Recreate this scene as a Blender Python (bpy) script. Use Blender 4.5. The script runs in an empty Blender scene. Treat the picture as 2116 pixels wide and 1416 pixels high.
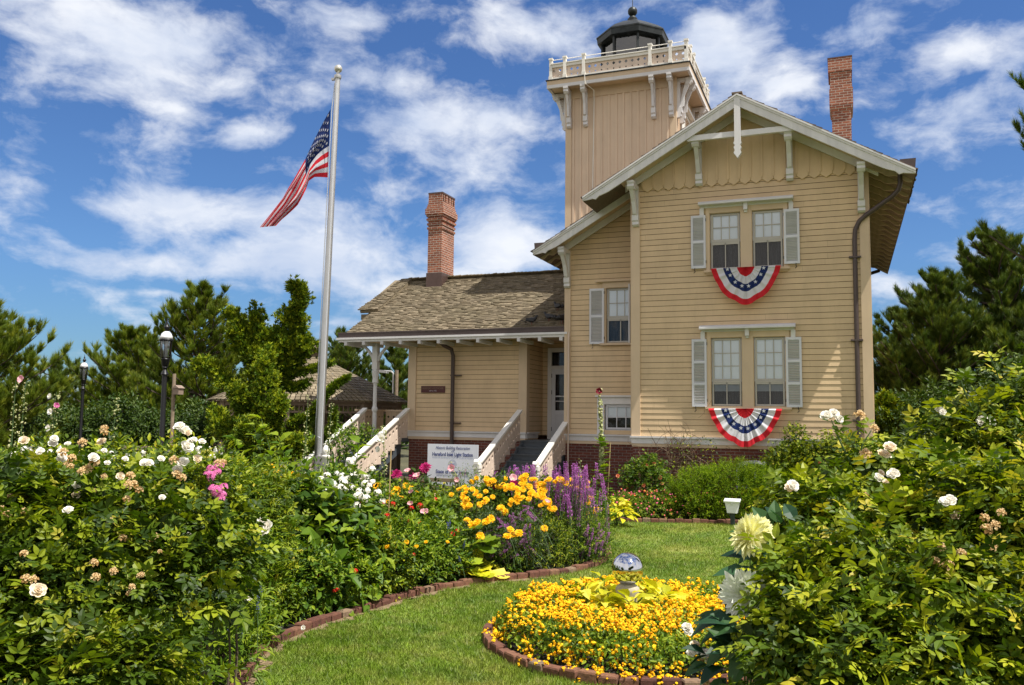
import bpy, math, random
import numpy as np
from mathutils import Vector, Matrix
random.seed(7)
RNG = np.random.default_rng(11)
R = math.radians
sc = bpy.context.scene
COL = sc.collection

# ------------------------------------------------------------------ camera
F_PX = 1787.0
EYE = np.array([0.0, 0.0, 2.2])
CM = np.array([[0.93295578, 0.35982773, 0.01084074],
               [-0.02091313, 0.08423713, -0.99622625],
               [-0.35938303, 0.92920832, 0.08611464]])   # rows: right, down, forward
cam = bpy.data.cameras.new('camera')
cam_o = bpy.data.objects.new('camera', cam)
COL.objects.link(cam_o)
cam.sensor_width = 36.0
cam.lens = 36.0 * F_PX / 2116.0
cam.clip_start = 0.05
cam.clip_end = 3000
mw = Matrix.Identity(4)
for i in range(3):
    mw[i][0] = CM[0][i]
    mw[i][1] = -CM[1][i]
    mw[i][2] = -CM[2][i]
    mw[i][3] = EYE[i]
cam_o.matrix_world = mw
sc.camera = cam_o

def ray(u, v):
    d = CM.T @ np.array([u - 1058.0, v - 708.0, F_PX])
    return d / F_PX
def P(u, v, w):            # point at forward distance w
    return EYE + ray(u, v) * w
def PY(u, v, y):           # point on the plane Y = y
    d = ray(u, v)
    return EYE + d * (y / d[1])
def PZ(u, v, z=0.0):
    d = ray(u, v)
    return EYE + d * ((z - EYE[2]) / d[2])
def G(u, w):               # ground point below pixel column u at forward distance w
    p = P(u, 857 + (u - 1058) * 0.0109, w)
    return np.array([p[0], p[1], 0.0])

# ------------------------------------------------------------------ sun, sky, exposure
SUN_E, SUN_A = R(64.5), R(15.5)
sdir = Vector((math.cos(SUN_E) * math.cos(SUN_A), -math.cos(SUN_E) * math.sin(SUN_A), math.sin(SUN_E)))
sun = bpy.data.lights.new('sun', 'SUN')
sun.energy = 5.0
sun.angle = R(0.5)
sun.color = (1.0, 0.955, 0.88)
sun_o = bpy.data.objects.new('sun', sun)
COL.objects.link(sun_o)
sun_o.rotation_euler = (-sdir).to_track_quat('-Z', 'Y').to_euler()
sun_o.location = (20, -10, 40)

sc.view_settings.view_transform = 'Standard'
sc.view_settings.look = 'None'
sc.view_settings.gamma = 1
sc.view_settings.exposure = 0.58

world = bpy.data.worlds.new('World')
sc.world = world
world.use_nodes = True
nt = world.node_tree
nt.nodes.clear()
def N(t, kind, **kw):
    n = t.nodes.new(kind)
    for k, val in kw.items():
        if k.startswith('i_'):
            n.inputs[k[2:]].default_value = val
        else:
            setattr(n, k, val)
    return n
def math_n(t, op, a, b=None, c=None, clamp=False):
    n = t.nodes.new('ShaderNodeMath')
    n.operation = op
    n.use_clamp = clamp
    for i, x in enumerate((a, b, c)):
        if x is None:
            continue
        if isinstance(x, (int, float)):
            n.inputs[i].default_value = x
        else:
            t.links.new(x, n.inputs[i])
    return n.outputs[0]
def vec_n(t, op, a, b=None, out=0):
    n = t.nodes.new('ShaderNodeVectorMath')
    n.operation = op
    for i, x in enumerate((a, b)):
        if x is None:
            continue
        if isinstance(x, tuple):
            n.inputs[i].default_value = x
        else:
            t.links.new(x, n.inputs[i])
    return n.outputs[out]
def ramp_n(t, fac, stops, interp='LINEAR'):
    n = t.nodes.new('ShaderNodeValToRGB')
    n.color_ramp.interpolation = interp
    e = n.color_ramp.elements
    while len(e) < len(stops):
        e.new(0.5)
    for el, (pos, c) in zip(e, stops):
        el.position = pos
        el.color = (c[0], c[1], c[2], 1) if not isinstance(c, (int, float)) else (c, c, c, 1)
    t.links.new(fac, n.inputs[0])
    return n.outputs[0]
def mix_n(t, fac, a, b, mode='MIX'):
    n = t.nodes.new('ShaderNodeMix')
    n.data_type = 'RGBA'
    n.blend_type = mode
    n.clamp_factor = True
    for s, x in ((n.inputs['Factor'], fac), (n.inputs['A'], a), (n.inputs['B'], b)):
        if isinstance(x, (int, float)):
            s.default_value = x
        elif isinstance(x, tuple):
            s.default_value = (x[0], x[1], x[2], 1)
        else:
            t.links.new(x, s)
    return n.outputs['Result']

sky = N(nt, 'ShaderNodeTexSky', sky_type='NISHITA', sun_disc=False)
sky.sun_elevation = SUN_E
sky.sun_rotation = R(105.5)
sky.air_density = 1.0
sky.dust_density = 0.35
sky.ozone_density = 3.0
tc = nt.nodes.new('ShaderNodeTexCoord')
dirn = vec_n(nt, 'NORMALIZE', tc.outputs['Generated'])
sep = nt.nodes.new('ShaderNodeSeparateXYZ')
nt.links.new(dirn, sep.inputs[0])
az = math_n(nt, 'ARCTAN2', sep.outputs[0], sep.outputs[1])
el = math_n(nt, 'ARCSINE', sep.outputs[2])
skyc = mix_n(nt, 1.0, sky.outputs[0], ramp_n(nt, math_n(nt, 'MULTIPLY', el, 2.0), [(0.0, (0.30, 0.45, 0.60)), (0.35, (0.42, 0.59, 0.80)), (0.9, (0.41, 0.585, 0.84))]), 'MULTIPLY')
cmb = nt.nodes.new('ShaderNodeCombineXYZ')
nt.links.new(az, cmb.inputs[0])
nt.links.new(el, cmb.inputs[1])
ae = cmb.outputs[0]
def azel(u, v):
    d = ray(u, v)
    d = d / np.linalg.norm(d)
    return math.atan2(d[0], d[1]), math.asin(d[2])
wn = N(nt, 'ShaderNodeTexNoise', i_Scale=7.0, i_Detail=3.0)
nt.links.new(ae, wn.inputs['Vector'])
wv = vec_n(nt, 'MULTIPLY', vec_n(nt, 'SUBTRACT', wn.outputs['Color'], (0.5, 0.5, 0.5)), (0.07, 0.045, 0.0))
aw = vec_n(nt, 'ADD', ae, wv)
CLOUDS = [(250, 70, 330, 130, 1.0), (470, 150, 230, 80, .6), (80, 160, 200, 90, .45), (520, 265, 130, 45, .8), (360, 215, 130, 40, .55),
          (170, 280, 110, 30, .35), (40, 385, 150, 55, .7), (210, 420, 150, 40, .45),
          (470, 440, 260, 75, .95), (300, 540, 260, 50, .8), (640, 530, 380, 90, 1.0), (860, 590, 220, 80, .9),
          (820, 165, 120, 70, .7), (960, 250, 230, 110, .75), (1010, 330, 180, 80, .75), (850, 380, 160, 60, .5),
          (760, 30, 330, 60, .55), (1130, 60, 200, 110, .65), (1060, 500, 180, 95, 1.0), (750, 330, 140, 50, .5),
          (1500, 120, 190, 150, 1.0), (1600, 190, 130, 80, .7), (2020, 90, 190, 90, 1.0), (2020, 210, 180, 90, .75), (1880, 60, 150, 60, .35),
          (700, 665, 170, 22, .45), (330, 605, 150, 14, .4), (770, 740, 200, 60, .5), (1860, 600, 120, 50, .75), (1950, 300, 150, 40, .35), (150, 590, 200, 18, .25)]
cover = None
for (u, v, ru, rv, a) in CLOUDS:
    a0, e0 = azel(u, v)
    a1, _ = azel(u + ru, v)
    _, e1 = azel(u, v - rv)
    rx, ry = abs(a1 - a0) * 1.15, abs(e1 - e0) * 1.15
    q = vec_n(nt, 'MULTIPLY', vec_n(nt, 'SUBTRACT', aw, (a0, e0, 0.0)), (1 / rx, 1 / ry, 0.0))
    L = vec_n(nt, 'LENGTH', q, out=1)
    m = math_n(nt, 'MULTIPLY', math_n(nt, 'SUBTRACT', 1.0, L, clamp=True), a * 1.25)
    cover = m if cover is None else math_n(nt, 'SMOOTH_MAX', cover, m, 0.25)
# clouds added outside the picture to fill the shaded facade; mirror ball sees them
farm = N(nt, 'ShaderNodeTexNoise', i_Scale=2.6, i_Detail=3.0)
nt.links.new(dirn, farm.inputs['Vector'])
away = math_n(nt, 'GREATER_THAN', math_n(nt, 'ABSOLUTE', math_n(nt, 'ADD', az, R(21))), R(36))
hi = math_n(nt, 'GREATER_THAN', el, R(33))
outside = math_n(nt, 'MAXIMUM', away, hi)
thr = math_n(nt, 'ADD', math_n(nt, 'MULTIPLY', math_n(nt, 'GREATER_THAN', el, R(40)), 0.14), 0.20)
covf = math_n(nt, 'MULTIPLY', math_n(nt, 'MULTIPLY', math_n(nt, 'SUBTRACT', farm.outputs[0], thr, clamp=True), 3.2), outside)
cover = math_n(nt, 'MAXIMUM', cover, covf)
n1v = vec_n(nt, 'MULTIPLY', aw, (11.0, 19.0, 1.0))
n1 = N(nt, 'ShaderNodeTexNoise', i_Scale=1.0, i_Detail=9.0, i_Roughness=0.60, i_Distortion=0.12)
nt.links.new(n1v, n1.inputs['Vector'])
dens = math_n(nt, 'ADD', math_n(nt, 'MULTIPLY', cover, 1.05), math_n(nt, 'MULTIPLY', math_n(nt, 'SUBTRACT', n1.outputs[0], 0.5), 2.6))
dens = math_n(nt, 'SUBTRACT', dens, 0.17)
cmask = ramp_n(nt, dens, [(0.0, 0.0), (0.14, 0.12), (0.40, 0.50), (0.75, 0.90), (1.0, 1.0)])
n2v = vec_n(nt, 'ADD', vec_n(nt, 'MULTIPLY', aw, (6.0, 12.0, 1.0)), (0.0, 0.35, 4.0))
n2 = N(nt, 'ShaderNodeTexNoise', i_Scale=1.0, i_Detail=6.0, i_Roughness=0.55)
nt.links.new(n2v, n2.inputs['Vector'])
ccol = ramp_n(nt, n2.outputs[0], [(0.33, (4.2, 4.8, 6.0)), (0.47, (5.3, 5.7, 6.5)), (0.58, (6.4, 6.6, 7.0))])
ccol = mix_n(nt, outside, ccol, (7.0, 6.6, 6.1))
fadeh = math_n(nt, 'MULTIPLY', cmask, 0.95)
fin = mix_n(nt, fadeh, skyc, ccol)
bg = nt.nodes.new('ShaderNodeBackground')
bg.inputs['Strength'].default_value = 0.10
nt.links.new(fin, bg.inputs['Color'])
wo = nt.nodes.new('ShaderNodeOutputWorld')
nt.links.new(bg.outputs[0], wo.inputs['Surface'])

# ------------------------------------------------------------------ helpers: tags
def tag(o, label=None, cat=None, group=None, kind=None):
    if label: o['label'] = label
    if cat: o['category'] = cat
    if group: o['group'] = group
    if kind: o['kind'] = kind
    return o
def empty(name, loc, label, cat, group=None, rz=0.0):
    o = bpy.data.objects.new(name, None)
    o.empty_display_size = 0.2
    COL.objects.link(o)
    o.location = loc
    o.rotation_euler = (0, 0, rz)
    return tag(o, label, cat, group)
def child(o, parent):
    o.parent = parent
    return o
def copy_tree(root, loc=None, rz=None, scale=None):
    c = root.copy()
    COL.objects.link(c)
    if loc is not None: c.location = loc
    if rz is not None: c.rotation_euler = (0, 0, rz)
    if scale is not None: c.scale = (scale, scale, scale)
    for ch in [o for o in sc.objects if o.parent == root]:
        d = ch.copy(); COL.objects.link(d); d.parent = c
        for g in [o for o in sc.objects if o.parent == ch]:
            e = g.copy(); COL.objects.link(e); e.parent = d
    return c

class MB:
    def __init__(s):
        s.v = []; s.f = []; s.m = []; s.a = []
    def add(s, vs, fs, mi=0, rnd=None):
        b = len(s.v)
        s.v.extend([tuple(map(float, q)) for q in vs])
        s.f.extend([tuple(b + i for i in f) for f in fs])
        s.m.extend([mi] * len(fs))
        r = random.random() if rnd is None else rnd
        s.a.extend([r] * len(vs))
        return s
    def box(s, x0, x1, y0, y1, z0, z1, mi=0, rnd=None):
        vs = [(x, y, z) for z in (z0, z1) for y in (y0, y1) for x in (x0, x1)]
        return s.add(vs, [(0, 2, 3, 1), (4, 5, 7, 6), (0, 1, 5, 4), (2, 6, 7, 3), (0, 4, 6, 2), (1, 3, 7, 5)], mi, rnd)
    def obox(s, c, ax, ay, az_, mi=0, rnd=None):
        c = np.array(c, float); ax = np.array(ax, float); ay = np.array(ay, float); az_ = np.array(az_, float)
        vs = [c + i * ax + j * ay + k * az_ for k in (-1, 1) for j in (-1, 1) for i in (-1, 1)]
        return s.add(vs, [(0, 2, 3, 1), (4, 5, 7, 6), (0, 1, 5, 4), (2, 6, 7, 3), (0, 4, 6, 2), (1, 3, 7, 5)], mi, rnd)
    def bar(s, p, q, w, h, up=(0, 0, 1), mi=0):
        p = np.array(p, float); q = np.array(q, float)
        d = q - p; L = np.linalg.norm(d); d /= L
        x = np.cross(d, up)
        if np.linalg.norm(x) < 1e-4: x = np.cross(d, (1, 0, 0))
        x /= np.linalg.norm(x); y = np.cross(x, d)
        return s.obox((p + q) / 2, d * L / 2, x * w / 2, y * h / 2, mi)
    def tube(s, pts, r, n=8, mi=0, cap=True):
        pts = [np.array(p, float) for p in pts]
        rs = r if isinstance(r, (list, tuple)) else [r] * len(pts)
        vs = []; prev = None
        for i, p in enumerate(pts):
            d = pts[min(i + 1, len(pts) - 1)] - pts[max(i - 1, 0)]
            d = d / (np.linalg.norm(d) + 1e-9)
            x = np.cross(d, (0, 0, 1)) if prev is None else prev - d * prev.dot(d)
            if np.linalg.norm(x) < 1e-3: x = np.cross(d, (0, 1, 0))
            x /= np.linalg.norm(x); prev = x
            y = np.cross(d, x)
            for k in range(n):
                a = 2 * math.pi * k / n
                vs.append(p + rs[i] * (math.cos(a) * x + math.sin(a) * y))
        fs = []
        for i in range(len(pts) - 1):
            for k in range(n):
                fs.append((i * n + k, i * n + (k + 1) % n, (i + 1) * n + (k + 1) % n, (i + 1) * n + k))
        if cap:
            fs.append(tuple(range(n))[::-1]); fs.append(tuple((len(pts) - 1) * n + k for k in range(n)))
        return s.add(vs, fs, mi)
    def lathe(s, prof, c=(0, 0, 0), n=16, mi=0, a0=0.0):
        vs = []
        for (r, z) in prof:
            for k in range(n):
                a = a0 + 2 * math.pi * k / n
                vs.append((c[0] + r * math.cos(a), c[1] + r * math.sin(a), c[2] + z))
        fs = []
        for i in range(len(prof) - 1):
            for k in range(n):
                fs.append((i * n + k, i * n + (k + 1) % n, (i + 1) * n + (k + 1) % n, (i + 1) * n + k))
        fs.append(tuple(range(n))[::-1]); fs.append(tuple((len(prof) - 1) * n + k for k in range(n)))
        return s.add(vs, fs, mi)
    def prism(s, poly, O, U, V, D, mi=0):      # polygon in (U,V) at O, extruded by vector D
        O, U, V, D = [np.array(q, float) for q in (O, U, V, D)]
        n = len(poly)
        a = [O + U * x + V * y for x, y in poly]
        vs = a + [p + D for p in a]
        fs = [tuple(range(n))[::-1], tuple(range(n, 2 * n))]
        fs += [(i, (i + 1) % n, n + (i + 1) % n, n + i) for i in range(n)]
        return s.add(vs, fs, mi)
    def build(s, name, mats, parent=None, smooth=False, local=False, sharp=None):
        v = np.array(s.v, float).reshape(-1, 3)
        if parent is None:
            lo, hi_ = v.min(0), v.max(0)
            o_ = np.array([(lo[0] + hi_[0]) / 2, (lo[1] + hi_[1]) / 2, lo[2]])
        elif local:
            o_ = np.zeros(3)
        else:
            p = parent; o_ = np.zeros(3)
            while p is not None:
                o_ = o_ + np.array(p.location); p = p.parent
        me = bpy.data.meshes.new(name)
        me.from_pydata((v - o_).tolist(), [], s.f)
        if not isinstance(mats, (list, tuple)): mats = [mats]
        for m in mats: me.materials.append(m)
        if len(mats) > 1:
            me.polygons.foreach_set('material_index', np.array(s.m, np.int32))
        at = me.attributes.new('rnd', 'FLOAT', 'POINT')
        at.data.foreach_set('value', np.array(s.a, np.float32))
        if smooth:
            me.polygons.foreach_set('use_smooth', np.ones(len(s.f), bool))
            if sharp: me.set_sharp_from_angle(angle=R(sharp))
        me.update()
        o = bpy.data.objects.new(name, me)
        COL.objects.link(o)
        if parent is None: o.location = o_
        else: o.parent = parent
        return o

# ------------------------------------------------------------------ materials
def new_mat(name):
    m = bpy.data.materials.new(name)
    m.use_nodes = True
    t = m.node_tree
    return m, t, t.nodes['Principled BSDF']
def attr(t, name='rnd'):
    n = t.nodes.new('ShaderNodeAttribute'); n.attribute_name = name
    return n.outputs['Fac']
def objco(t):
    return t.nodes.new('ShaderNodeTexCoord').outputs['Object']
def scaled(t, v, s):
    return vec_n(t, 'MULTIPLY', v, s)
def noise(t, v, scale, detail=3, rough=0.5):
    n = N(t, 'ShaderNodeTexNoise', i_Scale=scale, i_Detail=detail, i_Roughness=rough)
    t.links.new(v, n.inputs['Vector'])
    return n.outputs[0]
def bump(t, b, h, strength=0.3, dist=0.01):
    n = t.nodes.new('ShaderNodeBump')
    n.inputs['Strength'].default_value = strength
    n.inputs['Distance'].default_value = dist
    t.links.new(h, n.inputs['Height'])
    t.links.new(n.outputs[0], b.inputs['Normal'])
def mul(c, k): return (c[0] * k, c[1] * k, c[2] * k)
def paint(name, c, rough=0.55, var=0.14, scale=(1.5, 1.5, 0.8), rndv=0.06, dirt=0.0):
    m, t, b = new_mat(name)
    v = objco(t)
    n = noise(t, scaled(t, v, scale), 1.6, 5, 0.6)
    col = ramp_n(t, n, [(0.3, mul(c, 1 - var)), (0.7, mul(c, 1 + var * 0.6))])
    r = attr(t)
    col = mix_n(t, 1.0, col, ramp_n(t, r, [(0, 1 - rndv), (1, 1 + rndv)]), 'MULTIPLY')
    if dirt:
        s = noise(t, scaled(t, v, (9.0, 9.0, 0.9)), 1.0, 5, 0.7)
        col = mix_n(t, ramp_n(t, s, [(0.52, 0.0), (0.75, dirt)]), col, mul(c, 0.45))
    t.links.new(col, b.inputs['Base Color'])
    b.inputs['Roughness'].default_value = rough
    bump(t, b, noise(t, scaled(t, v, (4, 4, 30)), 6, 4), 0.12, 0.004)
    return m
def plain(name, c, rough=0.5, metal=0.0, var=0.1, nscale=6, spec=0.5):
    m, t, b = new_mat(name)
    v = objco(t)
    n = noise(t, v, nscale, 4, 0.6)
    col = ramp_n(t, n, [(0.3, mul(c, 1 - var)), (0.7, mul(c, 1 + var))])
    t.links.new(col, b.inputs['Base Color'])
    b.inputs['Roughness'].default_value = rough
    b.inputs['Metallic'].default_value = metal
    b.inputs['Specular IOR Level'].default_value = spec
    return m
def cloth(name, c, trans=0.35):
    m, t, b = new_mat(name)
    b.inputs['Base Color'].default_value = (*c, 1); b.inputs['Roughness'].default_value = 0.75; b.inputs['Specular IOR Level'].default_value = 0.2
    tr = t.nodes.new('ShaderNodeBsdfTranslucent'); tr.inputs[0].default_value = (*c, 1)
    mx = t.nodes.new('ShaderNodeMixShader'); mx.inputs[0].default_value = trans
    t.links.new(b.outputs[0], mx.inputs[1]); t.links.new(tr.outputs[0], mx.inputs[2])
    t.links.new(mx.outputs[0], t.nodes['Material Output'].inputs['Surface'])
    return m
TAN = (0.64, 0.47, 0.28)
M_CLAP = paint('tan_clapboard', TAN, 0.6, 0.10, rndv=0.05, dirt=0.12)
M_TRIM = paint('tan_trim', (0.62, 0.47, 0.315), 0.55, 0.08, dirt=0.1)
M_TOWER = paint('tower_boards', (0.67, 0.515, 0.37), 0.6, 0.08, rndv=0.05, dirt=0.08)
M_WHITE = paint('grey_white_trim', (0.68, 0.665, 0.66), 0.5, 0.08, dirt=0.12)
M_SHUT = paint('grey_shutter', (0.64, 0.645, 0.69), 0.5, 0.06)
M_SASH = paint('grey_tan_sash', (0.46, 0.43, 0.38), 0.5, 0.06)
M_TAIL = paint('brown_tan_rafters', (0.42, 0.33, 0.23), 0.6, 0.1)
M_PINK = paint('pale_banister_paint', (0.70, 0.56, 0.45), 0.55, 0.06)
M_CREAM = paint('cream_rail_paint', (0.80, 0.77, 0.70), 0.5, 0.06)
M_STEP = paint('grey_step_paint', (0.085, 0.10, 0.115), 0.45, 0.12, dirt=0.2)
M_BRONZE = plain('brown_gutter_metal', (0.085, 0.062, 0.058), 0.45, 0.3)
M_IRON = plain('black_iron', (0.018, 0.018, 0.02), 0.4, 0.4)
M_ROOFIRON = plain('weathered_black_lantern', (0.03, 0.035, 0.036), 0.45, 0.5, 0.4, 5)
M_LIPSHADE = plain('painted_lip_shadow', (0.13, 0.08, 0.035), 0.9)  # dark colour in the board slots stands in for lip shadow lines
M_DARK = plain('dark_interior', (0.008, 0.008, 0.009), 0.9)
M_SHADE = plain('roller_shade', (0.90, 0.95, 1.0), 0.8, 0, 0.02, 2)
M_STEEL = plain('pole_aluminium', (0.55, 0.55, 0.55), 0.42, 0.85, 0.06)
M_PLAQUE = plain('maroon_plaque', (0.075, 0.016, 0.016), 0.5)
M_PLQT = plain('plaque_letters', (0.20, 0.13, 0.08), 0.5)
M_SIGN = plain('white_sign_board', (0.74, 0.77, 0.84), 0.4, 0, 0.03)
M_INK = plain('sign_navy_ink', (0.03, 0.05, 0.20), 0.5)
M_INKL = plain('sign_pale_ink', (0.25, 0.31, 0.48), 0.5)
M_WOODW = plain('weathered_wood', (0.25, 0.19, 0.13), 0.8, 0, 0.25)
M_CLOTHW = cloth('cloth_white', (0.80, 0.82, 0.87))
M_CLOTHR = cloth('cloth_red', (0.70, 0.03, 0.045))
M_CLOTHB = cloth('cloth_navy', (0.02, 0.04, 0.16))
M_COPPER = plain('lead_flashing', (0.11, 0.07, 0.06), 0.5, 0.4)

def mk_brick(name, c1, c2, mortar, row=0.0765, brick=0.215, dark=0.3):
    m, t, b = new_mat(name)
    v = objco(t)
    s = t.nodes.new('ShaderNodeSeparateXYZ'); t.links.new(v, s.inputs[0])
    u = math_n(t, 'ADD', s.outputs[0], s.outputs[1])
    c = t.nodes.new('ShaderNodeCombineXYZ')
    t.links.new(u, c.inputs[0]); t.links.new(s.outputs[2], c.inputs[1])
    wv = vec_n(t, 'ADD', c.outputs[0], vec_n(t, 'MULTIPLY', vec_n(t, 'SUBTRACT', N(t, 'ShaderNodeTexNoise', i_Scale=9.0).outputs['Color'], (0.5, 0.5, 0.5)), (0.012, 0.010, 0)))
    bt = N(t, 'ShaderNodeTexBrick', i_Scale=1.0)
    bt.inputs['Brick Width'].default_value = brick
    bt.inputs['Row Height'].default_value = row
    bt.inputs['Mortar Size'].default_value = 0.0075
    bt.inputs['Mortar Smooth'].default_value = 0.2
    bt.inputs['Color1'].default_value = (*c1, 1)
    bt.inputs['Color2'].default_value = (*c2, 1)
    bt.inputs['Mortar'].default_value = (*mortar, 1)
    t.links.new(wv, bt.inputs['Vector'])
    n = noise(t, v, 1.1, 4, 0.6)
    nf = noise(t, v, 34, 4, 0.6)
    col = mix_n(t, 1.0, bt.outputs['Color'], ramp_n(t, n, [(0.3, 1 - dark), (0.7, 1.12)]), 'MULTIPLY')
    col = mix_n(t, 1.0, col, ramp_n(t, nf, [(0.3, 0.75), (0.7, 1.2)]), 'MULTIPLY')
    t.links.new(col, b.inputs['Base Color'])
    b.inputs['Roughness'].default_value = 0.85
    bump(t, b, math_n(t, 'SUBTRACT', math_n(t, 'MULTIPLY', nf, 0.3), bt.outputs['Fac']), 0.7, 0.008)
    return m
M_BRICK = mk_brick('red_brick', (0.20, 0.055, 0.035), (0.13, 0.038, 0.03), (0.25, 0.20, 0.17))
M_BRICKC = mk_brick('orange_chimney_brick', (0.40, 0.14, 0.075), (0.23, 0.075, 0.045), (0.55, 0.49, 0.41), dark=0.25)

def mk_shingle(name, c1, c2, moss):
    m, t, b = new_mat(name)
    v = objco(t)
    r = attr(t)
    col = ramp_n(t, r, [(0, mul(c1, 0.82)), (0.5, mul(c1, 1.1)), (1, mul(c2, .9))])
    n = noise(t, v, 0.9, 5, 0.7)
    col = mix_n(t, ramp_n(t, n, [(0.45, 0.0), (0.75, 0.4)]), col, moss)
    g = noise(t, scaled(t, v, (60, 8, 8)), 1, 4, 0.6)
    col = mix_n(t, 1.0, col, ramp_n(t, g, [(0.3, 0.72), (0.7, 1.18)]), 'MULTIPLY')
    t.links.new(col, b.inputs['Base Color'])
    b.inputs['Roughness'].default_value = 0.9
    bump(t, b, g, 0.4, 0.01)
    return m
M_SHING = mk_shingle('weathered_wood_shingles', (0.17, 0.135, 0.085), (0.31, 0.25, 0.165), (0.085, 0.08, 0.030))
M_SHING2 = mk_shingle('grey_brown_shingles', (0.15, 0.11, 0.085), (0.25, 0.19, 0.14), (0.12, 0.10, 0.08))

def mk_glass(name, tint=(0.97, 0.98, 1.0), refl=0.01, rough=0.02):
    m = bpy.data.materials.new(name); m.use_nodes = True
    t = m.node_tree; t.nodes.clear()
    o = t.nodes.new('ShaderNodeOutputMaterial')
    g = t.nodes.new('ShaderNodeBsdfGlossy'); g.inputs['Roughness'].default_value = rough
    tr = t.nodes.new('ShaderNodeBsdfTransparent'); tr.inputs[0].default_value = (*tint, 1)
    fr = t.nodes.new('ShaderNodeFresnel'); fr.inputs[0].default_value = 1.5
    f = math_n(t, 'ADD', fr.outputs[0], refl, clamp=True)
    n = noise(t, objco(t), 2.5, 2)
    bp = t.nodes.new('ShaderNodeBump'); bp.inputs['Strength'].default_value = 0.15; bp.inputs['Distance'].default_value = 0.02
    t.links.new(n, bp.inputs['Height']); t.links.new(bp.outputs[0], g.inputs['Normal'])
    mx = t.nodes.new('ShaderNodeMixShader')
    t.links.new(f, mx.inputs[0]); t.links.new(tr.outputs[0], mx.inputs[1]); t.links.new(g.outputs[0], mx.inputs[2])
    t.links.new(mx.outputs[0], o.inputs[0])
    return m
M_GLASS = mk_glass('window_glass')
M_LGLASS = mk_glass('lamp_glass', (0.75, 0.78, 0.82), 0.10)
M_LANTGL = mk_glass('lantern_room_glass', (0.45, 0.5, 0.55), 0.10)
def mk_curtain(name, c):
    m, t, b = new_mat(name)
    v = objco(t)
    w = noise(t, scaled(t, v, (22, 22, 1.5)), 1, 2)
    lace = noise(t, v, 45, 3)
    col = mix_n(t, 1.0, ramp_n(t, w, [(0.35, mul(c, 0.35)), (0.65, mul(c, 1.5))]), ramp_n(t, lace, [(0.4, 0.6), (0.6, 1.3)]), 'MULTIPLY')
    t.links.new(col, b.inputs['Base Color'])
    b.inputs['Roughness'].default_value = 0.9
    return m
M_CURT = mk_curtain('dark_curtain_behind_screen', (0.026, 0.028, 0.036))
# ------------------------------------------------------------------ the house
HX = -2.24                                   # ridge of the front gable
def roofz(x): return 9.80 - 0.575 * abs(x - HX)
H = empty('lighthouse', (-3.0, 24.0, 0.0), 'tan clapboard house with a square lantern tower, brick base and wood shingle roofs', 'lighthouse')

def clap(mb, A, B, z0, z1, holes=(), lim=None, expo=0.1385, t=0.012, flip=False):
    A = np.array([A[0], A[1]], float); B = np.array([B[0], B[1]], float)
    L = np.linalg.norm(B - A); d = (B - A) / L
    n = np.array([d[1], -d[0]])               # outward to the right of A->B
    z = z0
    while z < z1 - 1e-4:
        zb = min(z + expo, z1)
        cuts = sorted({z, zb} | {q for h in holes for q in (h[2], h[3]) if z < q < zb})
        rr = random.random(); cutp = sorted(random.uniform(.3, max(.4, L - .3)) for _ in range(int(L / 2.6) if random.random() < .45 else 0))
        for za_, zb_ in zip(cuts[:-1], cuts[1:]):
            zm = (za_ + zb_) / 2
            s0, s1 = (0, L) if lim is None else lim(zm)
            if s1 - s0 < 0.02: continue
            segs = [(s0, s1)]
            for h in holes:
                if h[2] < zm < h[3]:
                    ns = []
                    for a, b_ in segs:
                        if h[0] > a: ns.append((a, min(b_, h[0])))
                        if h[1] < b_: ns.append((max(a, h[1]), b_))
                    segs = [q for q in ns if q[1] - q[0] > 0.005]
            oa = t - (t - 0.001) * (za_ - z) / expo
            ob = t - (t - 0.001) * (zb_ - z) / expo
            s2 = []
            for a, b_ in segs:
                for c_ in cutp:
                    if a + .3 < c_ < b_ - .3: s2.append((a, c_ - .001)); a = c_ + .001
                s2.append((a, b_))
            segs = s2
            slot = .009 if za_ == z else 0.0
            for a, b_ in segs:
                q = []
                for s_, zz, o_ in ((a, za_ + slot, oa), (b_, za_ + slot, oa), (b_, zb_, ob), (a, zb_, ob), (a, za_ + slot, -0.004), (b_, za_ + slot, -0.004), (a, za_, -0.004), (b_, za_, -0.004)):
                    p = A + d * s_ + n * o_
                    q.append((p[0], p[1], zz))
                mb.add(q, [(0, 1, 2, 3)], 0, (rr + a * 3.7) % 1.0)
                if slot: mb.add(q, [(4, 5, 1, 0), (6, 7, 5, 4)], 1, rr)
        z = zb
    return mb

FY, RY, WY = 21.0, 22.3, 23.3                # front gable, recessed wall, wing wall
GX0, GX1, RX0 = -4.91, 0.53, -7.06
ZB, ZW = 1.52, 1.77                          # brick top, clapboards start

# windows as (x0,x1,z0,z1) clear openings
UW = [(-3.00, -2.29), (-2.01, -1.31)]
HOLES_F = [(x0 - GX0, x1 - GX0, 5.80, 7.17) for x0, x1 in UW] + [(x0 - GX0, x1 - GX0, 2.52, 4.14) for x0, x1 in UW]
def gl(zm):
    half = (9.80 - 0.06 - zm) / 0.575
    return max(0, HX - half - GX0), min(GX1 - GX0, HX + half - GX0)
m = MB(); clap(m, (GX0, FY), (GX1, FY), ZW, 7.92, HOLES_F, gl)
wall_f = m.build('clapboard_wall', [M_CLAP, M_LIPSHADE], H)
HOLES_R = [(-5.93 - RX0, -5.17 - RX0, 4.2, 5.66), (-5.97 - RX0, -5.1 - RX0, 1.90, 2.56)]
def rl(zm):
    half = (9.80 - 0.06 - zm) / 0.575
    return max(0, HX - half - RX0), GX0 - RX0
m = MB(); clap(m, (RX0, RY), (GX0, RY), ZW, 8.4, HOLES_R, rl)
m.build('clapboard_wall', [M_CLAP, M_LIPSHADE], H)
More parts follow.
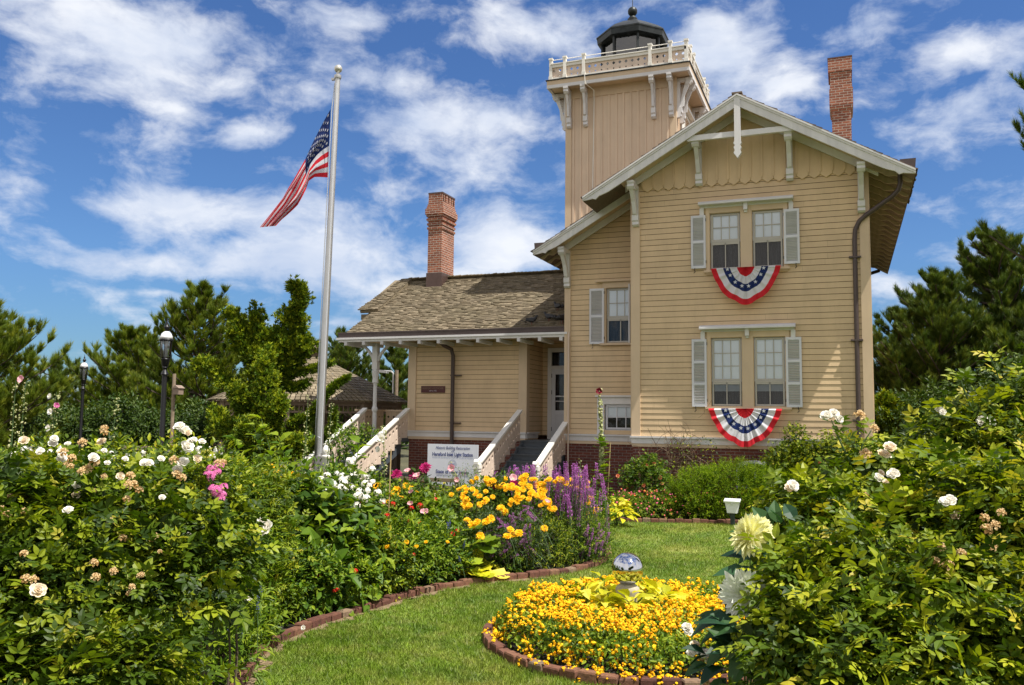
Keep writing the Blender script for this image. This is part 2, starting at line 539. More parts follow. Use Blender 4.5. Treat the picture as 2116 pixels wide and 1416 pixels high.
# returns and side walls
m = MB()
clap(m, (GX0, RY), (GX0, FY), ZW, roofz(GX0) - 0.1)
clap(m, (GX1, FY), (GX1, 33.2), ZW, roofz(GX1) - 0.1)
clap(m, (RX0, 33.2), (RX0, RY), ZW, roofz(RX0) - 0.1)
m.build('side_wall', [M_CLAP, M_LIPSHADE], H)
m = MB()
m.box(RX0 + .02, GX1 - .02, 33.0, 33.2, 1.5, roofz(GX1) - .1)
m.prism([(GX0, 7.7), (GX1, 7.7), (HX, 9.7)], (0, 33.0, 0), (1, 0, 0), (0, 0, 1), (0, .2, 0))
m.build('rear_wall', M_TRIM, H)
# dark rooms behind the windows
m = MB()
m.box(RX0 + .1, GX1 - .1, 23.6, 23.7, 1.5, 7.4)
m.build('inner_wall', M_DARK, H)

# board and batten gable panel with pointed ends
m = MB()
bw = 0.262
nb = int((GX1 - GX0 - 0.5) / bw)
x = GX0 + 0.26
while x < GX1 - 0.26 + 1e-3:
    xa, xb = x + 0.004, min(x + bw - 0.004, GX1 - 0.24)
    zt = min(roofz(xa), roofz(xb)) - 0.08
    zc = max(zt, roofz((xa + xb) / 2) - 0.08)
    if zt > 7.98 and xb - xa > 0.08:
        xm = (xa + xb) / 2
        m.prism([(xa, 7.92), (xm, 7.83), (xb, 7.92), (xb, roofz(xb) - .05), (xm, roofz(xm) - .05), (xa, roofz(xa) - .05)], (0, FY - 0.045, 0), (1, 0, 0), (0, 0, 1), (0, .045, 0))
        if roofz(x) - .1 > 8.0:
            m.prism([(x - .022, 7.99), (x, 7.96), (x + .022, 7.99), (x + .022, roofz(x) - .06), (x - .022, roofz(x) - .06)], (0, FY - 0.068, 0), (1, 0, 0), (0, 0, 1), (0, .022, 0))
    x += bw
m.build('gable_boarding', M_CLAP, H)
m = MB(); m.prism([(GX0, 7.9), (GX1, 7.9), (GX1, roofz(GX1) - .05), (HX, 9.74), (GX0, roofz(GX0) - .05)], (0, FY, 0), (1, 0, 0), (0, 0, 1), (0, .05, 0))
m.build('gable_backing', M_CLAP, H)

# corner boards
def cboard(x0, x1, y, z0, z1, th=0.045):
    mm = MB(); mm.box(x0, x1, y - th, y + 0.02, z0, z1); return mm.build('corner_board', M_TRIM, H)
cboard(GX0 - 0.03, GX0 + 0.19, FY, ZW, 7.85)
cboard(GX1 - 0.17, GX1 + 0.03, FY, ZW, 7.95)
cboard(RX0 - 0.03, RX0 + 0.14, RY, ZW, 6.85)
m = MB(); m.box(GX0 - 0.05, GX0, FY - .03, FY + .22, ZW, 7.8); m.build('corner_board', M_TRIM, H)
m = MB(); m.box(GX1, GX1 + .05, FY - .03, FY + .2, ZW, 7.9); m.build('corner_board', M_TRIM, H)

# foundation and water table
def base(x0, x1, y0, y1):
    a = MB(); a.box(x0, x1, y0, y1, -0.3, ZB); a.build('brick_foundation', M_BRICK, H)
base(GX0, GX1, FY, 33.2)
base(RX0, GX0 - .001, RY, 33.2)
base(-12.3, -8.58, WY, 28.7)
def wtable(x0, x1, y, ret=0.0):
    a = MB()
    a.box(x0 - .02, x1 + .02, y - .03, y + .03, ZB, 1.60, 0)
    a.box(x0 - .03, x1 + .03, y - .045, y + .03, 1.60, 1.735, 1)
    a.box(x0 - .05, x1 + .05, y - .09, y + .03, 1.735, 1.775, 1)
    if ret:
        for X, s in ((x0, -1), (x1, 1)):
            a.box(min(X, X + s * .03), max(X, X + s * .03), y + .03, y + ret, ZB, 1.60, 0)
            a.box(min(X, X + s * .045), max(X, X + s * .045), y + .03, y + ret, 1.60, 1.735, 1)
            a.box(min(X, X + s * .09), max(X, X + s * .09), y + .03, y + ret, 1.735, 1.775, 1)
    a.build('water_table', [M_TRIM, M_WHITE], H)
wtable(GX0, GX1, FY, 1.2)
wtable(RX0, GX0 - .1, RY)
wtable(-12.3, -8.58, WY, 1.0)

# ---- windows
def sash_grid(a, x0, x1, z0, z1, y, cols, rows, fr=0.045, mun=0.018, d=0.03, mi=0):
    a.box(x0, x0 + fr, y, y + d, z0, z1, mi); a.box(x1 - fr, x1, y, y + d, z0, z1, mi)
    a.box(x0 + fr, x1 - fr, y, y + d, z1 - fr, z1, mi); a.box(x0 + fr, x1 - fr, y, y + d, z0, z0 + fr, mi)
    for i in range(1, cols):
        xx = x0 + fr + (x1 - x0 - 2 * fr) * i / cols
        a.box(xx - mun / 2, xx + mun / 2, y + .004, y + d - .004, z0 + fr, z1 - fr, mi)
    for j in range(1, rows):
        zz = z0 + fr + (z1 - z0 - 2 * fr) * j / rows
        a.box(x0 + fr, x1 - fr, y + .006, y + d - .006, zz - mun / 2, zz + mun / 2, mi)
def window_unit(win, x0, x1, z0, z1, zm, y, cols, rows, lowcols=2, shade_to=None, low_curt=True):
    """one double hung opening; y = wall plane"""
    a = MB()
    sash_grid(a, x0 + .02, x1 - .02, zm, z1 - .01, y + .035, cols, rows)
    a.build('upper_sash', M_SASH, win)
    a = MB()
    sash_grid(a, x0 + .02, x1 - .02, z0 + .01, zm - .002, y + .02, lowcols, 1, 0.035, 0.022)
    a.box(x0 + .056, x1 - .056, y + .024, y + .046, zm - .085, zm - .038)
    a.build('lower_sash', M_SASH, win)
    a = MB(); a.add([(x0, y + .055, zm), (x1, y + .055, zm), (x1, y + .055, z1), (x0, y + .055, z1)], [(0, 1, 2, 3)])
    a.add([(x0, y + .042, z0), (x1, y + .042, z0), (x1, y + .042, zm), (x0, y + .042, zm)], [(0, 1, 2, 3)])
    a.build('pane', M_GLASS, win)
    st = zm - 0.02 if shade_to is None else shade_to
    a = MB(); a.box(x0, x1, y + .069, y + .072, max(st, zm - .02), z1)
    if shade_to is not None and shade_to < zm: a.box(x0, x1, y + .0735, y + .0755, shade_to, zm - .02, 1)
    a.build('roller_shade', [M_SHADE, plain('shade_hem', (.26, .29, .33), .8)], win)
    if low_curt:
        a = MB(); n = 26; vs = []
        for i in range(n + 1):
            xx = x0 + (x1 - x0) * i / n
            yy = y + .16 + .018 * math.sin(i * 1.35)
            vs += [(xx, yy, z0), (xx, yy, zm)]
        gap = (int(n * .42), int(n * .54))
        a.add(vs, [(2 * i, 2 * i + 2, 2 * i + 3, 2 * i + 1) for i in range(n) if not gap[0] < i < gap[1]])
        a.build('curtain', M_CURT, win)
def jamb(a, x0, x1, z0, z1, y, d=0.2, mi=0):
    a.box(x0 - .012, x0, y - .005, y + d, z0, z1, mi); a.box(x1, x1 + .012, y - .005, y + d, z0, z1, mi)
    a.box(x0 - .012, x1 + .012, y - .005, y + d, z1, z1 + .012, mi); a.box(x0 - .012, x1 + .012, y - .005, y + d, z0 - .012, z0, mi)

def shutter(x0, x1, z0, z1, y, panels, th=.038, name='shutter', face=None):
    a = MB(); st = .05
    a.box(x0, x0 + st, y - th, y, z0, z1); a.box(x1 - st, x1, y - th, y, z0, z1)
    ph = (z1 - z0 - .06 * (panels + 1)) / panels
    for k in range(panels + 1):
        zz = z0 + k * (ph + .06)
        a.box(x0 + st, x1 - st, y - th, y, zz, zz + .06)
    for k in range(panels):
        zz = z0 + .06 + k * (ph + .06)
        n = int(ph / .036)
        for i in range(n):
            zc = zz + ph * (i + .5) / n
            a.obox(((x0 + x1) / 2, y - th / 2, zc), ((x1 - x0) / 2 - st, 0, 0), (0, .014, -.013), (0, .0022, .0024))
    for zz in (z0 + .12, z1 - .15):
        a.box(x0 - .012 if face == 'r' else x1, x0 if face == 'r' else x1 + .012, y - th + .002, y - .01, zz, zz + .07, 1)
    # holdback hook under the shutter
    xm = x0 + (x1 - x0) * (.75 if face == 'r' else .25)
    a.tube([(xm, y - .03, z0 + .01), (xm, y - .07, z0 - .03), (xm + .015, y - .08, z0 - .09), (xm - .02, y - .08, z0 - .12)], .009, 6, 1)
    return a.build(name, [M_SHUT, M_IRON], H)

for (z0, z1, zm, rows, hz, sz, panels, shd) in ((5.80, 7.17, 6.49, 2, 7.33, (5.84, 7.14), 2, None), (2.52, 4.14, 3.12, 3, 4.31, (2.50, 4.12), 3, 2.87)):
    a = MB()
    xL, xR = UW[0][0], UW[1][1]
    c = .10
    a.box(xL - c, xL - .012, FY - .035, FY + .02, z0 - .02, z1 + .16)
    a.box(xR + .012, xR + c, FY - .035, FY + .02, z0 - .02, z1 + .16)
    a.box(UW[0][1] + .012, UW[1][0] - .012, FY - .035, FY + .05, z0 - .02, z1 + .16)
    a.box(xL - .012, UW[0][1] + .012, FY - .033, FY + .02, z1 + .012, z1 + .158)
    a.box(UW[1][0] - .012, xR + .012, FY - .033, FY + .02, z1 + .012, z1 + .158)
    for x0, x1 in UW: jamb(a, x0, x1, z0, z1, FY)
    a.box(xL - .14, xR + .14, FY - .10, FY + .02, z0 - .075, z0 - .022)
    a.box(xL - .10, xR + .10, FY - .05, FY + .02, z0 - .12, z0 - .076)
    win = a.build('double_window', M_TRIM, H)
    a = MB()                                   # hood with legs
    a.box(xL - .22, xR + .22, FY - .05, FY + .01, hz - .02, hz + .03)
    a.prism([(0, .03), (-.25, .03), (-.25, .07), (-.21, .11), (0, .15)], (xL - .25, FY, hz), (0, 1, 0), (0, 0, 1), (xR - xL + .5, 0, 0))
    a.box(xL - .24, xL - .14, FY - .07, FY + .01, hz - .22, hz - .02)
    a.box(xR + .14, xR + .24, FY - .07, FY + .01, hz - .22, hz - .02)
    xc = (UW[0][1] + UW[1][0]) / 2
    a.box(xc - .045, xc + .045, FY - .16, FY - .036, hz - .14, hz + .03); a.box(xc - .035, xc + .035, FY - .09, FY - .036, hz - .19, hz - .14)
    a.build('window_hood', M_WHITE, win)
    for x0, x1 in UW: window_unit(win, x0, x1, z0, z1, zm, FY, 3, rows, 2, shd)
    shutter(xL - .45, xL - .1, sz[0], sz[1], FY - .04, panels, face='l')
    shutter(xR + .02, xR + .37, sz[0], sz[1], FY - .04, panels, face='r')

# recessed wall windows
a = MB()
x0, x1, z0, z1 = -5.93, -5.17, 4.2, 5.66
a.box(x0 - .1, x0 - .012, RY - .035, RY + .02, z0, z1 + .1); a.box(x1 + .012, x1 + .1, RY - .035, RY + .02, z0, z1 + .1)
a.box(x0 - .1, x1 + .1, RY - .037, RY + .02, z1 + .013, z1 + .17)
a.box(x0 - .28, x1 + .2, RY - .12, RY + .01, z1 + .171, z1 + .215)
a.box(x0 - .16, x1 + .14, RY - .11, RY + .02, z0 - .07, z0 - .013); jamb(a, x0, x1, z0, z1, RY)
win = a.build('window', M_TRIM, H)
window_unit(win, x0, x1, z0, z1, 4.87, RY, 3, 2, 2)
shutter(-6.38, -5.98, 4.17, 5.66, RY - .04, 2, face='l')
a = MB()                                        # right shutter swung open, seen edge-on
a.box(-5.215, -5.18, RY - .50, RY - .05, 4.15, 5.68)
for k in range(2):
    for i in range(17):
        zc = 4.25 + k * .72 + i * .036
        a.box(-5.18, -5.172, RY - .43, RY - .12, zc, zc + .02)
a.build('shutter', M_SHUT, H)
a = MB()
x0, x1, z0, z1 = -5.97, -5.1, 1.90, 2.56
a.box(x0 - .2, x0 - .012, RY - .04, RY + .02, ZW, z1 + .2); a.box(x0 - .012, x1 + .1, RY - .038, RY + .02, z1 + .012, z1 + .2)
a.box(x0 - .24, x1 + .16, RY - .10, RY + .01, z1 + .201, z1 + .245); jamb(a, x0, x1, z0, z1, RY)
win = a.build('low_window', M_WHITE, H)
a = MB(); sash_grid(a, x0 + .02, x1 - .02, z0 + .01, z1 - .01, RY + .03, 3, 2, .05, .022); a.build('sash', M_SHUT, win)
a = MB(); a.add([(x0, RY + .05, z0), (x1, RY + .05, z0), (x1, RY + .05, z1), (x0, RY + .05, z1)], [(0, 1, 2, 3)]); a.build('pane', M_GLASS, win)
a = MB(); a.box(x0, x1, RY + .085, RY + .088, 2.24, z1); a.build('roller_shade', M_SHADE, win)
# basement window in the brick
a = MB(); pts = []
cx, hw = -2.02, .42
for i in range(9):
    t_ = -1 + 2 * i / 8
    pts.append((cx + hw * t_, 1.26 - .10 * t_ * t_))
inner = [(cx + (x_ - cx) * .86, z_ - .07) for x_, z_ in pts]
for i in range(8):
    a.prism([pts[i], pts[i + 1], inner[i + 1], inner[i]], (0, FY - .03, 0), (1, 0, 0), (0, 0, 1), (0, .028, 0))
a.box(cx - hw, cx - hw * .86, FY - .03, FY - .002, .66, 1.10); a.box(cx + hw * .86, cx + hw, FY - .03, FY - .002, .66, 1.10)
a.box(cx - hw, cx + hw, FY - .04, FY - .002, .60, .659)
for k in (-1, 0, 1): a.box(cx + k * .18 - .01, cx + k * .18 + .01, FY - .02, FY - .008, .66, 1.17)
bwn = a.build('basement_window', M_SHUT, H)
a = MB(); a.prism(inner + [(cx + hw * .86, .66), (cx - hw * .86, .66)], (0, FY - .006, 0), (1, 0, 0), (0, 0, 1), (0, .003, 0))
a.build('pane', plain('dark_basement_glass', (.012, .014, .016), .08), bwn)
a = MB()
for i in range(11):
    t_ = (i - 5) / 5; cz = 1.31 - .11 * t_ * t_ + .045
    a.obox((cx + t_ * hw * 1.05, FY - .012, cz), (.03, 0, -.004 * t_ * 3), (0, .012, 0), (.012 * t_, 0, .06))
a.build('brick_arch', M_BRICK, bwn)

# ---- roofs
def shingles(mb, O, U, Vd, nrm, u_rng, vlen, expo=.135, wmin=.09, wmax=.19, t=.022, jit=.012):
    O, U, Vd, nrm = [np.array(q, float) for q in (O, U, Vd, nrm)]
    k = 0; v = 0.0
    while v < vlen:
        ua, ub = u_rng(v)
        u = ua + random.uniform(-.02, .02)
        while u < ub:
            w = random.uniform(wmin, wmax); u2 = min(u + w, ub)
            j = random.uniform(-jit, jit); tt = t * random.uniform(.65, 1.35)
            va, vb = v + j, min(v + expo * 1.35, vlen + .02)
            lo = nrm * tt; hi_ = nrm * .004
            q = [O + U * u + Vd * va, O + U * (u2 - .004) + Vd * va, O + U * (u2 - .004) + Vd * va + lo, O + U * u + Vd * va + lo,
                 O + U * (u2 - .004) + Vd * vb + hi_, O + U * u + Vd * vb + hi_]
            mb.add(q, [(0, 1, 2, 3), (3, 2, 4, 5), (0, 3, 5), (1, 4, 2)])
            u = u2
        v += expo; k += 1
    return mb
SL = math.hypot(1, 0.575)
RXE, LXE, LXR = 1.50, -5.98, -7.74             # eave ends
YF, YR, YRR = 20.2, 21.5, 34.0
def slab(mb, xa, za, xb, zb, y0, y1, th, mi=0):
    mb.add([(xa, y0, za), (xb, y0, zb), (xb, y0, zb - th), (xa, y0, za - th), (xa, y1, za), (xb, y1, zb), (xb, y1, zb - th), (xa, y1, za - th)],
           [(0, 3, 2, 1), (4, 5, 6, 7), (0, 1, 5, 4), (3, 7, 6, 2), (0, 4, 7, 3), (1, 2, 6, 5)], mi)
a = MB()
slab(a, HX, 9.78, RXE, roofz(RXE) - .02, YF + .06, YRR, .09)
slab(a, LXE, roofz(LXE) - .02, HX, 9.78, YF + .06, YR, .09)
slab(a, LXR, roofz(LXR) - .02, HX, 9.78, YR + .001, 24.45, .09)
slab(a, LXR, roofz(LXR) - .02, HX, 9.78, 27.85, YRR, .09)
slab(a, -4.4, roofz(-4.4) - .02, HX, 9.78, 24.451, 27.849, .09)
roof = a.build('main_roof', M_SHING2, H)
a = MB()
nl = np.array([-.575, 0, 1]) / SL; nr = np.array([.575, 0, 1]) / SL
shingles(a, (RXE + .05, YF - .03, roofz(RXE + .05)), (0, 1, 0), np.array([-1, 0, .575]) / SL, nr, lambda v: (0, 3.2), (RXE + .05 - HX) * SL, .16, .12, .24, .026)
shingles(a, (LXE - .05, YF - .03, roofz(LXE - .05)), (0, 1, 0), np.array([1, 0, .575]) / SL, nl, lambda v: (0, 1.25), (HX - LXE + .05) * SL, .16, .12, .24, .026)
shingles(a, (LXR - .05, YR - .05, roofz(LXR - .05)), (0, 1, 0), np.array([1, 0, .575]) / SL, nl, lambda v: (0, 2.9), (HX - LXR + .05) * SL, .16, .12, .24, .026)
a.box(HX - .12, HX + .12, YF - .03, 33.9, 9.80, 9.835)
a.build('shingles', M_SHING2, roof)
# barge boards: board, crown moulding and scalloped lower end
def barge(xa, xb, y, low):
    """low = x of the lower end"""
    a = MB()
    za, zb = roofz(xa), roofz(xb)
    sgn = 1 if low == max(xa, xb) else -1
    n = 46; top = []; bot = []
    L_ = abs(xb - xa)
    for i in range(n + 1):
        s_ = i / n; x_ = low - sgn * L_ * s_
        dist = L_ * s_
        dz = .29
        if dist < .62:
            q = dist / .62
            dz = .10 + .15 * math.sin(min(1, q * 1.25) * math.pi / 2) + (.045 if .50 < q < .60 else 0)
            if q > .6: dz = .235 + .055 * (q - .6) / .4
        top.append((x_, roofz(x_) - .012)); bot.append((x_, roofz(x_) - dz))
    for i in range(n):
        a.prism([top[i], top[i + 1], bot[i + 1], bot[i]], (0, y, 0), (1, 0, 0), (0, 0, 1), (0, .05, 0))
    x_h = low; x_t = low - sgn * L_
    for (o, d, h0, h1) in ((.045, .044, .004, .045), (.022, .021, .046, .095)):
        a.prism([(x_h, roofz(x_h) - h0), (x_t, roofz(x_t) - h0), (x_t, roofz(x_t) - h1), (x_h, roofz(x_h) - h1)], (0, y - o, 0), (1, 0, 0), (0, 0, 1), (0, d, 0))
    return a.build('barge_board', M_WHITE, H)
barge(HX + .001, RXE, YF, RXE)
barge(LXE, HX - .001, YF, LXE)
barge(LXR, GX0 + .3, YR, LXR)
# soffit frame boards against the wall (angled lining)
a = MB()
for xs, xe, y0, y1 in ((HX + .01, GX1 + .1, YF + .05, FY - .06), (GX0 - .2, HX - .01, YF + .05, FY - .06), (RX0 - .3, GX0 - .06, YR + .05, RY - .03)):
    slab(a, xs, roofz(xs) - .118, xe, roofz(xe) - .118, y0, y1, .03)
a.build('soffit', M_TRIM, H)
a = MB()   # purlin boards seen under the verge
for xs, xe, y in ((HX + .02, GX1 + .25, FY - .16), (GX0 - .15, HX - .02, FY - .16), (RX0 - .1, GX0 - .06, RY - .16)):
    a.prism([(xs, roofz(xs) - .15), (xe, roofz(xe) - .15), (xe, roofz(xe) - .33), (xs, roofz(xs) - .33)], (0, y, 0), (1, 0, 0), (0, 0, 1), (0, .05, 0))
a.build('verge_rafter', M_WHITE, H)
# collar truss in the gable
a = MB()
a.box(-3.42, -.98, YF + .06, YF + .15, 8.80, 8.93)
a.prism([(-.07, .0), (.07, 0), (.07, -1.05), (.095, -1.1), (.055, -1.15), (.09, -1.2), (.06, -1.27), (.09, -1.33), (0, -1.46), (-.09, -1.33), (-.06, -1.27), (-.09, -1.2), (-.055, -1.15), (-.095, -1.1), (-.07, -1.05)],
        (HX, YF - .02, 9.72), (1, 0, 0), (0, 0, 1), (0, .13, 0))
a.build('gable_truss', M_WHITE, H)
# brackets
def bracket(x, ztop, ywall, D, Hh, w=.13, mat=None, dirv=(0, -1), name='bracket'):
    a = MB(); dv = np.array([dirv[0], dirv[1], 0.0]); sv = np.array([-dirv[1], dirv[0], 0.0])
    c = np.array([x, ywall, ztop], float) if dirv[0] == 0 else np.array([ywall, x, ztop], float)
    def pr(poly, ww):
        a.prism(poly, c - sv * ww / 2, dv, (0, 0, 1), sv * ww)
    pr([(0, -.10), (D, -.10), (D, 0), (0, 0)], w)
    pr([(D - .16, .002), (D + .05, .002), (D + .05, -.05), (D + .02, -.08), (D + .03, -.14), (D - .03, -.20), (D - .16, -.20)], w + .04)
    pr([(0, -.101), (.09, -.101), (.09, -Hh + .02), (0, -Hh + .02)], w)
    pr([(D - .17, -.102), (D - .05, -.102), (D - .06, -.2), (D * .55, -.45 * Hh), (.20, -.74 * Hh), (.091, -.80 * Hh), (.091, -.66 * Hh), (D * .38, -.42 * Hh)], w - .03)
    pr([(0, -Hh * .76), (.15, -Hh * .76), (.15, -Hh * .9), (.11, -Hh * .93), (.13, -Hh), (.07, -Hh * 1.04), (0, -Hh * 1.04)], w + .03)
    return a.build(name, mat or M_WHITE, H)
for bx in (GX0 + .1, -3.24, -1.13, GX1 - .12):
    bracket(bx, roofz(bx) - .33, FY - .035, .62, .98)
bracket(RX0 + .06, roofz(RX0 + .06) - .33, RY - .035, .62, .98)
# rafter tails under the side eaves
def tail(x0, x1, y, w=.07):
    a = MB(); n = 14; s = 1 if x1 > x0 else -1; top = []; bot = []
    for i in range(n + 1):
        q = i / n; x_ = x0 + (x1 - x0) * q
        d = .24 - .02 * q
        if q > .35: d = .22 - .10 * ((q - .35) / .65) + .035 * math.sin((q - .35) / .65 * math.pi * 3)
        top.append((x_, roofz(x_) - .112)); bot.append((x_, roofz(x_) - d - .03))
    for i in range(n):
        a.prism([top[i], top[i + 1], bot[i + 1], bot[i]], (0, y, 0), (1, 0, 0), (0, 0, 1), (0, w, 0))
    return a
y = YF + .55
proto = tail(GX1 - .02, RXE - .03, y).build('rafter_tail', M_TAIL, H)
for i in range(1, 20):
    c = proto.copy(); COL.objects.link(c); c.location.y = i * .66
proto = tail(RX0 + .02, LXR + .03, YR + .5).build('rafter_tail', M_TAIL, H)
for i in range(1, 4):
    c = proto.copy(); COL.objects.link(c); c.location.y = i * .6
# gutters standing on the roof edges
a = MB(); xg = RXE - .30
a.prism([(xg, roofz(xg) + .02), (xg + .30, roofz(xg + .30) + .02), (xg + .32, roofz(xg) + .09), (xg, roofz(xg) + .09)], (0, YF + .08, 0), (1, 0, 0), (0, 0, 1), (0, 13.7, 0))
a.build('gutter', M_BRONZE, H)
a = MB(); xg = LXR + .02
a.prism([(xg, roofz(xg) + .02), (xg + .28, roofz(xg + .28) + .02), (xg + .28, roofz(xg + .28) + .06), (xg - .02, roofz(xg + .28) + .06)], (0, YR + .08, 0), (1, 0, 0), (0, 0, 1), (0, 2.9, 0))
a.build('gutter', M_BRONZE, H)
a = MB()
a.tube([(1.22, 20.75, 7.72), (1.22, 20.75, 7.50), (1.18, 20.78, 7.36), (1.06, 20.82, 7.24), (.50, 20.90, 6.86), (.36, 20.93, 6.74), (.27, 20.945, 6.55), (.25, 20.945, 6.3), (.25, 20.945, 1.2)], .052, 12)
for zz in (5.9, 4.0, 2.2): a.box(.12, .38, 20.885, 20.99, zz, zz + .035)
a.build('downpipe', M_BRONZE, H, smooth=True, sharp=50)
a = MB(); a.tube([(.55, 33.0, 7.35), (.9, 33.4, 7.5), (1.2, 33.6, 7.62)], .06, 8); a.build('rear_downpipe', M_BRONZE, H)

# ---- left wing
EX0, EX1 = -14.12, -7.02
EY, EZ, RYD, RZ = 22.4, 4.62, 26.15, 6.82
a = MB(); clap(a, (-12.3, WY), (-8.58, WY), ZW, 4.62); a.build('wing_wall', [M_CLAP, M_LIPSHADE], H)
a = MB(); a.box(-12.35, -12.09, WY - .045, WY + .2, ZW, 4.6); a.build('corner_board', M_TRIM, H)
a = MB(); a.box(-8.78, -8.53, WY - .045, WY + .2, ZW, 4.6); a.build('corner_board', M_TRIM, H)
a = MB(); clap(a, (-12.3, 28.7), (-12.3, WY), ZW, 4.62)
a.build('side_wall', [M_CLAP, M_LIPSHADE], H)
a = MB(); clap(a, (-8.58, WY), (-8.58, 24.8), ZW - .1, 4.62); clap(a, (-8.58, 24.8), (-7.06, 24.8), ZW - .1, 4.62, [(.26, 1.16, 1.5, 4.25)])
a.build('porch_wall', [M_CLAP, M_LIPSHADE], H)
a = MB(); a.box(-12.2, -8.6, 28.5, 28.7, 1.5, 4.6); a.box(-14.0, -7.1, WY + .05, 28.7, 4.50, 4.54); a.build('porch_ceiling', M_TRIM, H)
nS = np.array([0, -(RZ - EZ), (RYD - EY)]); nS = nS / np.linalg.norm(nS)
vS = np.array([0, RYD - EY, RZ - EZ]); LS = np.linalg.norm(vS); vS /= LS
a = MB()
a.add([(EX0 + .05, EY + .02, EZ - .02), (-7.78, EY + .02, EZ - .02), (-7.78, RYD, RZ - .02), (-13.75, RYD, RZ - .02), (EX0 + .05, EY + .02, EZ - .1), (-7.78, EY + .02, EZ - .1), (-7.78, RYD, RZ - .1), (-13.75, RYD, RZ - .1)],
      [(0, 1, 2, 3), (4, 7, 6, 5), (0, 4, 5, 1), (0, 3, 7, 4), (1, 5, 6, 2)])
a.add([(-7.78, EY + .02, EZ - .02), (-7.1, EY + .02, EZ - .02), (-7.1, 24.4, 5.78), (-7.78, 24.4, 5.78)], [(0, 1, 2, 3)])
a.add([(-13.75, RYD, RZ - .02), (-7.78, RYD, RZ - .02), (-7.78, 29.7, EZ), (EX0 + .05, 29.7, EZ)], [(0, 1, 2, 3)])
a.add([(-14.1, RYD - 2.6, 5.32), (-13.8, RYD - .0, RZ - .06), (-14.1, RYD + 2.6, 5.32)], [(0, 1, 2)])
wr = a.build('wing_roof', M_SHING, H)
def urw(v):
    f_ = v / LS
    xe = EX0 + .02 + .34 * f_
    return 0 + (xe - EX0), (-7.06 - EX0)
a = MB(); shingles(a, (EX0, EY - .03, EZ - .01), (1, 0, 0), vS, nS, urw, LS - .02, .112, .08, .20, .036, .012)
# the little overhanging upper verge at the left end
def urv(v):
    return .0 + v / (LS * .62) * .36, .75
O2 = np.array([-14.50, 0, 0]) + np.array([0, EY, EZ]) + vS * LS * .38 + nS * .10
shingles(a, O2, (1, 0, 0), vS, nS, urv, LS * .62 - .02, .112, .08, .20, .036, .012)
for i in range(46):
    xx = -13.8 + i * .13; a.obox((xx, RYD - .06, RZ + .03 + random.uniform(-.01, .01)), (.07, 0, .006), (0, .1, -.045), (0, .006, .014))
a.build('shingles', M_SHING, wr)
a = MB(); a.obox(O2 + np.array([.42, 0, 0]) - nS * .06 + vS * LS * .3, (.33, 0, 0), vS * LS * .30, nS * .045); a.box(-14.4, -13.5, 23.85, 23.93, 5.25, 5.42)
a.build('verge_box', M_SHING, wr)
a = MB()
a.box(-14.22, EX1, EY - .12, EY + .02, EZ - .10, EZ + .05); a.box(-14.24, EX1 + .01, EY - .14, EY - .121, EZ + .02, EZ + .06)
a.build('gutter', M_BRONZE, H)
a = MB(); a.box(-14.26, EX1 + .01, EY - .17, EY + .01, EZ - .16, EZ - .102); a.box(-14.2, EX1, EY - .12, EY + .05, EZ - .23, EZ - .161)
a.box(-14.2, -14.12, EY - .1, 23.9, EZ - .23, EZ - .10)
a.build('eave_fascia', M_WHITE, H)
rt = MB(); rt.box(-14.0, -13.91, EY - .14, WY + .1, EZ - .33, EZ - .232); proto = rt.build('rafter_tail', M_WHITE, H)
for i in range(1, 12):
    c = proto.copy(); COL.objects.link(c); c.location.x = i * .615
a = MB()
a.tube([(-10.98, 22.5, 4.52), (-10.97, 22.52, 4.36), (-10.90, 22.75, 4.25), (-10.85, 23.1, 4.18), (-10.83, 23.18, 4.0), (-10.83, 23.18, 1.3)], .058, 12)
for zz in (3.4, 2.0): a.box(-10.92, -10.58, 23.19, 23.285, zz, zz + .03)
a.build('downpipe', M_BRONZE, H, smooth=True, sharp=50)
a = MB()
a.tube([(-7.0, 22.36, 4.6), (-6.97, 22.27, 4.5), (-6.955, 22.22, 4.35), (-6.955, 22.22, 1.75), (-6.95, 22.19, 1.6), (-6.95, 22.19, .2)], .022, 8)
a.build('thin_drain', M_PINK, H)
# porch floor, door, post
a = MB(); a.box(-8.58, -7.06, 22.9, 24.8, 1.44, 1.56); a.box(-14.0, -12.32, 22.9, 26, 1.44, 1.56); a.build('porch_floor', M_STEP, H)
a = MB(); dx0, dx1 = -8.28, -7.46
a.box(dx0 - .12, dx0, 24.73, 24.80, 1.56, 4.3); a.box(dx0, dx1, 24.73, 24.8, 3.66, 3.76); a.box(dx0, dx1, 24.73, 24.8, 4.17, 4.3)
fr = a.build('door_frame', M_WHITE, H)
a = MB(); a.box(dx0, dx0 + .12, 24.75, 24.78, 1.57, 3.66); a.box(dx1 - .12, dx1, 24.75, 24.78, 1.57, 3.66)
a.box(dx0 + .12, dx1 - .12, 24.75, 24.78, 3.5, 3.66); a.box(dx0 + .12, dx1 - .12, 24.75, 24.78, 2.3, 2.42); a.box(dx0 + .12, dx1 - .12, 24.75, 24.78, 1.57, 1.70)
a.box(dx0 + .12, dx1 - .12, 24.76, 24.775, 1.70, 2.3); a.box(dx0 + .12, dx1 - .12, 24.75, 24.775, 2.82, 2.86); a.box(dx0 + .12, dx1 - .12, 24.75, 24.775, 2.68, 2.71)
for zz in (1.8, 2.9, 3.4): a.box(dx0 + .0, dx0 + .015, 24.735, 24.749, zz, zz + .12, 1)
dr = a.build('door', [M_SHUT, M_IRON], H)
a = MB(); a.add([(dx0 + .1, 24.77, 2.4), (dx1 - .1, 24.77, 2.4), (dx1 - .1, 24.77, 3.52), (dx0 + .1, 24.77, 3.52)], [(0, 1, 2, 3)]); a.build('pane', M_GLASS, dr)
